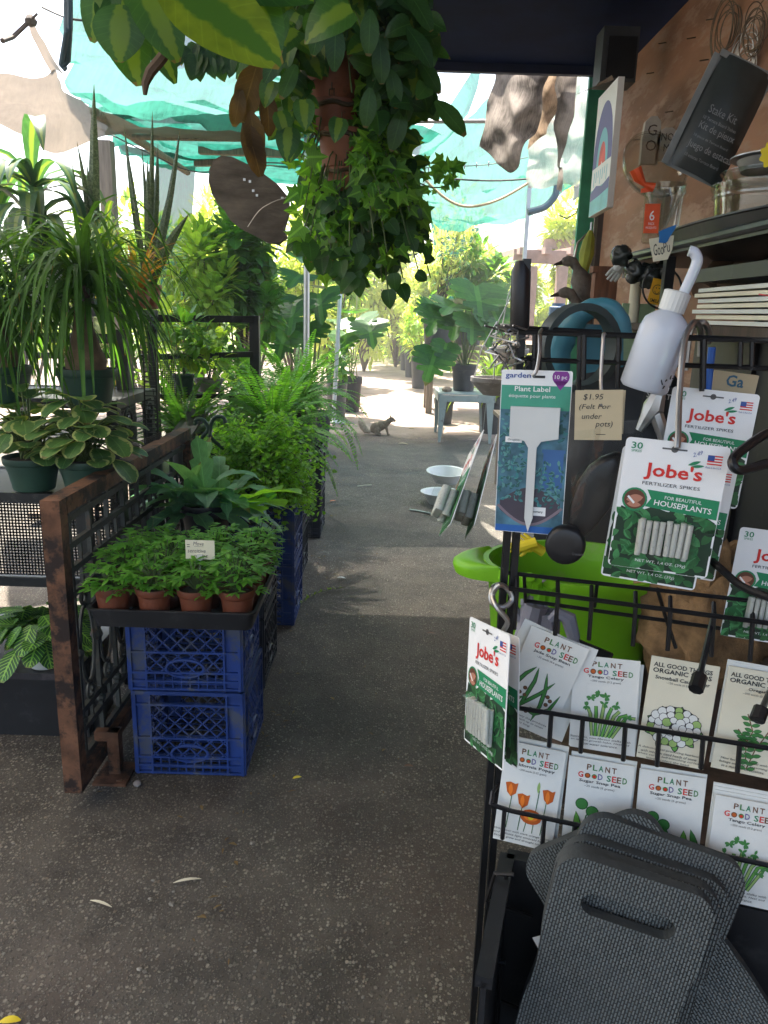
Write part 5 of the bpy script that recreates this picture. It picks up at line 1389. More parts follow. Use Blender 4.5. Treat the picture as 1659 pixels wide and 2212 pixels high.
# ---- bark slab hanging on a wire
Yb = 2.9
out = [(478, 336), (500, 338), (530, 352), (565, 372), (600, 398), (622, 425), (622, 460), (612, 492), (618, 512), (600, 526), (578, 524), (552, 510), (520, 494), (498, 476), (486, 456), (470, 440), (458, 420), (450, 392), (452, 365), (464, 344)]
t = thing('bark_slab', 'dark bark slab hanging by a wire left of the ivy', 'bark', G(535, 430, Yb))
P0 = G(535, 430, Yb); Mi = Matrix.Translation(P0)
b = MB(); pts = []
for (x, y) in out:
    q = G(x, y, Yb); pts.append((q.x - P0.x, q.z - P0.z))
b.prism(pts, Mi, .055); b.build('slab', pm('slab_bark', (.1, .085, .07), .85, var=.5, vs=6, bump=.8, bs=40, stretch=(1, 1, 3)), t)
b = MB(); b.tube(smooth_pts([G(640, 420, Yb - .02), G(615, 428, Yb - .02), G(590, 436, Yb - .02), G(560, 455, Yb - .02), G(535, 490, Yb - .02)]), .0016, 5); b.tube([G(545, 345, Yb), G(575, 200, Yb - .1), G(600, 60, Yb - .2)], .002, 5); b.build('wire', M_['wire'], t)
b = MB()
for (x, y) in ((547, 412), (555, 422), (528, 388), (540, 392), (610, 428)): b.box(G(x, y, Yb - .006), (.008, .004, .008))
b.build('staple', M_['steel'], t)

# ---- hanging pots, one below another
HY = 2.15
def hpot(name, label, px, yt, yb, wt, wb, mat, Y=HY):
    a = G(px, yt, Y); c = G(px, yb, Y); h = a.z - c.z; rt = wt * Y / FPX / 2; rb = wb * Y / FPX / 2
    t = thing(name, label, 'plant', c, 0, 'hanging pots chained one below another')
    b = MB(); lathe_pot(b, c, rt, rb, h); b.build('pot', mat, t)
    b = MB(); b.lathe([(0, h * .9), (rt * .92, h * .88)], 18, c); b.build('soil', M_['soil'], t)
    b = MB()
    for k in range(3):
        an = k * 2.09 + .5; q = c + V((rt * math.cos(an), rt * math.sin(an), h)); n_ = 12
        for i in range(n_):
            u = i / n_; p = q.lerp(c + V((0, 0, h + .2)), u * .9); ax = V((math.cos(i * 1.57), math.sin(i * 1.57), 0)) * .006
            b.tube([p + ax + V((0, 0, .0)), p - ax + V((0, 0, .002)), p - ax + V((0, 0, .016)), p + ax + V((0, 0, .018))], .0016, 4, closed=True)
    b.build('chain', M_['rusty_wire'], t)
    b = MB(); ring = []
    for z in (h * .86, h * .8):
        b.tube([c + V((rt * 1.03 * math.cos(a_), rt * 1.03 * math.sin(a_), z + .003 * math.sin(7 * a_))) for a_ in [i * 6.283 / 36 for i in range(36)]], .0035, 4, closed=True)
    b.build('wire_ring', M_['rusty_wire'], t)
    return t, c, h
def keep(p):
    # leave the fronts of the pots clear of leaves
    return not (abs(p.x - POTX) < .05 and p.y < 2.2 and POTZ0 < p.z < POTZ1)
POTX, POTZ1, POTZ0 = G(725, 200, HY).x, G(725, 135, HY).z, G(725, 405, HY).z
def vine(b, st, start, pts_px, leafsz, m, out_, n, spread=.02, cup=.12, facing=.35):
    """a trailing stem through the points with leaves along it"""
    P = [V(start)] + [V(p) for p in pts_px]; st.tube(P, .0022, 4)
    for i in range(n):
        u = i / n * (len(P) - 1); j = min(int(u), len(P) - 2); p = P[j].lerp(P[j + 1], u - j)
        d = V((U(-1, 1), U(-1, .35), U(-1.1, .15))).normalized(); o_ = p + d * leafsz * .25 + V((U(-spread, spread), U(-spread, spread), U(-spread, spread)))
        up = V((U(-.6, .6), -1, U(-.2, .9))); ((heart(b, o_, d, up, leafsz * U(.6, 1.2), m) if out_ is HEART else b.outline(out_, o_, d, up, leafsz * U(.55, 1.25), m, cup * U(-.5, 3.5))) if keep(o_) else None)
def mass(b, st, s, tips, leafsz, m, out_, dens, spread):
    for (px, py, Y) in tips:
        e = G(px, py, Y); mid = V(((s.x * .45 + e.x * .55), (s.y + e.y) / 2, max(s.z, e.z) + U(.0, .05)))
        vine(b, st, s, [s.lerp(mid, .5) + V((0, 0, .05)), mid, mid.lerp(e, .5), e], leafsz, m, out_, dens, spread)
# top pot with brasil philodendron
rnd.seed(501)
t, c, h = hpot('hanging_philodendron', 'top hanging pot with big two tone heart leaves under the roof', 712, 60, 232, 135, 100, M_['terracotta'])
s = c + V((0, 0, h)); b = MB(); st = MB()
tips = [(600, 200, 2.0), (560, 230, 2.1), (560, 150, 2.2), (620, 260, 2.0), (660, 60, 1.9), (600, 90, 1.95), (760, 200, 2.0), (830, 120, 2.1), (870, 190, 2.1), (900, 60, 2.2), (850, 30, 2.1), (640, 20, 1.8), (560, 60, 2.0), (780, 60, 1.9), (820, 250, 2.2), (700, 40, 1.85), (880, 110, 2.3), (740, 20, 2.0), (580, 20, 1.9), (600, 130, 2.3)]
mass(b, st, s, tips, .085, 0, HEART, 13, .05)
for (px, py, Y, sz, dx, dz) in ((760, 20, 1.55, .105, -.8, -.35), (735, 255, 1.9, .055, -.2, -.9), (655, 215, 1.85, .065, .1, -1), (625, 275, 1.9, .075, -.1, -1), (590, 175, 1.9, .06, -.4, -.9), (605, 240, 1.9, .06, .3, -.9), (640, 300, 1.95, .055, -.3, -.9)):
    heart(b, G(px, py, Y), V((dx, -.2, dz)), V((.1, -1, .55)), sz)
b.build('foliage', L_['pothos'], t)
st.build('vines', M_['stem'], t)
b = MB()
for (px, py, Y, sz, dx, dz) in ((870, 235, 2.0, .14, -.25, -1), (940, 218, 1.95, .15, .75, -.65), (845, 150, 1.95, .12, .2, -.9), (880, 60, 1.9, .14, .4, -.5), (905, 130, 2.05, .13, .5, -.6), (820, 85, 1.9, .13, .1, -.9), (800, 190, 1.9, .12, -.1, -1), (865, 180, 2.0, .12, .3, -1), (640, 140, 1.85, .11, -.4, -.8), (725, 50, 1.78, .13, 0, -1), (615, 100, 1.8, .12, -.5, -.8), (560, 90, 1.9, .12, -.6, -.6), (880, -20, 1.9, .14, .4, -.5), (800, 20, 1.85, .13, 0, -.9), (700, 20, 1.8, .13, -.2, -.8), (620, 30, 1.8, .12, -.4, -.8)):
    p = G(px, py, Y); sz *= .55; b.leaf(p, V((dx, -.1, dz)), sz * 1.25, sz * .6, .35, .1, 6, 0, up=V((.2, -1, .4)))
for i in range(760):
    px, py = U(560, 925), U(-80, 250)
    if 655 < px < 790 and py > 95: py = U(-60, 70)
    if px < 620 and py > 140: continue
    p = G(px, py, U(1.95, 2.5)); heart(b, p, V((U(-1, 1), U(-.6, .2), U(-1, .1))), V((U(-.5, .5), -1, U(-.2, .9))), U(.038, .068))
b.build('dark_foliage', L_['pothosdark'], t)
b = MB()
for (px, py, sz, dx, dz) in ((560, 125, .12, -.35, -1), (540, 240, .09, .2, -1), (575, 195, .08, .1, -1), (528, 265, .1, .3, -.8), (520, 190, .07, -.2, -1)):
    b.leaf(G(px, py, 1.95), V((dx, 0, dz)), sz * 1.2, sz * .55, .6, .3, 6, 0, up=V((.3, -1, .2)), wave=.2)
b.build('withered_leaves', L_['brownleaf'], t)
# middle pots
for (px, yt, yb, wt, wb, lab, sd, lf) in ((722, 225, 292, 110, 88, 'second hanging pot, reddish, just below the top philodendron', 502, 'pothos'), (742, 285, 368, 103, 84, 'third hanging pot, the palest terracotta in the chain', 503, 'ivy')):
    rnd.seed(sd); t, c, h = hpot('hanging_planter', lab, px, yt, yb, wt, wb, M_['terracotta'] if sd == 503 else M_['brown_pot']); s = c + V((0, 0, h)); b = MB(); st = MB()
    if sd == 502: tips = [(820, 300, 2.2), (850, 360, 2.2), (640, 270, 2.1), (800, 350, 2.3), (870, 280, 2.2), (620, 250, 2.0), (850, 240, 2.3), (880, 330, 2.3), (890, 200, 2.4), (830, 210, 2.2)]
    else: tips = [(660, 390, 2.1), (650, 340, 2.1), (655, 470, 2.05), (850, 420, 2.2), (880, 480, 2.25), (800, 460, 2.05), (905, 520, 2.3), (880, 350, 2.2), (660, 330, 2.2), (650, 440, 2.1), (860, 540, 2.2)]
    mass(b, st, s, tips, .055 if lf == 'pothos' else .05, 0, HEART if lf == 'pothos' else IVY, 20, .05)
    b.build('foliage', L_[lf], t); st.build('vines', M_['stem'], t)
# bottom pot with the great ivy mass
rnd.seed(504)
t, c, h = hpot('hanging_ivy', 'lowest hanging pot in the chain with a long mass of trailing ivy', 752, 368, 418, 92, 74, M_['terracotta']); s = c + V((0, 0, h)); b = MB(); st = MB()
tips = []
for i in range(64):
    px = U(652, 905); lim = 470 + 130 * math.sin(math.pi * (px - 600) / 330); tips.append((px, U(max(400, lim - 150), lim + 12), U(1.95, 2.4)))
tips += [(840, 640, 2.1), (825, 600, 2.1), (770, 610, 2.1), (905, 590, 2.3), (700, 590, 2.1), (735, 580, 2.05), (920, 560, 2.3), (660, 560, 2.1), (870, 600, 2.2), (930, 600, 2.3)]
mass(b, st, s, tips[:46], .038, 0, IVY, 26, .04); b.build('foliage', L_['ivy'], t); st.build('vines', M_['stem'], t)
b = MB(); st = MB(); mass(b, st, s, tips[46:], .05, 0, HEART, 12, .045)
for i in range(170):
    px = U(665, 900); lim = 480 + 120 * math.sin(math.pi * (px - 600) / 330); heart(b, G(px, U(420, lim), U(2.0, 2.45)), V((U(-1, 1), U(-.6, .2), U(-1.2, 0))), V((U(-.4, .4), -1, U(-.1, .8))), U(.035, .065))
for (px, py) in ((838, 625), (772, 600), (715, 560), (850, 590)): heart(b, G(px, py, 2.05), V((.15, -.1, -1)), V((0, -1, .3)), .05)
b.build('broad_foliage', L_['pothosdark'], t); st.build('vines', M_['stem'], t)
# loose ivy sprig curling into the white sky
rnd.seed(505); b = MB(); st = MB(); pts = [G(x, y, 2.2) for x, y in ((880, 380), (905, 395), (930, 405), (955, 405), (975, 395), (980, 375), (970, 358), (955, 350))]
st.tube(pts, .0018, 4)
for i, p in enumerate(pts):
    for k in range(3): b.outline(IVY, p + V((U(-.02, .02), 0, U(-.02, .02))), V((U(-1, 1), -.2, U(-1, 1))), V((0, -1, .3)), U(.015, .03) if i < 6 else .04, 0)
t2 = thing('ivy_sprig', 'single ivy runner curling out against the white sky', 'plant', pts[0]); b.build('leaves', L_['ivy'], t2); st.build('stem', M_['stem'], t2)
# big foreground leaves hanging from out of frame at upper left
rnd.seed(506)
t = thing('foreground_vine', 'large two tone vine leaves close overhead at upper left', 'plant', G(430, -40, 1.1))
b = MB()
def big(px, py, Y, dx, dz, L, W, m=0, up=(.15, -1, .45), fold=.12, droop=.35): b.leaf(G(px, py, Y), V((dx, -.12, dz)), L, W, droop, fold, 10, m, up=V(up), prof=lambda t: math.sin(math.pi * min(1, t ** .85 * .95 + .03)) ** .75)
big(345, -45, 1.05, .95, -.5, .17, .1, 1); big(262, 10, 1.25, -.1, -1, .075, .075); big(250, -20, 1.3, .25, -1, .13, .075); big(295, 5, 1.35, .5, -.9, .125, .05); big(215, -10, 1.3, .3, -.9, .06, .03)
big(300, -60, 1.2, .4, -.8, .12, .07); big(420, -60, 1.15, .9, -.1, .16, .08); big(520, -40, 1.15, .4, -.6, .1, .06); big(240, -60, 1.3, -.3, -.8, .1, .06)
b.build('foliage', [L_['pothos'], leafm('variegated_leaf', (.12, .2, .02), (.14, .22, .02), .35, .4, 'half', (.045, .12, .02))], t)  # big leaf is variegated, yellow green with darker green along the middle
b = MB(); b.tube([G(392, 62, 1.25), G(372, 95, 1.25), G(350, 125, 1.25), G(325, 155, 1.25), G(314, 180, 1.25), G(313, 205, 1.25)], [.006, .007, .008, .008, .006, .003], 7); b.tube([G(430, -40, 1.1), G(392, 62, 1.25)], .004, 6); b.build('woody_stem', M_['bark'], t)
b = MB()
for i in range(26):
    px = U(375, 505); py = 95 + (px - 375) * .22 + U(-18, 18); heart(b, G(px, py, 1.5), V((U(-.5, .5), -.2, -1)), V((U(-.3, .3), -1, .3)), U(.028, .045))
b.build('small_leaves', L_['pothosdark'], t)
# ================================================================== right: wire rack with cards and packets
BMt = M_['black_metal']
def rtube(b, pts, r, off=0.0, n=6):
    b.tube([rk(p[0], p[1], p[2] if len(p) > 2 else off) for p in pts], r * .66, n)
t = thing('wire_rack', 'black wire display rack standing at the right of the aisle', 'rack', rk(1075, 1400).to_2d().to_3d())
for dx in (0, .0105):
    b = MB(); a = rk(1078, 1400); a = V((a.x, a.y, 0)) + RU * dx
    b.bar(a + V((0, 0, .02)), a + V((0, 0, 1.46 if dx == 0 else 1.36)), .008, .01, V((0, 1, 0))); b.build('post', BMt, t)
b = MB(); a = rk(1122, 720); c = rk(1126, 572); b.tube([a, a.lerp(c, .1), a.lerp(c, .9), c + V((0, 0, .004))], [.007, .0105, .0105, .006], 10); b.build('post_cap', BMt, t)
b = MB(); rtube(b, [(1098, 716), (1720, 738)], .0048, .005); rtube(b, [(1125, 776), (1720, 798)], .0042, .005); rtube(b, [(1105, 706), (1300, 716)], .003, -.03); b.build('top_rail', BMt, t)
b = MB()
for x, y1, o in ((1155, 800, .005), (1166, 800, .03), (1252, 846, .005), (1262, 820, .03), (1336, 838, .005), (1440, 842, .005), (1521, 840, .03), (1518, 845, .005), (1625, 800, .005), (1600, 798, .005)):
    b = MB(); rtube(b, [(x, 718 + (x - 1100) * .035, o), (x - 2, y1, o)], .004); b.build('prong', BMt, t)
b = MB(); rtube(b, [(1085, 1236), (1589, 1294), (1720, 1308)], .004, .0); rtube(b, [(1075, 1268), (1659, 1346), (1720, 1354)], .0045, .02); rtube(b, [(1133, 1297), (1659, 1372)], .004, -.03); b.build('basket_rail', BMt, t)
b = MB()
for x, y in ((1121, 1273), (1209, 1286), (1282, 1296), (1377, 1309), (1452, 1319), (1546, 1332), (1630, 1342)):
    b = MB(); rtube(b, [(x - 4, y - 30, 0), (x - 4, y + 2, .02), (x - 10, y + 86, .02)], .004); b.build('prong', BMt, t)
b = MB(); rtube(b, [(1132, 1240, 0), (1135, 1300, -.03)], .0035); rtube(b, [(1290, 1258, 0), (1284, 1310, -.03)], .0035); rtube(b, [(1420, 1272, 0), (1440, 1340, -.03), (1460, 1400, -.03)], .0035)
b.build('basket_brace', BMt, t)
b = MB(); rtube(b, [(1118, 1529), (1659, 1616), (1720, 1626)], .0045, .03); rtube(b, [(1060, 1738), (1106, 1752), (1659, 1869), (1720, 1882)], .0045, .03); rtube(b, [(1060, 1738, .03), (1064, 1712, .02), (1080, 1690, 0)], .004); b.build('packet_rail', BMt, t)
b = MB()
for x, y, y2 in ((1191, 1540, 1613), (1259, 1551, 1626), (1351, 1566, 1643), (1424, 1577, 1655), (1519, 1593, 1660), (1598, 1606, 1668), (1176, 1766, 1832), (1243, 1780, 1830), (1090, 1748, 1812)):
    b = MB(); rtube(b, [(x, y, .03), (x - 5, y2, .03)], .0042); b.build('prong', BMt, t)
b = MB(); rtube(b, [(1543, 1325, 0), (1505, 1488, .1)], .0048, 0); b.tube([rk(1512, 1460, .09), rk(1503, 1490, .105)], .0075, 8); b.build('long_arm', BMt, t); b = MB()
rtube(b, [(1665, 1490, 0), (1637, 1552, .1)], .005); b.tube([rk(1645, 1530, .09), rk(1635, 1556, .1)], .0075, 8)
b.build('long_arm', BMt, t)
b = MB()
rtube(b, [(1110, 1890, .06), (1070, 1886, .06), (1051, 1944, .03), (1106, 1967, .03), (1150, 1982, .03)], .0042); rtube(b, [(1093, 1890, .06), (1090, 1940, .05), (1076, 2024, .04), (1076, 1960, .03)], .0038)
rtube(b, [(1092, 2080, .06), (1060, 2074, .06), (1040, 2139, .03), (1082, 2162, .03), (1150, 2190, .03)], .0042); rtube(b, [(1082, 2078, .06), (1078, 2160, .04), (1072, 2230, .04)], .0038)
b.build('side_loop', BMt, t)
# long chrome hooks and the black curved hooks at the right edge
def hook(label, pts, r, mat, name='display_hook'):
    h = thing(name, label, 'hook', rk(*pts[0]), 0, 'hooks on the wire rack'); b = MB(); b.tube(smooth_pts([rk(*p) for p in pts]), r, 8); b.build('hook_wire', mat, h)
hook('thick chrome hook arching over the rail above the front spike card', [(1512, 770, -.01), (1513, 722, -.01), (1508, 700, .01), (1495, 700, .035), (1478, 740, .05), (1468, 850, .07), (1465, 940, .09), (1463, 968, .095)], .0031, M_['wire'])
hook('second chrome hook arching behind the squeeze bottle\'s lower corner', [(1530, 740, -.02), (1531, 715, -.01), (1520, 697, 0), (1500, 703, .0), (1490, 720, 0), (1480, 800, 0)], .0031, M_['wire'])
hook('wire hook holding the handwritten price note', [(1306, 722, .03), (1303, 730, .04), (1298, 810, .05), (1299, 850, .06), (1298, 878, .07)], .0019, M_['wire'])
hook('thin wire hook holding the plant label pack', [(1170, 712, .01), (1166, 722, .03), (1166, 760, .05), (1159, 800, .06), (1150, 812, .06)], .0019, M_['wire'])
hook('coiled wire hook on the rack\'s left post', [(1082, 1262, .0), (1064, 1270, .02), (1062, 1300, .03), (1085, 1312, .03), (1106, 1296, .02), (1096, 1272, .02), (1078, 1264, .03), (1064, 1285, .03), (1072, 1310, .04), (1096, 1340, .04), (1088, 1362, .04)], .0032, M_['wire'])
hook('black curved hook arm nearest the right picture edge', [(1720, 920, .02), (1659, 935, .06), (1600, 975, .1), (1582, 998, .12), (1600, 1016, .12), (1659, 1000, .1)], .0045, BMt)
hook('long black hook arms crossing below the right hand spike card', [(1500, 1180, .0), (1553, 1225, .04), (1600, 1265, .06), (1659, 1290, .08), (1720, 1310, .08)], .0042, BMt)
t = thing('twine', 'tangle of grey twine looped over the top rail\'s left end', 'twine', rk(1085, 760)); b = MB(); rnd.seed(600)
for k in range(7):
    pts = []; x, y = U(1070, 1120), 715
    for i in range(9): pts.append(rk(x + U(-30, 30) , y + i * U(8, 15) - 12, U(-.02, .03)))
    sm = []
    for i in range(len(pts) - 1):
        for q in range(3): sm.append(pts[i].lerp(pts[i + 1], q / 3))
    b.tube(sm, .0011, 4)
b.build('strand', M_['wire'], t)

# ---- shared printing helpers
def plate(t, name, M, w, h, mat, th=.0006, r=.0, cut=None):
    b = MB(); pts = []
    if r:
        for cx, cz, a0 in ((w - r, -r, 0), (r, -r, 90), (r, -h + r, 180), (w - r, -h + r, 270)):
            for i in range(5): a = R(a0 + 22.5 * i); pts.append((cx + r * math.cos(a), cz + r * math.sin(a)))
        pts = pts[::1]
    else: pts = [(0, -h), (w, -h), (w, 0), (0, 0)]
    b.prism(pts, M, th); return b.build(name, mat, t, smooth=0)
def F4(TL, TR, BL): return frame3(rk(*TL), rk(*TR), rk(*BL))
def leaves_print(p, us, vs, n, sz, ms, seed, k=1):
    rnd.seed(seed)
    for i in range(n):
        u, v = U(*us), U(*vs); a = U(0, 6.28); l = sz * U(.7, 1.2)
        e_ = (u + l * math.cos(a), v + l * math.sin(a) * p.w / p.h); kk = k + (i % 7) * .25
        p.lens((u, v), e_, l * .55, rnd.choice(ms), kk, n=6)
        if i % 2: p.lens((u, v), e_, l * .16, ms[-1], kk + .1, .16, 5)
LSH = pm('leafshade', (.006, .03, .012), .5); pm_leaf = pm('leaf_print_mid', (.015, .13, .035), .5, var=.4, vs=120); LMD = pm('leaf_print_light', (.05, .22, .07), .5, var=.3, vs=120)
def spike_card(label, TL, TR, BL, spikes=True, seed=0, blister=True, flag=True):
    M, w, h = F4(TL, TR, BL); t = thing('spike_card', label, 'fertilizer card', None or (0, 0, 0), 0, 'hanging cards of fertilizer spikes', M=M.copy())
    plate(t, 'backing_card', M, w, h, M_['white'], .0008, w * .045)
    p = Print(M, w, h); rnd.seed(seed)
    p.pg([(.02, .62), (.05, .52), (.2, .56), (.36, .5), (.62, .55), (.8, .5), (.98, .57), (.98, .985), (.02, .985)], 0, 1)
    leaves_print(p, (.06, .9), (.56, .96), 130, .17, [0, 1, 1, 2, 3], seed, 1.4)
    p.build('leaf_picture', [LSH, M_['dgreen'], pm_leaf, LMD], t, smooth=0)
    p = Print(M, w, h); p.pg([(.28, .375), (.985, .4), (.985, .545), (.28, .505), (.33, .44)], 0, 3); p.disc(.17, .46, .125, 0, 2.6, 20)
    p.disc(.17, .46, .105, 1, 3.2, 18); p.lens((.09, .47), (.25, .44), .09, 2, 3.6); p.lens((.1, .5), (.24, .5), .06, 2, 3.8); p.strip([(.1, .44), (.17, .49)], .022, 3, 4)
    p.build('green_banner', [M_['bgreen'], pm('dark_red_brown', (.12, .04, .02), .5), M_['skin'], M_['white']], t, smooth=0)
    p = Print(M, w, h)
    p.text("Jobe's", .5, .235, .135, .56, 0, 3, bold=.022); p.build('red_lettering', M_['red'], t, smooth=0)
    p = Print(M, w, h); p.text('30', .115, .055, .05, .11, 0, 3, .012); p.text('SPIKES', .115, .095, .018, .1, 0, 3); p.lens((.63, .16), (.74, .125), .035, 0, 3); p.lens((.66, .17), (.78, .155), .03, 0, 3); p.build('green_lettering', M_['bgreen'], t, smooth=0)
    p = Print(M, w, h); p.text('FERTILIZER SPIKES', .5, .328, .025, .56, 0, 3); p.build('black_lettering', M_['ink'], t, smooth=0)
    p = Print(M, w, h); p.text('FOR BEAUTIFUL', .64, .425, .026, .36, 0, 5, rot=-.03); p.text('HOUSEPLANTS', .645, .475, .042, .56, 0, 5, .012, rot=-.05); p.text('NET WT. 1.4 OZ. (39g)', .52, .93, .028, .5, 0, 7); p.rect(.36, .05, .6, .062, 1, 3); p.disc(.48, .056, .035, 1, 3, 12)
    p.build('white_lettering', [M_['white'], M_['inkgrey']], t, smooth=0)
    if flag:
        p = Print(M, w, h); p.rect(.8, .07, .94, .14, 0, 3)
        for i in range(4): p.rect(.8, .07 + i * .02, .94, .08 + i * .02, 1, 3.5)
        p.rect(.8, .07, .865, .11, 2, 4); p.text('Made in the U.S.A.', .87, .16, .014, .15, 2, 4); p.text('2.49', .7, .07, .03, .1, 2, 4, shear=.4, rot=.4); p.build('flag_print', [M_['white'], M_['red'], M_['inkblue']], t, smooth=0)
    if spikes:
        rnd.seed(seed + 5)
        for row in range(2):
            for i in range(8):
                u = .27 + i * .066 + row * .012; rr_ = w * .03; b = MB(); top = M @ V((u * w, -rr_ * (1.2 + row * 1.9) , -(.59 + .02 * U(0, 1) - row * .01) * h)); bot = M @ V(((u + U(-.012, .012)) * w, -rr_ * (1.2 + row * 1.9), -(.88 - row * .03) * h))
                if row == 0 and i in (0, 7) or row == 1: b.tube([top, bot], rr_, 9); b.build('fertilizer_spike', M_['spike'], t, smooth=60)
        spk = kids(t); bl = MB(); x0, x1, z0_, z1_, dp = .22 * w, .83 * w, -.57 * h, -.9 * h, -w * .17
        v8 = [M @ V(q) for q in ((x0, -.001, z0_), (x1, -.001, z0_), (x1, -.001, z1_), (x0, -.001, z1_), (x0 + w * .02, dp, z0_ - h * .015), (x1 - w * .02, dp, z0_ - h * .015), (x1 - w * .02, dp, z1_ + h * .015), (x0 + w * .02, dp, z1_ + h * .015))]
        ids = [bl.V(q) for q in v8]
        for f in ((4, 5, 6, 7), (0, 1, 5, 4), (1, 2, 6, 5), (2, 3, 7, 6), (3, 0, 4, 7)): bl.F([ids[i] for i in f])
        bo_ = bl.build('blister', M_['film'], t, smooth=0)
        for k_ in spk:
            if k_.name.startswith('fertilizer_spike'): k_.parent = bo_
    return t
spike_card('largest front spike card on the long chrome hook', (1354, 943, .09), (1580, 967, .09), (1306, 1218, .09), seed=1)
spike_card('spike card directly behind the largest front card, only its lower edge showing', (1346, 962, .06), (1560, 990, .06), (1288, 1240, .06), seed=2)
spike_card('spike card at upper right, behind the chrome hook and above the front card', (1454, 834, .0), (1643, 853, .0), (1444, 1078, .0), seed=3)
spike_card('white spike card peeking out right behind the front card', (1420, 985, .03), (1596, 1008, .03), (1385, 1230, .03), seed=4)
spike_card('spike card cut off by the right picture edge, beside the burlap', (1600, 1138, .0), (1790, 1162, .0), (1590, 1375, .0), seed=5)
spike_card('turned spike card low on the rack\'s left post, front of the pair', (1015, 1331, .02), (1102, 1372, .1), (978, 1570, .02), seed=6)
spike_card('turned spike card behind the front one of the left post pair', (1026, 1338, .0), (1122, 1378, .075), (1000, 1575, .0), seed=7)
spike_card('edge on spike card hanging left of the plant label pack, nearest the aisle', (1010, 985, -.12), (1046, 925, .03), (948, 1150, -.12), seed=8)
spike_card('edge on spike card close behind the plant label pack\'s left edge', (1046, 998, -.12), (1074, 935, .03), (1003, 1158, -.12), seed=9)

# ---- plant label pack
M, w, h = F4((1084, 798, .05), (1238, 802, .05), (1040, 1142, .05))
t = thing('label_pack', 'pack of plant labels with a big white tag window and purple badge', 'label pack', M=M.copy())
plate(t, 'backing_card', M, w, h, M_['white'], .0008, w * .03)
p = Print(M, w, h); p.rect(0.01, .09, .99, .235, 0, 1)
p.rect(0.01, .235, .99, .96, 1, 1); rnd.seed(5)
p.rect(.01, .955, .99, .998, 2, 1.2); p.pg([(.06 + .88 * i / 16, .86 + .09 * math.sin(math.pi * i / 16)) for i in range(17)] + [(.94 - .88 * i / 16, .8 - .09 * math.sin(math.pi * i / 16)) for i in range(17)], 3, 1.3); p.strip([(.03 + .94 * i / 16, .83 + .115 * math.sin(math.pi * i / 16)) for i in range(17)], .04, 5, 1.5); p.rect(.66, .48, .95, .72, 6, 1.25); p.strip([(.64, .48), (.97, .48)], .05, 6, 1.28)
p.build('printed_photo', [pm('teal_band', (.05, .3, .2), .5), pm('blue_grey_photo', (.06, .16, .22), .5, var=.6, vs=30), pm('blue_rim', (.02, .12, .4), .5), pm('dark_pot_photo', (.06, .05, .07), .5), pm('pale_tag_photo', (.2, .32, .36), .5, var=.4, vs=60), pm('pot_rim_print', (.22, .17, .2), .5), pm('blue_pot_print', (.04, .12, .3), .5)], t, smooth=0)
p = Print(M, w, h); leaves_print(p, (.04, .4), (.26, .8), 150, .07, [0, 1, 1, 2], 6, 1.6); leaves_print(p, (.58, .95), (.55, .82), 90, .07, [0, 1, 1, 2], 7, 1.6); leaves_print(p, (.6, .95), (.26, .42), 50, .07, [0, 1, 1], 8, 1.6)
p.build('leaf_picture', [M_['teal'], pm('teal_dark', (.02, .1, .1), .5), pm('teal_light', (.1, .28, .27), .5)], t, smooth=0)
p = Print(M, w, h); p.disc(.84, .035, .12, 0, 2); p.pg([(.74, .06), (.94, .06), (.84, .115)], 0, 2); p.build('purple_badge', M_['purple'], t, smooth=0)
p = Print(M, w, h); p.text('10 pc', .84, .04, .03, .17, 0, 3); p.text('Plant Label', .45, .11, .03, .5, 0, 3, .01); p.text('étiquette pour plante', .45, .155, .026, .66, 0, 3); p.build('white_lettering', M_['white'], t, smooth=0)
p = Print(M, w, h); p.text('garden', .24, .035, .04, .36, 0, 3, .012); p.build('blue_lettering', M_['inkblue'], t, smooth=0)
p = Print(M, w, h); p.rect(.45, .03, .62, .045, 0, 2); p.text('Oregano', .22, .42, .016, .17, 0, 5); p.text('Rosemary', .6, .86, .018, .2, 0, 5, .01); p.build('small_lettering', M_['ink'], t, smooth=0)
p = Print(M, w, h); p.rect(.46, .83, .74, .885, 0, 3.5); p.build('tag_patch', M_['white'], t, smooth=0); p = Print(M, w, h); p.rect(.1, .4, .34, .435, 0, 3.5); p.build('tag_patch', M_['white'], t, smooth=0)
b = MB(); q = lambda u, v: (u * w, -v * h)
b.prism([q(.44, .46), q(.56, .46), q(.56, .9), q(.5, .985), q(.44, .9)][::-1], M @ Matrix.Translation((0, -.005, 0)), .004); b.prism([q(.16, .215), q(.86, .215), q(.86, .4), q(.62, .42), q(.56, .46), q(.44, .46), q(.38, .42), q(.16, .4)][::-1], M @ Matrix.Translation((0, -.005, 0)), .004)
b.build('label_tag', M_['white_pot'], t, smooth=0)
# ---- price note
M, w, h = F4((1243, 843, .07), (1347, 842, .07), (1238, 950, .07)); t = thing('price_note', 'folded cream price note stapled shut, hung on a wire hook', 'note', M=M.copy())
plate(t, 'front_leaf', M, w, h, M_['kraft'], .0005); M2, w2, h2 = F4((1262, 842, .06), (1352, 843, .06), (1268, 935, .06)); plate(t, 'back_leaf', M2, w2, h2, M_['kraft'], .0005)
p = Print(M, w, h); p.text('$1.95', .38, .14, .13, .42, 0, shear=.15); p.text('(Felt For', .42, .34, .13, .66, 0, shear=.2); p.text('under', .36, .52, .11, .42, 0, shear=.2); p.text('pots)', .62, .69, .15, .36, 0, shear=.2); p.rect(.46, .88, .66, .893, 0); p.build('handwriting', M_['ink'], t, smooth=0)
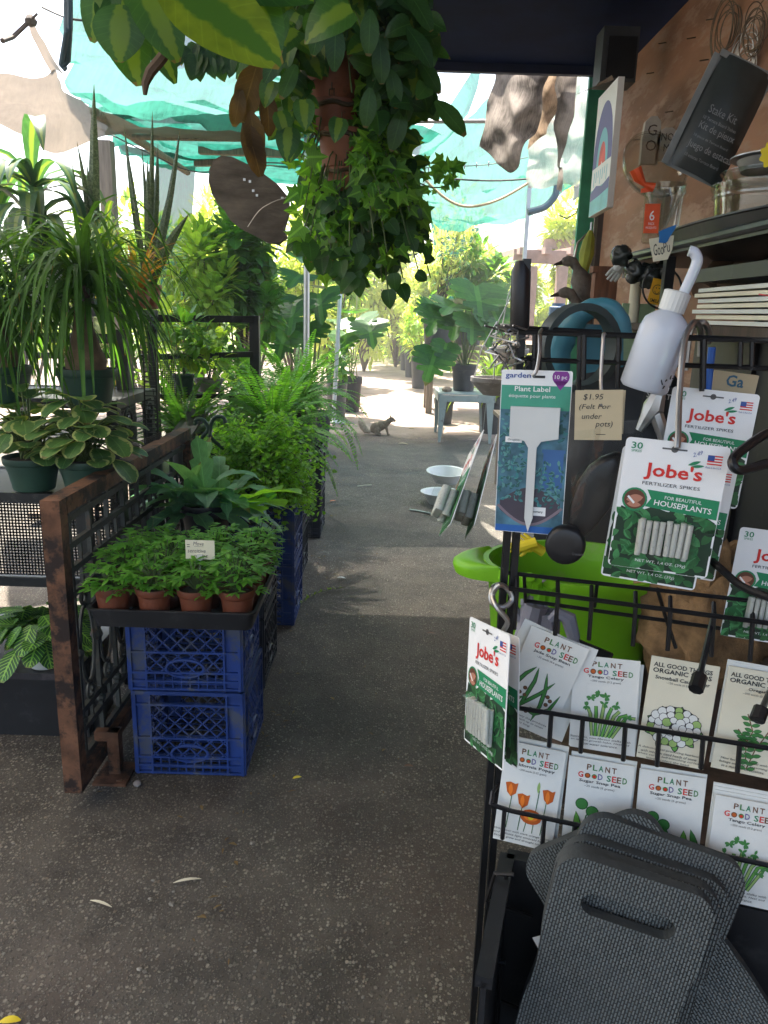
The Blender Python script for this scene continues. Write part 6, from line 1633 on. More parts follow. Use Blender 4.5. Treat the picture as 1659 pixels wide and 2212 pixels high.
# ---- black soled felt pads in a clear bag
t = thing('bagged_pads', 'two black rounded pads in a clear bag below the price note', 'bag', rk(1260, 1080, .06))
padm = pm('black_pad', (.008, .008, .009), .38)
def blob(outline, off, th, name):
    P = [rk(x, y, off) for x, y in outline]; n = len(P); c = sum(P, V((0, 0, 0))) / n; b = MB(); rings = []
    for s_, o_ in ((1, 0), (1, th * .5), (.93, th * .9), (.8, th), (.4, th * 1.05)): rings.append([b.V(c + (p - c) * s_ + RN * o_) for p in P])
    for A, B_ in zip(rings, rings[1:]):
        for i in range(n): b.F((A[i], A[(i + 1) % n], B_[(i + 1) % n], B_[i]))
    b.F(rings[-1]); b.F(rings[0][::-1]); b.build(name, padm, t, smooth=60)
blob([(1222 + 44 * math.cos(a), 1174 + 42 * math.sin(a)) for a in [i * 6.283 / 22 for i in range(22)]], .06, .012, 'pad')
blob([(1345, 978), (1330, 975), (1300, 985), (1272, 1005), (1248, 1040), (1232, 1085), (1226, 1130), (1240, 1155), (1262, 1158), (1290, 1130), (1318, 1095), (1335, 1050), (1345, 1010)], .045, .014, 'pad')
M, w, h = F4((1222, 930, .078), (1400, 905, .05), (1175, 1212, .078))
b = MB(); rows = [[M @ V((u * w, -.006 * math.sin(7 * u + 5 * v) - .004, -v * h)) for u in (0, .25, .5, .72, .9)] for v in (0, .25, .5, .75, 1)]
patch(b, rows, 3, 0, .006, 5); b.build('clear_bag', M_['film'], t, smooth=180)
M3, w3, h3 = F4((1236, 1190, .08), (1262, 1192, .08), (1236, 1202, .08)); p = Print(M3, w3, h3); p.text('Greenbrier', .5, .5, .5, 1.0, 0, 3); p.build('white_lettering', M_['inkgrey'], t, smooth=0)

# ---- seed packets
def logo(p, seedrow=True):
    for ch, u, m in zip('PLANT', (.32, .41, .5, .6, .7), (0, 1, 2, 0, 0)): p.text(ch, u, .075, .055, .07, m, 3, .015)
    p.text('G', .2, .155, .055, .08, 3, 3, .02); p.disc(.305, .158, .045, 0, 2.6, 10); p.disc(.305, .158, .03, 4, 3, 10); p.disc(.41, .158, .04, 1, 2.8, 12); p.disc(.41, .16, .026, 3, 3.2, 10); p.text('D', .5, .155, .055, .07, 5, 3, .015)
    for ch, u, m in zip('SEED', (.63, .71, .785, .87), (2, 3, 0, 1)): p.text(ch, u, .155, .058, .065, m, 3, .015)
LOGO = ['brown', 'mgreen', 'bgreen', 'red', 'dorange', 'violet']
def art_bean(p):
    for pts in ([(.05, .82), (.1, .62), (.22, .46), (.34, .36)], [(.3, .88), (.36, .68), (.4, .5), (.38, .36)], [(.18, .9), (.38, .74), (.56, .6), (.72, .44)], [(.6, .9), (.64, .72), (.62, .54), (.54, .38)], [(.42, .8), (.6, .82), (.8, .72), (.88, .54)], [(.02, .98), (.1, .86), (.2, .76), (.34, .68)]):
        n_ = 10; q = []
        for i in range(n_):
            t_ = i / (n_ - 1) * 3; j = min(2, int(t_)); f = t_ - j; q.append((pts[j][0] + (pts[j + 1][0] - pts[j][0]) * f, pts[j][1] + (pts[j + 1][1] - pts[j][1]) * f))
        w_ = [max(.008, .075 * math.sin(math.pi * i / (n_ - 1)) ** .6) for i in range(n_)]; p.strip(q, w_, 0, 2); p.strip(q, [x * .66 for x in w_], 1, 2.3)
    for u, v in ((.3, .6), (.24, .66), (.34, .67), (.26, .72), (.7, .6), (.76, .63), (.72, .68), (.52, .78), (.46, .82)): p.disc(u, v, .038, 2, 2.2, 10); p.disc(u, v, .03, 3, 2.4, 10)
A_BEAN = ['ink', 'mgreen', 'ink', 'brown']
def art_celery(p):
    for i in range(7):
        x = .34 + i * .05; p.strip([(x, .86), (.3 + i * .09, .62), (.26 + i * .12, .5 + .03 * abs(i - 2))], [.05, .06, .055], 0, 2 + i * .05); p.strip([(x, .86), (.3 + i * .09, .62), (.26 + i * .12, .5 + .03 * abs(i - 2))], [.028, .038, .035], 1 + i % 2, 2.5 + i * .05)
    rnd.seed(9)
    for cx, cy in ((.3, .44), (.42, .4), (.52, .42), (.24, .54), (.68, .5), (.86, .62), (.5, .5), (.78, .68)):
        for k in range(7): a = U(0, 6.28); p.lens((cx, cy), (cx + .075 * math.cos(a), cy + .05 * math.sin(a)), .04, 3, 3 + k * .05, n=5)
A_CEL = ['dgreen', 'pgreen', 'lgreen', 'mgreen']
def art_caul(p):
    for a in range(9): q = a * .7; c = (.48 + .22 * math.cos(q), .66 + .1 * math.sin(q)); p.lens(c, (.48 + .44 * math.cos(q), .66 + .23 * math.sin(q)), .12, 0, 1.6); p.lens(c, (.48 + .42 * math.cos(q), .66 + .22 * math.sin(q)), .09, 1, 1.8)
    p.disc(.48, .64, .4, 0, 2, 22, .195); rnd.seed(4)
    for r_, n in ((.29, 17), (.2, 12), (.11, 7), (.02, 1)):
        for i in range(n): q = i * 6.283 / n + r_ * 9; x_, y_, d_, k_ = .48 + r_ * 1.18 * math.cos(q), .64 + r_ * .56 * math.sin(q), U(.05, .07), 2.4 + i * .02 + (.3 - r_); p.disc(x_, y_, d_ + .009, 0, k_, 10); p.disc(x_, y_, d_, 2 if rnd.random() > .2 else 3, k_ + .015, 10)
A_CAU = ['ink', 'lgreen', 'paper', 'pgreen']
def art_oreg(p):
    for st in ([(.5, .9), (.45, .7), (.52, .58), (.4, .42)], [(.52, .95), (.6, .75), (.75, .55)], [(.48, .7), (.3, .58)]):
        p.strip(st, .018, 0, 2)
        for (ua, va), (ub, vb) in zip(st, st[1:]):
            for k in range(3):
                u = ua + (ub - ua) * k / 3; v = va + (vb - va) * k / 3
                for s in (-1, 1): p.lens((u, v), (u + .13 * s, v - .02), .07, 1, 2.2); p.lens((u, v), (u + .12 * s, v - .02), .05, 2, 2.4)
A_ORE = ['brown', 'dgreen', 'mgreen']
def art_poppy(p):
    for u, v in ((.22, .5), (.42, .56), (.66, .42), (.8, .5), (.52, .74)): p.strip([(u, v), (u - .03, .86)], .014, 0, 1.6)
    for u, v in ((.2, .47), (.82, .47), (.42, .56)):
        p.pg([(u - .11, v - .06), (u - .03, v - .075), (u + .05, v - .06), (u + .1, v - .075), (u + .08, v + .03), (u, v + .07), (u - .07, v + .03)], 1, 2); p.lens((u - .01, v + .06), (u - .02, v - .06), .07, 2, 2.2)
    p.disc(.58, .7, .18, 1, 2.4, 14, .075); p.disc(.58, .7, .12, 2, 2.6, 12, .04); p.disc(.58, .7, .05, 3, 2.8)
    p.lens((.64, .45), (.64, .34), .05, 4, 2)
A_POP = ['dgreen', 'dorange', 'orange', 'yellow', 'pgreen']
def art_pea(p):
    p.strip([(.3, .75), (.34, .55), (.42, .48)], .02, 0, 1.8); p.disc(.26, .44, .1, 0, 1.8, 14); p.disc(.26, .44, .085, 1, 2); p.disc(.43, .5, .1, 0, 2.2, 14); p.disc(.43, .5, .085, 1, 2.4)
    for a, b_, m in (((.16, .84), (.18, .52), 2), ((.44, .86), (.44, .5), 1), ((.66, .8), (.74, .52), 2), ((.9, .84), (.84, .5), 1)): p.lens(a, b_, .13, 0, 2.6, .08); p.lens(a, b_, .1, m, 2.9, .08)
A_PEA = ['dgreen', 'mgreen', 'lgreen']
def packet(label, TL, TR, BL, kind, title, sub, art, amats, blurb, behind=2, logo_='plant', paper='paper'):
    M, w, h = F4(TL, TR, BL); t = thing('seed_packet', label, 'seed packet', 0 and 0 or (0, 0, 0), 0, 'paper seed packets on the rack', M=M.copy())
    ev = plate(t, 'envelope', M, w, h, M_[paper], .0014)
    p = Print(M, w, h)
    if logo_ == 'plant': logo(p); p.build('logo', [M_[x] for x in LOGO], ev, smooth=0); vt = .215
    else:
        p.text('ALL GOOD THINGS', .48, .07, .042, .86, 0, 3, .02); p.text('ORGANIC SEEDS', .48, .125, .045, .86, 0, 3, .02); p.build('logo', M_['ink'], ev, smooth=0); vt = .19
    p = Print(M, w, h); p.text(title, .5, vt, .036, min(.8, .045 * len(title)), 0, 3, .012); p.text(sub, .5, vt + .045, .026, .46, 1, 3)
    for i, l in enumerate(blurb): p.text(l, .47, .885 + .034 * i, .026, min(.94, .027 * len(l)), 0, 3, shear=.2)
    p.build('lettering', [M_['ink'], M_['inkgrey']], ev, smooth=0)
    p = Print(M, w, h); art(p); p.build('picture', [M_[x] for x in amats], ev, smooth=0)
    return t, M, w, h
def spare(label, M, w, h, du, dv, dy, rot=0):
    m = M @ Matrix.Translation((du * w, dy, dv * h)) @ Matrix.Rotation(rot, 4, 'Y'); t = thing('seed_packet', label, 'seed packet', M=m.copy(), group='paper seed packets behind the front ones'); plate(t, 'envelope', m, w, h, M_['paper'], .0014)
BL1 = ['climbing variety that produces', 'pods that reach up to seven', 'inches long.']; BL2 = ['Succulent, non-fibrous stalks with', 'an upright growth habit. Heat and', 'low water tolerance.']
BL3 = ['A delicious fast producing heirloom', 'with medium sized heads of snow', 'white curds. Self-blanching curled', 'leaves protect the head.']; BL4 = ['Mint family perennial with', 'foliage used as a seasoning', 'in a number of cuisines.']
BL5 = ['Wildflower with stark orange petals', 'and delicate light emerald foliage.', 'Easy to grow and drought tolerant.']
jb = packet('upper row seed packet drawn with green beans, tilted', (1149, 1351, .012), (1274, 1403, .012), (1071, 1547, .012), 0, 'Jade Snap Bean', '~25 seeds (6.6 grams)', art_bean, A_BEAN, BL1)
ce = packet('upper row seed packet drawn with celery, beside the bean packet', (1240, 1414, .004), (1384, 1429, .004), (1213, 1607, .02), 0, 'Tango Celery', '~250 seeds (0.2 gram)', art_celery, A_CEL, BL2)
ca = packet('upper row seed packet drawn with a cauliflower', (1408, 1416, .006), (1556, 1441, .006), (1384, 1636, .02), 0, 'Snowball Cauliflower', '~150 seeds (0.55 gram)', art_caul, A_CAU, BL3, logo_='all', paper='cream')
og = packet('upper row seed packet drawn with oregano sprigs, cut by the right edge', (1575, 1438, .006), (1722, 1464, .006), (1553, 1660, .02), 0, 'Oregano', '~300 seeds (0.1 gram)', art_oreg, A_ORE, BL4, logo_='all', paper='cream')
po = packet('lower row seed packet drawn with orange poppies', (1094, 1598, .006), (1224, 1626, .006), (1068, 1811, .02), 0, 'California Poppy', '~200 seeds (0.25 gram)', art_poppy, A_POP, BL5)
p1 = packet('lower row seed packet of green peas, next to the poppy packet', (1230, 1632, .006), (1372, 1656, .006), (1208, 1850, .02), 0, 'Sugar Snap Pea', '~25 seeds (6 grams)', art_pea, A_PEA, BL2)
p2 = packet('lower row seed packet of green peas, above the foam pads\' right shoulder', (1382, 1660, .006), (1526, 1682, .006), (1364, 1880, .02), 0, 'Sugar Snap Pea', '~25 seeds (6 grams)', art_pea, A_PEA, BL2)
c2_ = packet('lower row seed packet drawn with celery, at the right edge', (1546, 1716, .01), (1694, 1744, .01), (1524, 1936, .03), 0, 'Tango Celery', '~250 seeds (0.2 gram)', art_celery, A_CEL, BL2)
for (pk, lab, du, dv, rt) in ((jb, 'plain packet edge behind the bean packet', -.14, .02, .06), (jb, 'second packet edge behind the bean packet', .14, -.02, -.05), (ce, 'packet edge behind the upper celery packet', .06, -.03, .03), (og, 'packet edge behind the oregano packet', -.02, .03, 0), (og, 'second packet edge behind the oregano packet', -.015, .045, .0), (po, 'packet edge behind the poppy packet', .03, .03, -.02), (p1, 'packet edge behind the first pea packet', .03, .03, 0), (p2, 'packet edge behind the second pea packet', .02, .025, .01),
                              (c2_, 'packet edge nearest behind the lower celery packet', -.015, .03, 0), (c2_, 'middle packet edge behind the lower celery packet', -.02, .06, 0), (c2_, 'rear packet edge behind the lower celery packet', -.03, .09, 0)):
    spare(lab, pk[1], pk[2], pk[3], du, dv, .0035 + abs(dv) * .05 + abs(rt) * .02, rt)

# ---- foam kneeling pads standing in a black bin
def foam_m():
    m, nt, out = _new('woven_foam')
    uv = _n(nt, 'ShaderNodeUVMap'); br = _n(nt, 'ShaderNodeTexBrick'); br.offset = .5; br.inputs['Scale'].default_value = 1
    mp = _n(nt, 'ShaderNodeMapping'); mp.inputs['Rotation'].default_value = (0, 0, R(90)); nt.links.new(uv.outputs[0], mp.inputs[0]); nt.links.new(mp.outputs[0], br.inputs['Vector'])
    for k, v_ in (('Brick Width', .0072), ('Row Height', .0034), ('Mortar Size', .001), ('Mortar Smooth', .8)): br.inputs[k].default_value = v_
    br.inputs['Color1'].default_value = (.115, .133, .128, 1); br.inputs['Color2'].default_value = (.165, .185, .177, 1); br.inputs['Mortar'].default_value = (.01, .011, .011, 1)
    tc = _n(nt, 'ShaderNodeTexCoord'); c = _mix(nt, _ramp(nt, _noise(nt, tc.outputs['Object'], 14, 5, .7), [(.4, (0, 0, 0)), (.8, (.35, .35, .35))]), br.outputs[0], (.13, .14, .14))
    b = _n(nt, 'ShaderNodeBsdfPrincipled'); b.inputs['Roughness'].default_value = .6; nt.links.new(c, b.inputs['Base Color'])
    bn = _n(nt, 'ShaderNodeBump'); bn.invert = True; bn.inputs['Strength'].default_value = .9; bn.inputs['Distance'].default_value = .0015; nt.links.new(br.outputs['Fac'], bn.inputs['Height']); nt.links.new(bn.outputs[0], b.inputs['Normal'])
    nt.links.new(b.outputs[0], out.inputs[0]); return m
FO = foam_m(); FOE = pm('foam_edge', (.05, .056, .055), .8, var=.2, vs=60, bump=.3, bs=300)
def foam(label, TL, TR, BL, handle=True):
    M, w, h = F4(TL, TR, BL); h = w * 1.75; t = thing('kneeling_pad', label, 'kneeling pad', M=M.copy(), group='grey foam kneeling pads')
    def half(u): return .5 - .03 * math.exp(-((u - .5) / .13) ** 2)
    pts = []; r = .17
    for cx, cz, a0 in ((1 - r, -r, 0), (r, -r, 90)):
        for i in range(9): a = R(a0 + 90 * i / 8); pts.append(((cx + r * math.cos(a)) * w, (cz + r * math.sin(a)) * w))
    n = 14; H_ = h / w
    for i in range(1, n): u = .1 + .8 * i / n; pts.append(((.5 - half(u)) * w, -u * h))
    for cx, cz, a0 in ((r, -H_ + r, 180), (1 - r, -H_ + r, 270)):
        for i in range(9): a = R(a0 + 90 * i / 8); pts.append(((cx + r * math.cos(a)) * w, (cz + r * math.sin(a)) * w))
    for i in range(1, n): u = .9 - .8 * i / n; pts.append(((.5 + half(u)) * w, -u * h))
    sl = []; hw, hh, cz = .3 * w, .082 * w, (-.31 * w if handle else -h + .31 * w)
    for sx, a0 in ((1, -90), (-1, 90)):
        for i in range(9): a = R(a0 + 180 * i / 8); sl.append((w * .5 + sx * (hw - hh) + hh * math.cos(a), cz + hh * math.sin(a)))
    import bmesh
    bm = bmesh.new(); th = .014
    vo = [bm.verts.new((x, 0, z)) for x, z in pts]; eo = [bm.edges.new((vo[i], vo[(i + 1) % len(vo)])) for i in range(len(vo))]
    vi = [bm.verts.new((x, 0, z)) for x, z in sl]; ei = [bm.edges.new((vi[i], vi[(i + 1) % len(vi)])) for i in range(len(vi))]
    bmesh.ops.triangle_fill(bm, use_beauty=True, use_dissolve=False, edges=eo + ei)
    bm.faces.ensure_lookup_table(); bm.verts.index_update()
    fs = [[v.index for v in f.verts] for f in bm.faces]; vs = [v.co.copy() for v in bm.verts]; nv = len(vs)
    nrm = sum((f.normal for f in bm.faces), V((0, 0, 0))); bm.free()
    b = MB()
    for v in vs: b.V(M @ v, (v.x, v.z))
    for v in vs: b.V(M @ (v + V((0, th, 0))), (v.x, v.z))
    for f in fs: b.F(f); b.F([i + nv for i in reversed(f)])
    for loop, base in ((pts, 0), (sl, len(pts))):
        n = len(loop)
        for i in range(n): a, c = base + i, base + (i + 1) % n; b.F((a, a + nv, c + nv, c), 1)
    b.build('foam_sheet', [FO, FOE], t, smooth=0)
foam('front grey foam kneeling pad with its hand slot fully in view', (1213, 1838, .12), (1558, 1950, .12), (1163, 2180, .13))
foam('grey foam kneeling pad just behind the front pad', (1212, 1822, .1), (1570, 1934, .1), (1168, 2165, .11), False)
foam('grey foam kneeling pad leaning furthest left in the pad stack', (1116, 1858, .05), (1392, 1742, .05), (1255, 2165, .075))
foam('third grey foam kneeling pad from the front', (1226, 1800, .08), (1590, 1918, .08), (1172, 2140, .1))
foam('rearmost grey foam kneeling pad, its corner highest against the packets', (1268, 1750, .062), (1628, 1880, .062), (1200, 2090, .08))
t = thing('plastic_bin', 'black plastic bin holding the grey foam pads', 'bin', rk(1330, 2200, .1))
b = MB()
def bp(x, y, z): return RP.to_2d().to_3d() + RU * x + RN * y + V((0, 0, z))
qa = rk(1108, 1895, .06); xl = (qa - RP).dot(RU) - .012; zt = qa.z - .012
fr_ = .21
for (x0, y0, x1, y1) in ((xl, .012, xl, fr_), (xl, .012, xl + .52, .012), (xl + .52, .012, xl + .52, fr_), (xl, fr_, xl + .52, fr_)):
    a = bp(x0, y0, zt - .17); c = bp(x1, y1, zt - .17); b.bar(a, c, .006, .34 if y0 != y1 or y0 < .1 else .2) if not (y0 == fr_ and y1 == fr_) else b.bar(bp(x0, y0, zt - .3), bp(x1, y1, zt - .3), .006, .1)
for (x0, y0, x1, y1) in ((xl, .012, xl, fr_), (xl, .012, xl + .52, .012), (xl + .52, .012, xl + .52, fr_)): b.bar(bp(x0, y0, zt), bp(x1, y1, zt), .018, .014)
b.bar(bp(xl, .125, zt - .345), bp(xl + .52, .125, zt - .345), .17, .006)
b.build('bin_shell', M_['black_plastic'], t)
t = thing('bin_stand', 'tan speckled wooden stand at the rack\'s foot, under the black bin', 'stand', bp(.1, .1, 0).to_2d().to_3d())
b = MB(); zs_ = zt - .36
c0 = bp(xl + .25, .12, zs_ / 2); rotm = Matrix.Rotation(-RA, 3, 'Z'); b.box(c0, (.56, .2, zs_), rotm); b.build('stand_body', pm('tan_board', (.16, .1, .045), .8, var=.4, spot=(.05, .035, .02), spot_s=60), t)
M, w, h = F4((1150, 2026, .1), (1198, 2014, .1), (1108, 2118, .1)); t = thing('garden_card', 'white and green garden card poking out left of the foam pads', 'card', M=M.copy()); plate(t, 'card', M, w, h, M_['white'], .0008)
p = Print(M, w, h); p.rect(.3, .2, 1, .62, 0, 1); p.text('garden', .35, .78, .22, .66, 1, 3, .015, rot=1.0); p.text('Play Pod', .7, .4, .1, .4, 2, 3); p.build('printing', [M_['lgreen'], M_['ink'], M_['white']], t, smooth=0)
# ================================================================== right: display table, shelf, wall clutter
TZ2 = .64
t = thing('display_table', 'dark timber display table behind the wire rack', 'table', (.62, 1.6, 0))
b = MB(); b.box((.685, 1.55, TZ2 - .02), (.69, 1.1, .04)); b.build('table_top', M_['wood_dark'], t)
for x in (.54, .98):
    for y in (1.06, 2.04):
        b = MB(); b.bar((x, y, 0), (x, y, TZ2 - .041), .06); b.build('leg', M_['wood_dark'], t)
b = MB(); b.box((.78, 2.07, .3), (.42, .02, .55)); b.build('back_board', M_['wood_dark'], t)
# lime tub
ct = gy(1246, 1212, 1.5); rt = .185; hz_ = ct.z - TZ2
t = thing('garden_tub', 'lime green flexible garden tub with a lip handle behind the rack', 'tub', (ct.x, ct.y, TZ2))
b = MB(); b.lathe([(rt * .8, .004), (rt * .84, .02), (rt * .97, hz_ * .9), (rt * 1.03, hz_ * .93), (rt * 1.03, hz_), (rt * .97, hz_), (rt * .78, .012), (0, .01)], 36, (ct.x, ct.y, TZ2), sy=.8); b.build('tub_body', M_['lime'], t, smooth=50)
for sg in (-1, 1):
    b = MB(); rows = []
    for i in range(9):
        u = -1 + 2 * i / 8; x = ct.x + sg * (rt * (.9 + .0 * u) + .085 * (1 - u * u) ** .6); y = ct.y + u * .07
        rows.append([V((ct.x + sg * rt * .93 * math.sqrt(max(0, 1 - (u * .07 / (rt * .8)) ** 2)), y, ct.z - .012)), V(((x + ct.x + sg * rt * .95) / 2, y, ct.z + .006)), V((x, y, ct.z - .004)), V((x - sg * .004, y, ct.z - .028))])
    patch(b, rows, 3, 0, 0); b.build('handle', M_['lime'], t, smooth=60)
# yellow gloves in the tub
t = thing('yellow_gloves', 'yellow gloves peeking out of the lime tub', 'gloves', gy(1140, 1172, 1.52))
def glove(b, px, py, Y, sz, ang, mat=0, flat=.35):
    P = gy(px, py, Y); rt_ = Matrix.Rotation(ang, 3, 'Y')
    q = lambda x, z, y=0: P + rt_ @ V((x * sz, y * sz * flat, z * sz))
    b.tube([q(0, .5), q(0, .25), q(0, 0), q(0, -.2)], [sz * .2, sz * .19, sz * .22, sz * .2], 10, mat)
    for i, (x, l) in enumerate(((-.17, .36), (-.06, .44), (.06, .42), (.17, .33))): b.tube([q(x, -.15), q(x * 1.15, -.15 - l * .5, .1), q(x * 1.2, -.15 - l, .25)], [sz * .065, sz * .062, sz * .045], 8, mat)
    b.tube([q(.17, .1), q(.3, -.05, .1), q(.36, -.2, .2)], [sz * .075, sz * .07, sz * .045], 8, mat)
b = MB(); glove(b, 1130, 1180, 1.5, .055, R(70)); glove(b, 1150, 1178, 1.53, .055, R(120)); b.build('knit', M_['yellow'], t)
t = thing('garden_gloves', 'green tipped grey gloves hanging behind the basket rail', 'gloves', rk(1160, 1300, -.12))
gg = pm('glove_grey', (.22, .22, .26), .8, bump=.3)
b = MB(); 
for (px, py, a) in ((1150, 1330, 10), (1180, 1345, -8)): glove(b, px, py, 1.02, .09, R(a + 180))
b.build('grey_fabric', gg, t)
b = MB()
for (px, py) in ((1125, 1280), (1140, 1268), (1155, 1275), (1170, 1290), (1185, 1285), (1195, 1300)): b.tube([gy(px, py, 1.0), gy(px + 2, py - 22, .99)], [.012, .009], 8)
b.build('dipped_tips', M_['lime'], t)
t = thing('hand_tool', 'grey handled hand tool in front of the lime tub', 'tool', rk(1200, 1370, -.08)); b = MB()
b.tube([rk(1190, 1340, -.08), rk(1205, 1325, -.08), rk(1228, 1335, -.08), rk(1240, 1380, -.08)], [.006, .009, .01, .008], 8); b.tube([rk(1240, 1380, -.08), rk(1258, 1440, -.08)], .006, 8); b.build('handle', gg, t)
b = MB(); b.prism([(0, 0), (.05, -.02), (.03, -.1), (-.02, -.12), (-.04, -.03)][::-1], Matrix.Translation(rk(1245, 1380, -.085)), .004); b.build('blade', M_['black_plastic'], t)
# burlap
t = thing('burlap_sack', 'crumpled tan burlap sack beside the lime tub', 'sack', gy(1510, 1330, 1.35))
b = MB(); rnd.seed(701); c0 = gy(1520, 1330, 1.38)
NU, NV = 40, 26; ids = []
for i in range(NV + 1):
    ph = math.pi * i / NV; l = []
    for j in range(NU):
        th = 2 * math.pi * j / NU; d = V((math.sin(ph) * math.cos(th), math.sin(ph) * math.sin(th), math.cos(ph)))
        k = 1 + .35 * noise.noise(d * 2.2) + .4 * abs(noise.noise(d * 4 + V((3, 1, 2)))) + .12 * noise.noise(d * 13)
        l.append(b.V(c0 + V((d.x * .11 * k, d.y * .09 * k, d.z * .13 * k))))
    ids.append(l)
for i in range(NV):
    for j in range(NU): b.F((ids[i][j], ids[i + 1][j], ids[i + 1][(j + 1) % NU], ids[i][(j + 1) % NU]))
b.build('sackcloth', pm('burlap', (.26, .16, .075), .95, var=.3, vs=40, bump=1.0, bs=420), t, smooth=180)
b = MB(); b.box((c0.x, c0.y, (TZ2 + c0.z - .12) / 2), (.16, .14, max(.02, c0.z - .12 - TZ2))); tt = thing('storage_box', 'dark box under the burlap sack on the table', 'box', (c0.x, c0.y, TZ2)); b.build('box_body', M_['wood_dark'], tt)
t = thing('black_sack', 'slumped black sack standing on the table behind the price note', 'sack', (.6, 1.98, TZ2)); b = MB(); rows_ = []
for i in range(15):
    v = i / 14; ring_ = []
    for j in range(24):
        a = j * 6.283 / 24; k = 1 + .12 * noise.noise(V((math.cos(a) * 2, math.sin(a) * 2, v * 4))); q = (.9 + .25 * math.sin(v * 3)) * (1 if v < .86 else 1 - (v - .86) * 3)
        ring_.append(b.V((.59 + .17 * k * q * math.cos(a), 1.93 + .1 * k * q * math.sin(a), TZ2 + v * .66)))
    rows_.append(ring_)
for A_, B_ in zip(rows_, rows_[1:]):
    for j in range(24): b.F((A_[j], A_[(j + 1) % 24], B_[(j + 1) % 24], B_[j]))
b.F(rows_[0][::-1]); b.F(rows_[-1]); b.build('sack_body', pm('sack_black', (.012, .013, .014), .5, var=.4), t, smooth=180)
# ---- shelf unit along the wall
SX0, SX1 = .74, XW - .004
sz0 = gx(1500, 517, SX0).z
t = thing('wall_shelf', 'black shelf unit along the plywood wall with clear saucers and jars on top', 'shelf', (.9, 1.95, 0))
b = MB(); pts = [(SX0, 1.15), (SX1, 1.15), (SX1, 2.72), (SX0 + .2, 2.72), (SX0 + .07, 2.66), (SX0, 2.52)]
lo = [b.V((x, y, sz0 - .022)) for x, y in pts]; hi = [b.V((x, y, sz0)) for x, y in pts]; b.F(lo[::-1]); b.F(hi)
for i in range(6): b.F((lo[i], lo[(i + 1) % 6], hi[(i + 1) % 6], hi[i]))
b.tube([(x, y, sz0 - .004) for x, y in pts[2:]] + [(SX0, 1.15, sz0 - .004)], .011, 8); b.build('top_board', M_['black_plastic'], t)
zm = gx(1512, 702, SX0).z
for (x, y) in ((SX0 + .03, 1.2), (SX0 + .03, 2.24), (SX1 - .03, 1.2), (SX1 - .03, 2.24)):
    b = MB(); b.bar((x, y, zm + .001), (x, y, sz0 - .023), .026, .026, V((0, 1, 0))); b.build('upright', BMt, t)
    b = MB(); b.bar((x, y, 0), (x, y, zm - .023), .026, .026, V((0, 1, 0))); b.build('leg', BMt, t)
b = MB(); b.box(((SX0 + SX1) / 2, 1.9, zm - .011), (SX1 - SX0 - .02, 1.46, .02)); b.build('middle_board', M_['wood_dark'], t)
b = MB(); b.box((XW - .03, 1.7, (zm + .1) / 2), (.006, 2.0, zm - .16)); b.build('back_panel', M_['black_plastic'], t)
PL = filmm('clear_plastic', (.88, .91, .89), .1, .08, 0.0)
t = thing('oval_tray', 'black oval tray on the shelf, under the clear tubs and jar', 'tray', (.895, 1.95, sz0)); b = MB()
b.lathe([(0, .001), (.53, .001), (.555, .03), (.57, .032), (.57, .036), (.545, .034), (.52, .006), (0, .006)], 44, (.895, 1.97, sz0), sx=.31); b.build('tray_shell', M_['black_plastic'], t)
sz0 += .007
def saucer(label, c, r, h, tilt=None, n=40):
    t = thing('clear_saucer', label, 'saucer', c, 0, 'clear plastic plant saucers'); b = MB()
    b.lathe([(0, .002), (r * .9, .002), (r * .93, .008), (r * .97, h * .72), (r * 1.02, h * .76), (r * 1.02, h * .8), (r * .99, h * .84), (r * 1.05, h * .94), (r * 1.05, h), (r * 1.0, h), (r * .91, .01), (0, .006)], n, c, rot=tilt)
    b.build('saucer_body', PL, t, smooth=40); return t
SZ = sz0 + .012
saucer('deep clear round tub on the shelf, widest of the clear plastics', V((.925, 1.99, sz0)), .145, .12)
saucer('shallow clear saucer lying on the deep clear tub', V((.93, 2.0, sz0 + .121)), .13, .03)
t = thing('metal_pan', 'shiny round metal pan resting on top of the clear saucers', 'pan', (.94, 2.0, sz0 + .152)); b = MB(); b.lathe([(0, .002), (.1, .002), (.112, .026), (.128, .029), (.128, .032), (.108, .03), (.096, .006), (0, .006)], 36, (.94, 2.0, sz0 + .152)); b.build('pan_body', M_['steel'], t)
saucer('clear ribbed saucer leaning up behind the orange tagged jar', gy(1404, 368, 2.5), .1, .035, Matrix.Rotation(R(68), 3, 'X') @ Matrix.Rotation(R(10), 3, 'Y'))
# clear jars of the six-pack with red tags
jc = gy(1426, 500, 2.2); jr = .052
t = thing('clear_jar', 'clear plastic jar with an orange red numbered tag on the tray\'s edge', 'jar', jc)
jz = sz0; jt = gy(1420, 398, 2.2).z
b = MB(); hh = jt - jz; b.lathe([(0, 0), (jr * .82, 0), (jr * .88, .004), (jr * .95, hh * .8), (jr * 1.05, hh * .85), (jr * 1.05, hh * .9), (jr, hh * .92), (jr * 1.04, hh), (jr * .98, hh), (jr * .9, hh * .8), (0, hh * .05)], 28, (jc.x, jc.y, jz)); b.build('jar_body', PL, t, smooth=40)
Ya = jc.y - jr - .006; M, w, h = frame3(gy(1394, 440, Ya), gy(1427, 440, Ya), gy(1398, 503, Ya)); plate(t, 'tag', M, w, h, pm('tag_red', (.72, .09, .02), .45), .0012)
p = Print(M, w, h); p.text('6', .5, .4, .34, .34, 0, 3, .01); p.text('PACK', .5, .68, .09, .4, 0, 3); p.text('MOSQUITO', .5, .82, .09, .7, 0, 3); p.build('lettering', M_['white'], t, smooth=0)
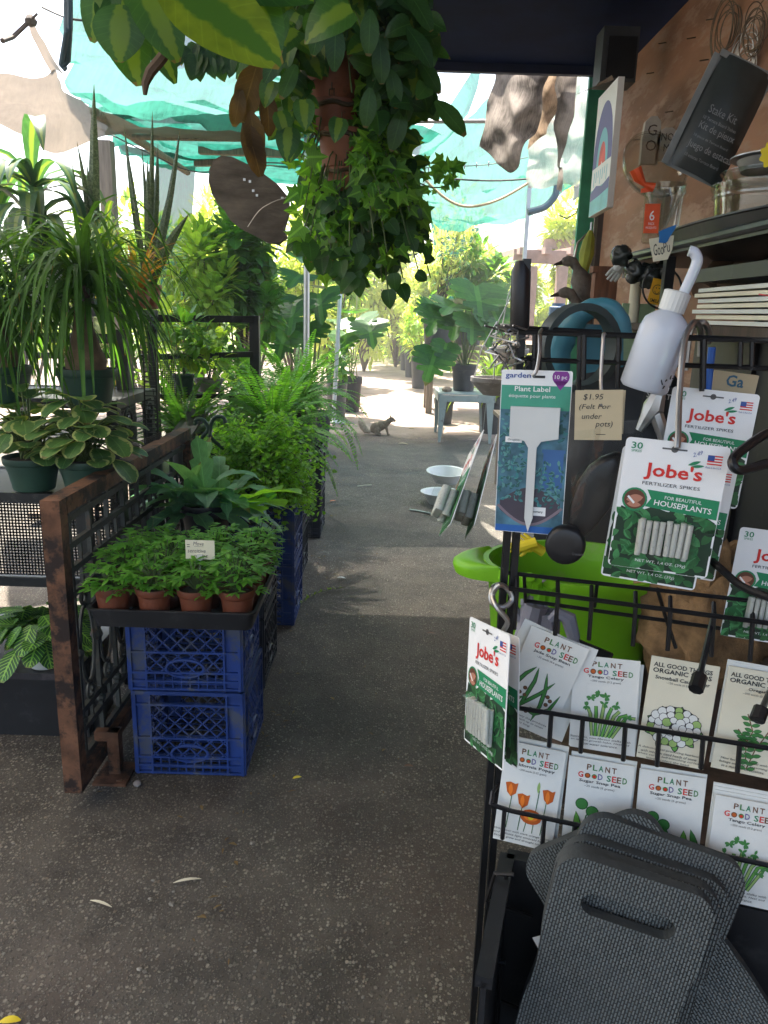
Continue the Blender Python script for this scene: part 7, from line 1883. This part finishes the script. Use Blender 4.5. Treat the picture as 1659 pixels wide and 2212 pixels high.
b = MB(); b.tube([gy(1372, 365, Ya), gy(1380, 385, Ya), gy(1392, 398, Ya), gy(1412, 405, Ya)], [.016, .014, .006, .012], 8); b.prism([(0, 0), (.036, .012), (.03, -.005), (.0, -.01)][::-1], Matrix.Translation(gy(1385, 408, Ya)), .002); b.build('tag_ribbon', bpy.data.materials['tag_red'], t)
t = thing('box_on_tray', 'hidden dark block under the clear jar on the tray edge', 'block', (jc.x, jc.y, sz0)) if False else None
# taped paper sign on the tray edge
Yp_ = 1.93
t = thing('taped_note', 'cream paper note held by blue tape below the orange tagged jar', 'note', gy(1425, 535, Yp_)); M, w, h = frame3(gy(1402, 516, Yp_), gy(1456, 508, Yp_), gy(1412, 565, Yp_)); b = MB()
b.prism([(0, 0), (0, -.1 * w), (w * .12, -h), (w * .7, -h * .98), (w * .9, -h * .6), (w, 0)], M, .0006); b.build('paper', M_['cream'], t, smooth=0)
p = Print(M, w, h); p.text('Goo', .35, .5, .5, .4, 0, 3); p.text('Pu', .68, .45, .45, .25, 0, 3); p.build('handwriting', M_['ink'], t, smooth=0)
b = MB(); rows = [[gy(x, y, Yp_ - .003) for x, y in r] for r in (((1423, 500), (1440, 493), (1462, 485)), ((1424, 512), (1442, 510), (1455, 500)), ((1423, 524), (1440, 524), (1446, 512)))]; patch(b, rows, 3, 0, .003); b.build('tape', pm('blue_tape', (.02, .16, .45), .5), t, smooth=180)
# stake kit bag
Yk = 2.17
M, w, h = frame3(gy(1553, 118, Yk), gy(1668, 176, Yk), gy(1432, 352, Yk))
t = thing('stake_bag', 'crumpled grey green bag of stakes leaning against the plywood', 'bag', M=M.copy())
b = MB(); rows = []
for v in range(7):
    r_ = []
    for u in range(7):
        uu, vv = u / 6, v / 6; bul = math.sin(math.pi * uu) ** .5 * math.sin(math.pi * min(1, vv * .8 + .15)) ** .6
        r_.append(M @ V((uu * w, -.035 * bul, -vv * h)))
    rows.append(r_)
patch(b, rows, 6, 0, .03, 9)
b.build('bag_front', pm('bag_dark', (.035, .042, .04), .35, var=.3, vs=7), t, smooth=180)
b = MB(); b.box(M @ V((w * .5, .002, -h * .5)), (w, .003, h), M.to_3x3()); b.build('bag_back', pm('bag_grey', (.2, .22, .22), .4), t)
b = MB(); b.box(M @ V((-.006, -.004, -h * .5)), (.016, .004, h), M.to_3x3()); b.box(M @ V((w * .5, -.004, .006)), (w, .004, .016), M.to_3x3()); b.build('seam', bpy.data.materials['bag_grey'], t)
p = Print(M @ Matrix.Translation((0, -.05, 0)), w, h)
p.text('Stake Kit', .42, .48, .07, .5, 0, 3); p.text('10 Terrace Board Stakes', .44, .565, .028, .6, 0, 3); p.text('Kit de pieux', .46, .64, .08, .64, 0, 3); p.text('10 pieux de Terrace Board', .44, .73, .028, .62, 0, 3); p.text('Juego de estacas', .5, .81, .08, .8, 0, 3); p.text('10 estacas Terrace Board', .44, .9, .028, .62, 0, 3)
p.build('lettering', M_['inkgrey'] if False else pm('bag_print', (.24, .25, .25), .5), t, smooth=0)
# carved driftwood name pieces
for (px, pt, pb, w_, txt, lab) in ((1407, 250, 325, 26, 'G\nO', 'taller carved pale wood piece behind the clear jar'), (1440, 274, 318, 34, 'NO\nM', 'shorter carved pale wood piece beside the stake bag')):
    Y = 2.62; a = gy(px - w_ / 2, pt, Y); c = gy(px + w_ / 2, pb + 30, Y); t = thing('carved_wood', lab, 'carving', V(((a.x + c.x) / 2, Y, c.z)), 0, 'carved wood pieces'); W_ = (c.x - a.x); Hh = a.z - c.z
    pts = [(0, -Hh), (W_, -Hh), (W_ * 1.02, -Hh * .4), (W_ * .95, -.1 * Hh), (W_ * .7, 0), (W_ * .35, -.01 * Hh), (W_ * .06, -.12 * Hh), (-.03 * W_, -.5 * Hh)]
    Mm = Matrix.Translation(V((a.x, Y, a.z))); b = MB(); b.prism(pts, Mm, .02); b.build('wood_body', pm('driftwood', (.4, .36, .3), .85, var=.2), t, smooth=0)
    p = Print(Mm, W_, Hh); p.text(txt, .5, .45, .55, .62, 0, 6); p.build('carving_marks', M_['wood_dark'], t, smooth=0)
# below the shelf
t = thing('work_glove', 'white work glove drooping from the shelf\'s left end', 'glove', gy(1335, 590, 1.75)); b = MB(); glove(b, 1338, 578, 2.6, .085, R(35)); b.build('knit', M_['white_pot'], t)
t = thing('bag_bundle', 'dark crumpled plastic bags stuffed under the shelf edge', 'bag', gy(1370, 580, 1.6)); b = MB()
for (px, py, r, sd) in ((1372, 588, .032, 1), (1402, 594, .034, 5), (1434, 588, .03, 9), (1342, 552, .03, 14)):
    c = gy(px, py, 2.4); ids = []
    for i in range(15):
        ph = math.pi * i / 14; l = []
        for j in range(20):
            th = 2 * math.pi * j / 20; d = V((math.sin(ph) * math.cos(th), math.sin(ph) * math.sin(th), math.cos(ph))); k = 1 + .45 * noise.noise(d * 1.8 + V((sd, 0, 0))) + .09 * noise.noise(d * 6)
            l.append(b.V(c + d * r * k))
        ids.append(l)
    for i in range(14):
        for j in range(20): b.F((ids[i][j], ids[i + 1][j], ids[i + 1][(j + 1) % 20], ids[i][(j + 1) % 20]))
b.build('film_bundle', pm('dark_film', (.03, .035, .032), .25, var=.4), t, smooth=180)
Ysm = 2.35
M, w, h = frame3(gy(1412, 600, Ysm), gy(1444, 607, Ysm), gy(1404, 655, Ysm)); t = thing('smiley_sign', 'small yellow card with a smiling face behind the squeeze bottle', 'sign', M=M.copy()); plate(t, 'card', M, w, h, pm('sign_yellow', (.75, .4, .02), .5), .001)
p = Print(M, w, h); N = 24
p.strip([(.45 + .3 * math.cos(i * 6.283 / N), .42 - .3 * w / h * math.sin(i * 6.283 / N)) for i in range(N + 1)], .04, 0, 2); p.disc(.36, .36, .04, 0, 2, 8); p.disc(.55, .36, .04, 0, 2, 8); p.strip([(.3, .48), (.37, .56), (.46, .58), (.55, .56), (.62, .48)], .04, 0, 2); p.text('SMILE!', .5, .86, .14, .7, 0, 2, .02); p.build('face_print', M_['ink'], t, smooth=0)
t = thing('cable_loop', 'black cable loop hanging around the smiley card', 'cable', gy(1410, 640, 1.65)); b = MB(); b.tube([gy(1430 + 42 * math.cos(a), 622 + 45 * math.sin(a), 2.28) for a in [i * 6.283 / 30 for i in range(31)]], .003, 6); b.build('cord', M_['black_plastic'], t)
# stack of pale trays
for i in range(7):
    z = zm + .006 + i * .0125; t = thing('pale_tray', ('lowest', 'second', 'third', 'fourth', 'fifth', 'sixth', 'topmost')[i] + ' pale grey tray in the stack on the middle shelf', 'tray', (.9, 1.75, z), 0, 'pale trays stacked on the shelf'); b = MB()
    b.box((.9 + .004 * math.sin(i * 2), 1.75, z), (.3, .42, .0085), Matrix.Rotation(R((i % 3 - 1) * 1.5), 3, 'Z')); b.build('tray_body', M_['cream'] if i % 2 else M_['white_pot'], t)
t = thing('storage_crate', 'black flat crate lid lying over the pale trays', 'crate', (.86, 1.72, zm + .1)); b = MB(); b.box((.9, 1.76, zm + .115), (.31, .44, .03)); b.build('lid', M_['black_plastic'], t)
for i, (px, py, rr_, lab) in enumerate(((1590, 600, .04, 'brown cardboard tube under the shelf, right'), (1545, 590, .03, 'second cardboard tube under the shelf'))):
    a = gy(px - 30, py + 40, 2.3); c = gy(px + 30, py - 35, 2.4); t = thing('cardboard_tube', lab, 'tube', a, 0, 'cardboard tubes'); b = MB(); b.tube([a, c], rr_, 16); b.build('tube', pm('cardboard_grey', (.22, .15, .1), .8), t)
t = thing('board_panel', 'pale green glass panel standing behind the teal tool', 'panel', gy(1375, 690, 2.1)); b = MB(); a = gy(1345, 655, 2.6); c = gy(1410, 700, 2.6); b.box(((a.x + c.x) / 2, 2.6, (a.z + c.z) / 2 - .1), (c.x - a.x, .012, a.z - c.z + .2)); b.build('pane', pm('pale_green', (.3, .42, .25), .4), t)
t = thing('wood_offcut', 'reddish timber offcut with a notched top under the glove', 'wood', gy(1310, 640, 2.2)); b = MB(); a = gy(1283, 590, 2.9); c = gy(1322, 690, 2.9); b.box(((a.x + c.x) / 2, 2.9, (a.z + c.z) / 2), (c.x - a.x, .05, a.z - c.z)); b.box(((a.x + c.x) / 2, 2.9, a.z + .012), (c.x - a.x + .02, .055, .022)); b.build('block', pm('red_wood', (.2, .09, .05), .75, var=.3, stretch=(8, 8, 1)), t)
t = thing('white_tube', 'cream plastic tube standing behind the shelf upright', 'tube', gy(1368, 640, 1.95)); b = MB(); a = gy(1376, 600, 2.6); b.tube([a, a + V((0, 0, -.17))], .018, 12); b.build('tube', M_['cream'], t)
# teal saw handle hanging on the rail and the grey tape ring
t = thing('teal_tool', 'teal curved handle tool lying behind the top rail', 'tool', rk(1290, 690, -.1)); tm = pm('teal_plastic', (.05, .19, .24), .4)
b = MB(); b.tube(smooth_pts([rk(x, y, -.12) for x, y in ((1198, 850), (1196, 800), (1200, 755), (1222, 715), (1255, 680), (1290, 662), (1320, 666), (1338, 692), (1345, 730))], 4), [.018] * 4 + [.02] * 4 + [.019] * 4 + [.015] * 4 + [.012] * 4 + [.01] * 4 + [.0105] * 4 + [.012] * 4 + [.012], 12); b.build('handle', tm, t)
b = MB(); b.prism([(0, 0), (.055, .0), (.06, -.05), (.01, -.06)][::-1], Matrix.Translation(rk(1250, 700, -.13)), .012); b.build('blade_guard', tm, t)
t = thing('tape_ring', 'dark green grey plastic ring hung over the top rail', 'ring', rk(1258, 750, -.05)); b = MB()
cR = rk(1250, 752, -.06); ax = (RU * .55 + RN * .85).normalized(); e1_ = ax.cross(Z).normalized(); N = 30
prof = [(.042, -.011), (.05, -.011), (.05, .011), (.042, .011)]; ids = []
for i in range(N):
    a = i * 6.283 / N; d = e1_ * math.cos(a) + Z * math.sin(a); ids.append([b.V(cR + d * r_ + ax * o_) for r_, o_ in prof])
for i in range(N):
    for k in range(4): b.F((ids[i][k], ids[(i + 1) % N][k], ids[(i + 1) % N][(k + 1) % 4], ids[i][(k + 1) % 4]))
b.build('ring_body', pm('ring_plastic', (.035, .05, .048), .5), t)
# squeeze bottle with bent spout
t = thing('squeeze_bottle', 'frosted squeeze bottle with a bent clear spout on the top rail', 'bottle', rk(1420, 760, .02))
A = rk(1388, 842, .03); B_ = rk(1452, 665, .03); d = (B_ - A); L = d.length; rot = d.to_track_quat('Z', 'Y').to_matrix(); r = L * .29
frost = pm('frosted', (.74, .8, .9), .22, var=.03, trans=.35)
b = MB(); b.lathe([(0, .004), (r * .85, 0), (r, r * .15), (r * 1.0, L * .72), (r * .9, L * .84), (r * .6, L * .92), (r * .46, L * .95), (r * .46, L), (0, L)], 30, A, rot=rot); b.build('bottle_body', frost, t, smooth=50)
b = MB(); c = A + d * .96; n = 40; pr = [(r * .5, 0), (r * .52, L * .22), (r * .44, L * .235), (0, L * .235)]
ids = []
for rr_, z in pr:
    ids.append([b.V(c + rot @ V(((rr_ * (1 + (.035 if k % 2 else 0) * (z < L * .23))) * math.cos(2 * math.pi * k / n), (rr_ * (1 + (.035 if k % 2 else 0) * (z < L * .23))) * math.sin(2 * math.pi * k / n), z))) for k in range(n)])
for X_, Y_ in zip(ids, ids[1:]):
    for k in range(n): b.F((X_[k], X_[(k + 1) % n], Y_[(k + 1) % n], Y_[k]))
cp_ = b.build('cap', M_['white_pot'], t, smooth=20)
b = MB(); b.tube(smooth_pts([rk(x, y, .03) for x, y in ((1474, 640), (1490, 605), (1503, 575), (1506, 560), (1500, 546), (1488, 542))]), .0052, 12); b.build('spout', frost, cp_)
b = MB(); rnd.seed(31)
for k in range(14):
    u = U(.1, .75); a = U(-2.6, -.5); q = A + rot @ V((r * 1.004 * math.cos(a), r * 1.004 * math.sin(a), L * u)); b.box(q, (.004 * U(.4, 1.5), .0006, .0012), Matrix.Rotation(U(0, 3), 3, 'Y'))
b.build('speck', M_['ink'], t)
# book-like black cards under the rail, with pale lettering
Yb_ = -.1
M, w, h = F4((1395, 830, -.03), (1460, 838, -.03), (1390, 960, -.03)); t = thing('dark_pack', 'black packaged pruner card behind the rail, lettered in white', 'pack', M=M.copy()); plate(t, 'card', M, w, h, M_['ink'], .001)
p = Print(M, w, h); p.text('SMART', .5, .16, .09, .8, 0, 3, .01); p.build('lettering', M_['white'], t, smooth=0)
b = MB(); b.tube([rk(x, y, -.02) for x, y in ((1450, 760), (1425, 845), (1412, 880), (1395, 905), (1380, 930))], [.005, .007, .012, .007, .004], 8); b.tube([rk(1412, 880, -.02), rk(1440, 960, -.02), rk(1432, 1000, -.02)], [.008, .007, .004], 8); b.build('pruner', M_['steel'], t)
M, w, h = F4((1545, 800, -.06), (1640, 812, -.06), (1540, 850, -.06)); t = thing('paper_bag', 'pale paper bag with blue lettering behind the upper right spike card', 'bag', M=M.copy()); plate(t, 'paper', M, w, h * 2.2, M_['kraft'], .01)
p = Print(M, w, h); p.text('Ga', .5, .35, .5, .4, 0, 3, .02); p.build('lettering', M_['pblue'], t, smooth=0)
t = thing('blue_marker', 'thin blue pen stick standing right of the chrome hook', 'pen', rk(1533, 820, -.05)); b = MB(); b.tube([rk(1538, 750, -.05), rk(1527, 860, -.05)], .004, 8); b.build('pen_body', pm('pen_blue', (.02, .12, .5), .4), t)
t = thing('clear_zip_bag', 'clear zip bag with a red strip hanging at the right edge', 'bag', rk(1650, 670, .04)); M, w, h = F4((1640, 628, .04), (1720, 640, .04), (1640, 730, .04)); b = MB(); rows = [[M @ V((u * w, -.003 * math.sin(5 * u + 3 * v), -v * h)) for u in (0, .5, 1)] for v in (0, .5, 1)]; patch(b, rows, 4, 0, .004, 2); b.build('film', M_['film'], t, smooth=180)
p = Print(M, w, h); p.rect(0, .06, 1, .085, 0, 3); p.build('zip_strip', M_['red'], t, smooth=0)
t = thing('yellow_flower_tag', 'yellow plastic flower edge at the right picture edge beside the bag', 'ornament', gy(1655, 335, 1.4)); b = MB(); c = gy(1668, 335, 1.4)
for k in range(9): a = k * .7; b.leaf(c, V((math.cos(a), -.1, math.sin(a))), .022, .016, .2, .1, 4, up=V((0, -1, 0)))
b.build('petals', M_['yellow'], t)
# ---- wall: painted board, speaker, wire coils, decoys, umbrella
t = thing('painted_board', 'child painted rainbow board in purple, blue and red leaning at the wall\'s end', 'painting', gy(1305, 320, 3.3))
Xp = gy(1306, 445, 3.2).x
TLp, TRp, BLp = gx(1293, 213, Xp), gx(1336, 165, Xp), gx(1267, 472, Xp)
M, w, h = frame3(TLp, TRp, BLp); b = MB(); b.box(M @ V((w / 2, .012, -h / 2)), (w, .024, h), M.to_3x3()); b.build('board', M_['white'], t)
p = Print(M, w, h)
def arch(r0, r1, m, k, c=(.52, .66), top=1.0, a=None):
    N = 18; o = [(c[0] + r0 * math.cos(math.pi * i / N), c[1] - r0 * 1.0 * math.sin(math.pi * i / N)) for i in range(N + 1)]; n_ = [(c[0] + r1 * math.cos(math.pi * i / N), c[1] - r1 * 1.0 * math.sin(math.pi * i / N)) for i in range(N + 1)]
    for i in range(N): p.pg([o[i], n_[i], n_[i + 1], o[i + 1]], m, k)
arch(.5, .28, 0, 2, (.5, .6), 1); arch(.29, .17, 1, 2.5, (.5, .6)); arch(.18, .02, 2, 3, (.5, .6))
p.rect(0, .78, 1, 1, 3, 1.5); p.pg([(0, .8), (.3, .76), (.6, .79), (1, .75), (1, .84), (.5, .86), (0, .87)], 0, 2.2)
for i in range(7): p.strip([(.16 + i * .11, .64), (.15 + i * .11, .76 - (i % 3) * .03)], .03, 1, 2.4)
p.build('paint', [M_['violet'], M_['lblue'], pm('coral', (.7, .08, .07), .5), pm('aqua', (.2, .5, .55), .5)], t, smooth=0)
t = thing('speaker', 'dark grey loudspeaker mounted high in the corner by the roof', 'speaker', gy(1340, 120, 3.6)); Ysp = 3.45
a = gy(1306, 55, Ysp); c = gy(1372, 178, Ysp)
b = MB(); b.box(((a.x + c.x) / 2, Ysp + .06, (a.z + c.z) / 2), (c.x - a.x, .12, a.z - c.z)); b.build('cabinet', pm('speaker_grey', (.05, .055, .06), .5), t)
b = MB(); b.box(((a.x + c.x) / 2 + .006, Ysp - .002, (a.z + c.z) / 2 - .012), (c.x - a.x - .03, .008, a.z - c.z - .05)); b.build('grille', M_['black_metal'], t)
b = MB(); b.box(((a.x + c.x) / 2, Ysp + .13, (a.z + c.z) / 2), (.03, .03, .05)); b.build('bracket', M_['steel'], t)
t = thing('cardboard_flap', 'brown pointed flap jutting out above the painted board', 'flap', gy(1300, 185, 3.4)); b = MB(); P_ = [gy(1322, 162, 3.3), gy(1326, 172, 3.3), gy(1240, 206, 3.4), gy(1285, 186, 3.4)]; b.poly([P_[0], P_[3], P_[2], P_[1]]); b.poly([q + V((0, .004, 0)) for q in (P_[1], P_[2], P_[3], P_[0])]); b.build('flap_sheet', M_['wood_grey'], t, smooth=0)
for k, (px, py, R_, lab) in enumerate(((1577, 60, .055, 'upper coil of brown wire hung on the plywood'), (1615, 130, .045, 'lower coil of shiny wire hung above the stake bag'), (1645, 65, .04, 'third wire coil at the right picture edge'))):
    c = gx(px, py, XW - .02); t = thing('wire_coil', lab, 'wire coil', c, 0, 'wire coils on the plywood wall'); b = MB(); rnd.seed(720 + k)
    for j in range(9):
        sx, sz_ = R_ * U(.3, .62), R_ * U(.9, 1.7); o = V((U(-.03, 0), U(-.02, .02), U(-.03, .03))); tw = U(-.4, .4)
        b.tube([c + o + V((-.02 * math.cos(a) * 1, sx * math.cos(a) + tw * sz_ * math.sin(a) * .4, sz_ * math.sin(a))) for a in [i * 6.283 / 26 for i in range(26)]], .0016, 4, closed=True)
    b.build('strand', M_['rusty_wire'] if k != 1 else M_['wire'], t)
# decoys on a cord
def decoy(label, px, py, Y, s, flip=1):
    t = thing('bird_decoy', label, 'decoy', gy(px, py, Y), 0, 'carved bird decoys'); c = gy(px, py, Y)
    P = lambda x, z: c + V((x * s * flip, 0, z * s))
    b = MB(); b.tube(smooth_pts([P(.75, -1.6), P(.62, -1.1), P(.45, -.6), P(.28, -.22), P(.1, .0), P(-.1, .03), P(-.25, 0), P(-.36, -.05)], 1), [s * .1, s * .36, s * .4, s * .17, s * .2, s * .21, s * .16, s * .06], 12); b.build('bird_body', pm('decoy_grey', (.16, .14, .12), .8, var=.4, bump=.4, vs=30), t, smooth=180)
    b = MB(); b.tube([P(-.28, -.02), P(-.62, -.12)], [s * .1, s * .03], 8); b.build('beak', M_['wood_dark'], t)
decoy('lower carved duck decoy by the rack, its head turned left', 1226, 634, 3.05, .105); decoy('upper carved goose decoy with a curved neck beside the folded yellow umbrella', 1232, 566, 3.1, .1)
t = thing('umbrella', 'folded yellow green umbrella hanging by the timber post', 'umbrella', gy(1262, 560, 3.2)); b = MB(); u0, u1 = gy(1276, 498, 3.2), gy(1258, 600, 3.2); b.tube([u0, u0.lerp(u1, .15), u0.lerp(u1, .5), u1], [.008, .022, .03, .012], 9); b.build('folded_canopy', pm('umbrella_yellow', (.3, .34, .04), .6, var=.3), t, smooth=30)
b = MB(); b.tube([u1, gy(1254, 640, 3.2), gy(1250, 668, 3.2)], .009, 8); b.build('handle', M_['black_plastic'], t)
b = MB(); b.tube([u0, gy(1278, 480, 3.2)], .004, 6); b.build('tip', M_['steel'], t)
t = thing('cord_loop', 'grey cord looped beside the folded umbrella', 'cord', gy(1245, 540, 3.2)); b = MB(); b.tube([gy(1268, 505, 3.2), gy(1248, 525, 3.2), gy(1240, 560, 3.2), gy(1245, 600, 3.2)], .005, 6); b.build('strand', M_['wire'], t)
for i, (px, py, Y, r, lab) in enumerate(((1200, 680, 5.2, .06, 'blue grey canister standing behind the top rail, left'), (1218, 690, 5.0, .045, 'second blue grey canister behind the top rail, right'))):
    c = gy(px, py + 60, Y); t = thing('canister', lab, 'canister', c, 0, 'blue grey canisters'); hh = gy(px, py - 25, Y).z - c.z; b = MB(); b.lathe([(r, 0), (r, hh * .9), (r * .7, hh * .93), (r * .7, hh), (0, hh)], 20, c); b.build('canister_body', pm('blue_grey', (.07, .12, .2), .45), t)
t = thing('back_table', 'pale workbench edge behind the rack, holding the canisters', 'table', (1.2, 5.2, 0)); c = gy(1200, 742, 5.0); b = MB(); b.box((c.x + .1, 5.2, c.z - .03), (.7, .8, .05)); b.build('top', M_['wood_grey'], t)
for ax in (-.2, .4):
    b = MB(); b.bar((c.x + ax, 5.2, 0), (c.x + ax, 5.2, c.z - .056), .06); b.build('leg', M_['wood_grey'], t)
# ---- litter on the floor
rnd.seed(801)
for i, (px, py, L, ang, mat, lab, nm) in enumerate(((402, 1613, .075, -.2, 'cream', 'pale dry leaf blade on the floor, middle left', 'dry_leaf'), (218, 1950, .06, -.25, 'cream', 'pale dry leaf blade on the floor in front of the iron panel', 'dry_leaf'), (757, 1820, .06, .3, 'cream', 'pale dry leaf blade nearer the centre of the floor', 'dry_leaf') if False else (405, 1900, .07, .35, 'cream', 'pale dry blade on the floor below the crates', 'dry_leaf'),
        (642, 1680, .03, .5, 'yellow', 'small yellow leaf on the floor right of the blue crates', 'dry_leaf'), (22, 2205, .04, .2, 'yellow', 'yellow leaf at the bottom left corner of the floor', 'dry_leaf'), (883, 1655, .03, .1, 'brown', 'brown curled leaf on the open floor near the turned card', 'dry_leaf'), (932, 1368, .04, .1, 'brown', 'brown dry leaf on the floor below the lime handle', 'dry_leaf'), (738, 1248, .045, .0, 'white_pot', 'whitish dry petal on the floor by the leafy runner', 'dry_leaf'),
        (720, 1082, .06, .6, 'dorange', 'rust coloured leaf beside the black crates', 'dry_leaf'), (772, 1050, .12, .0, 'cream', 'pale twig on the floor past the black crates', 'twig'), (890, 925, .1, .0, 'kraft', 'flat leaf on the path just right of the squirrel', 'dry_leaf'), (872, 958, .12, .1, 'kraft', 'dry leaf on the path between squirrel and table leg', 'dry_leaf'))):
    q = gz(px, py, .009); t = thing(nm, lab, 'leaf' if nm == 'dry_leaf' else 'twig', q, 0, 'dry leaves on the floor' if nm == 'dry_leaf' else None); b = MB(); d = V((math.cos(ang), math.sin(ang), .12))
    if nm == 'twig': b.tube([q, q + d * L * .5 + V((0, .01, 0)), q + d * L], .003, 5)
    else: b.leaf(q - d * L * .5 + V((0, 0, .003)), d, L, L * (.14 if mat == 'cream' else .45), .5, .3, 5)
    b.build('blade', M_[mat], t)
t = thing('pebble', 'round grey pebble beside the iron panel\'s foot plate', 'pebble', gz(297, 1697)); b = MB(); b.lathe([(0, 0), (.01, .002), (.013, .009), (.007, .016), (0, .018)], 12, gz(297, 1697)); b.build('pebble_body', M_['grey_pot'], t)
rnd.seed(803); b = MB()
for i in range(260):
    x = rnd.choice((U(-.45, -.2), U(-.42, -.34), U(-1.2, -.4), U(-.5, .9))); y = U(1.1, 7); q = V((x, y, .006)); a = U(0, 6.28); L = U(.008, .026)
    b.leaf(q, V((math.cos(a), math.sin(a), U(-.05, .25))), L, L * U(.2, .5), .6, .3, 2)
o = b.build('leaf_litter', leafm('litter', (.12, .07, .03), (.22, .16, .07), .1, .8), smooth=180); o['kind'] = 'stuff'
rnd.seed(802); b = MB()
for i in range(900):
    x, y = U(-2.2, .9), U(.9, 4.2); s = U(.002, .0055) * (1 if rnd.random() > .04 else 1.8); a = U(0, 6.28); hgt = s * .55
    pts = [V((x + s * U(.7, 1.2) * math.cos(a + k * 1.047) * 1.2, y + s * U(.7, 1.2) * math.sin(a + k * 1.047), .0005)) for k in range(6)]
    lo = [b.V(p) for p in pts]; hi = [b.V(V((x + (p.x - x) * .6, y + (p.y - y) * .6, hgt))) for p in pts]
    for k in range(6): b.F((lo[k], lo[(k + 1) % 6], hi[(k + 1) % 6], hi[k]))
    b.F(hi)
o = b.build('gravel', pm('loose_chips', (.14, .125, .1), .85, var=.5, vs=30, col2=(.34, .32, .27)), smooth=0); o['kind'] = 'stuff'
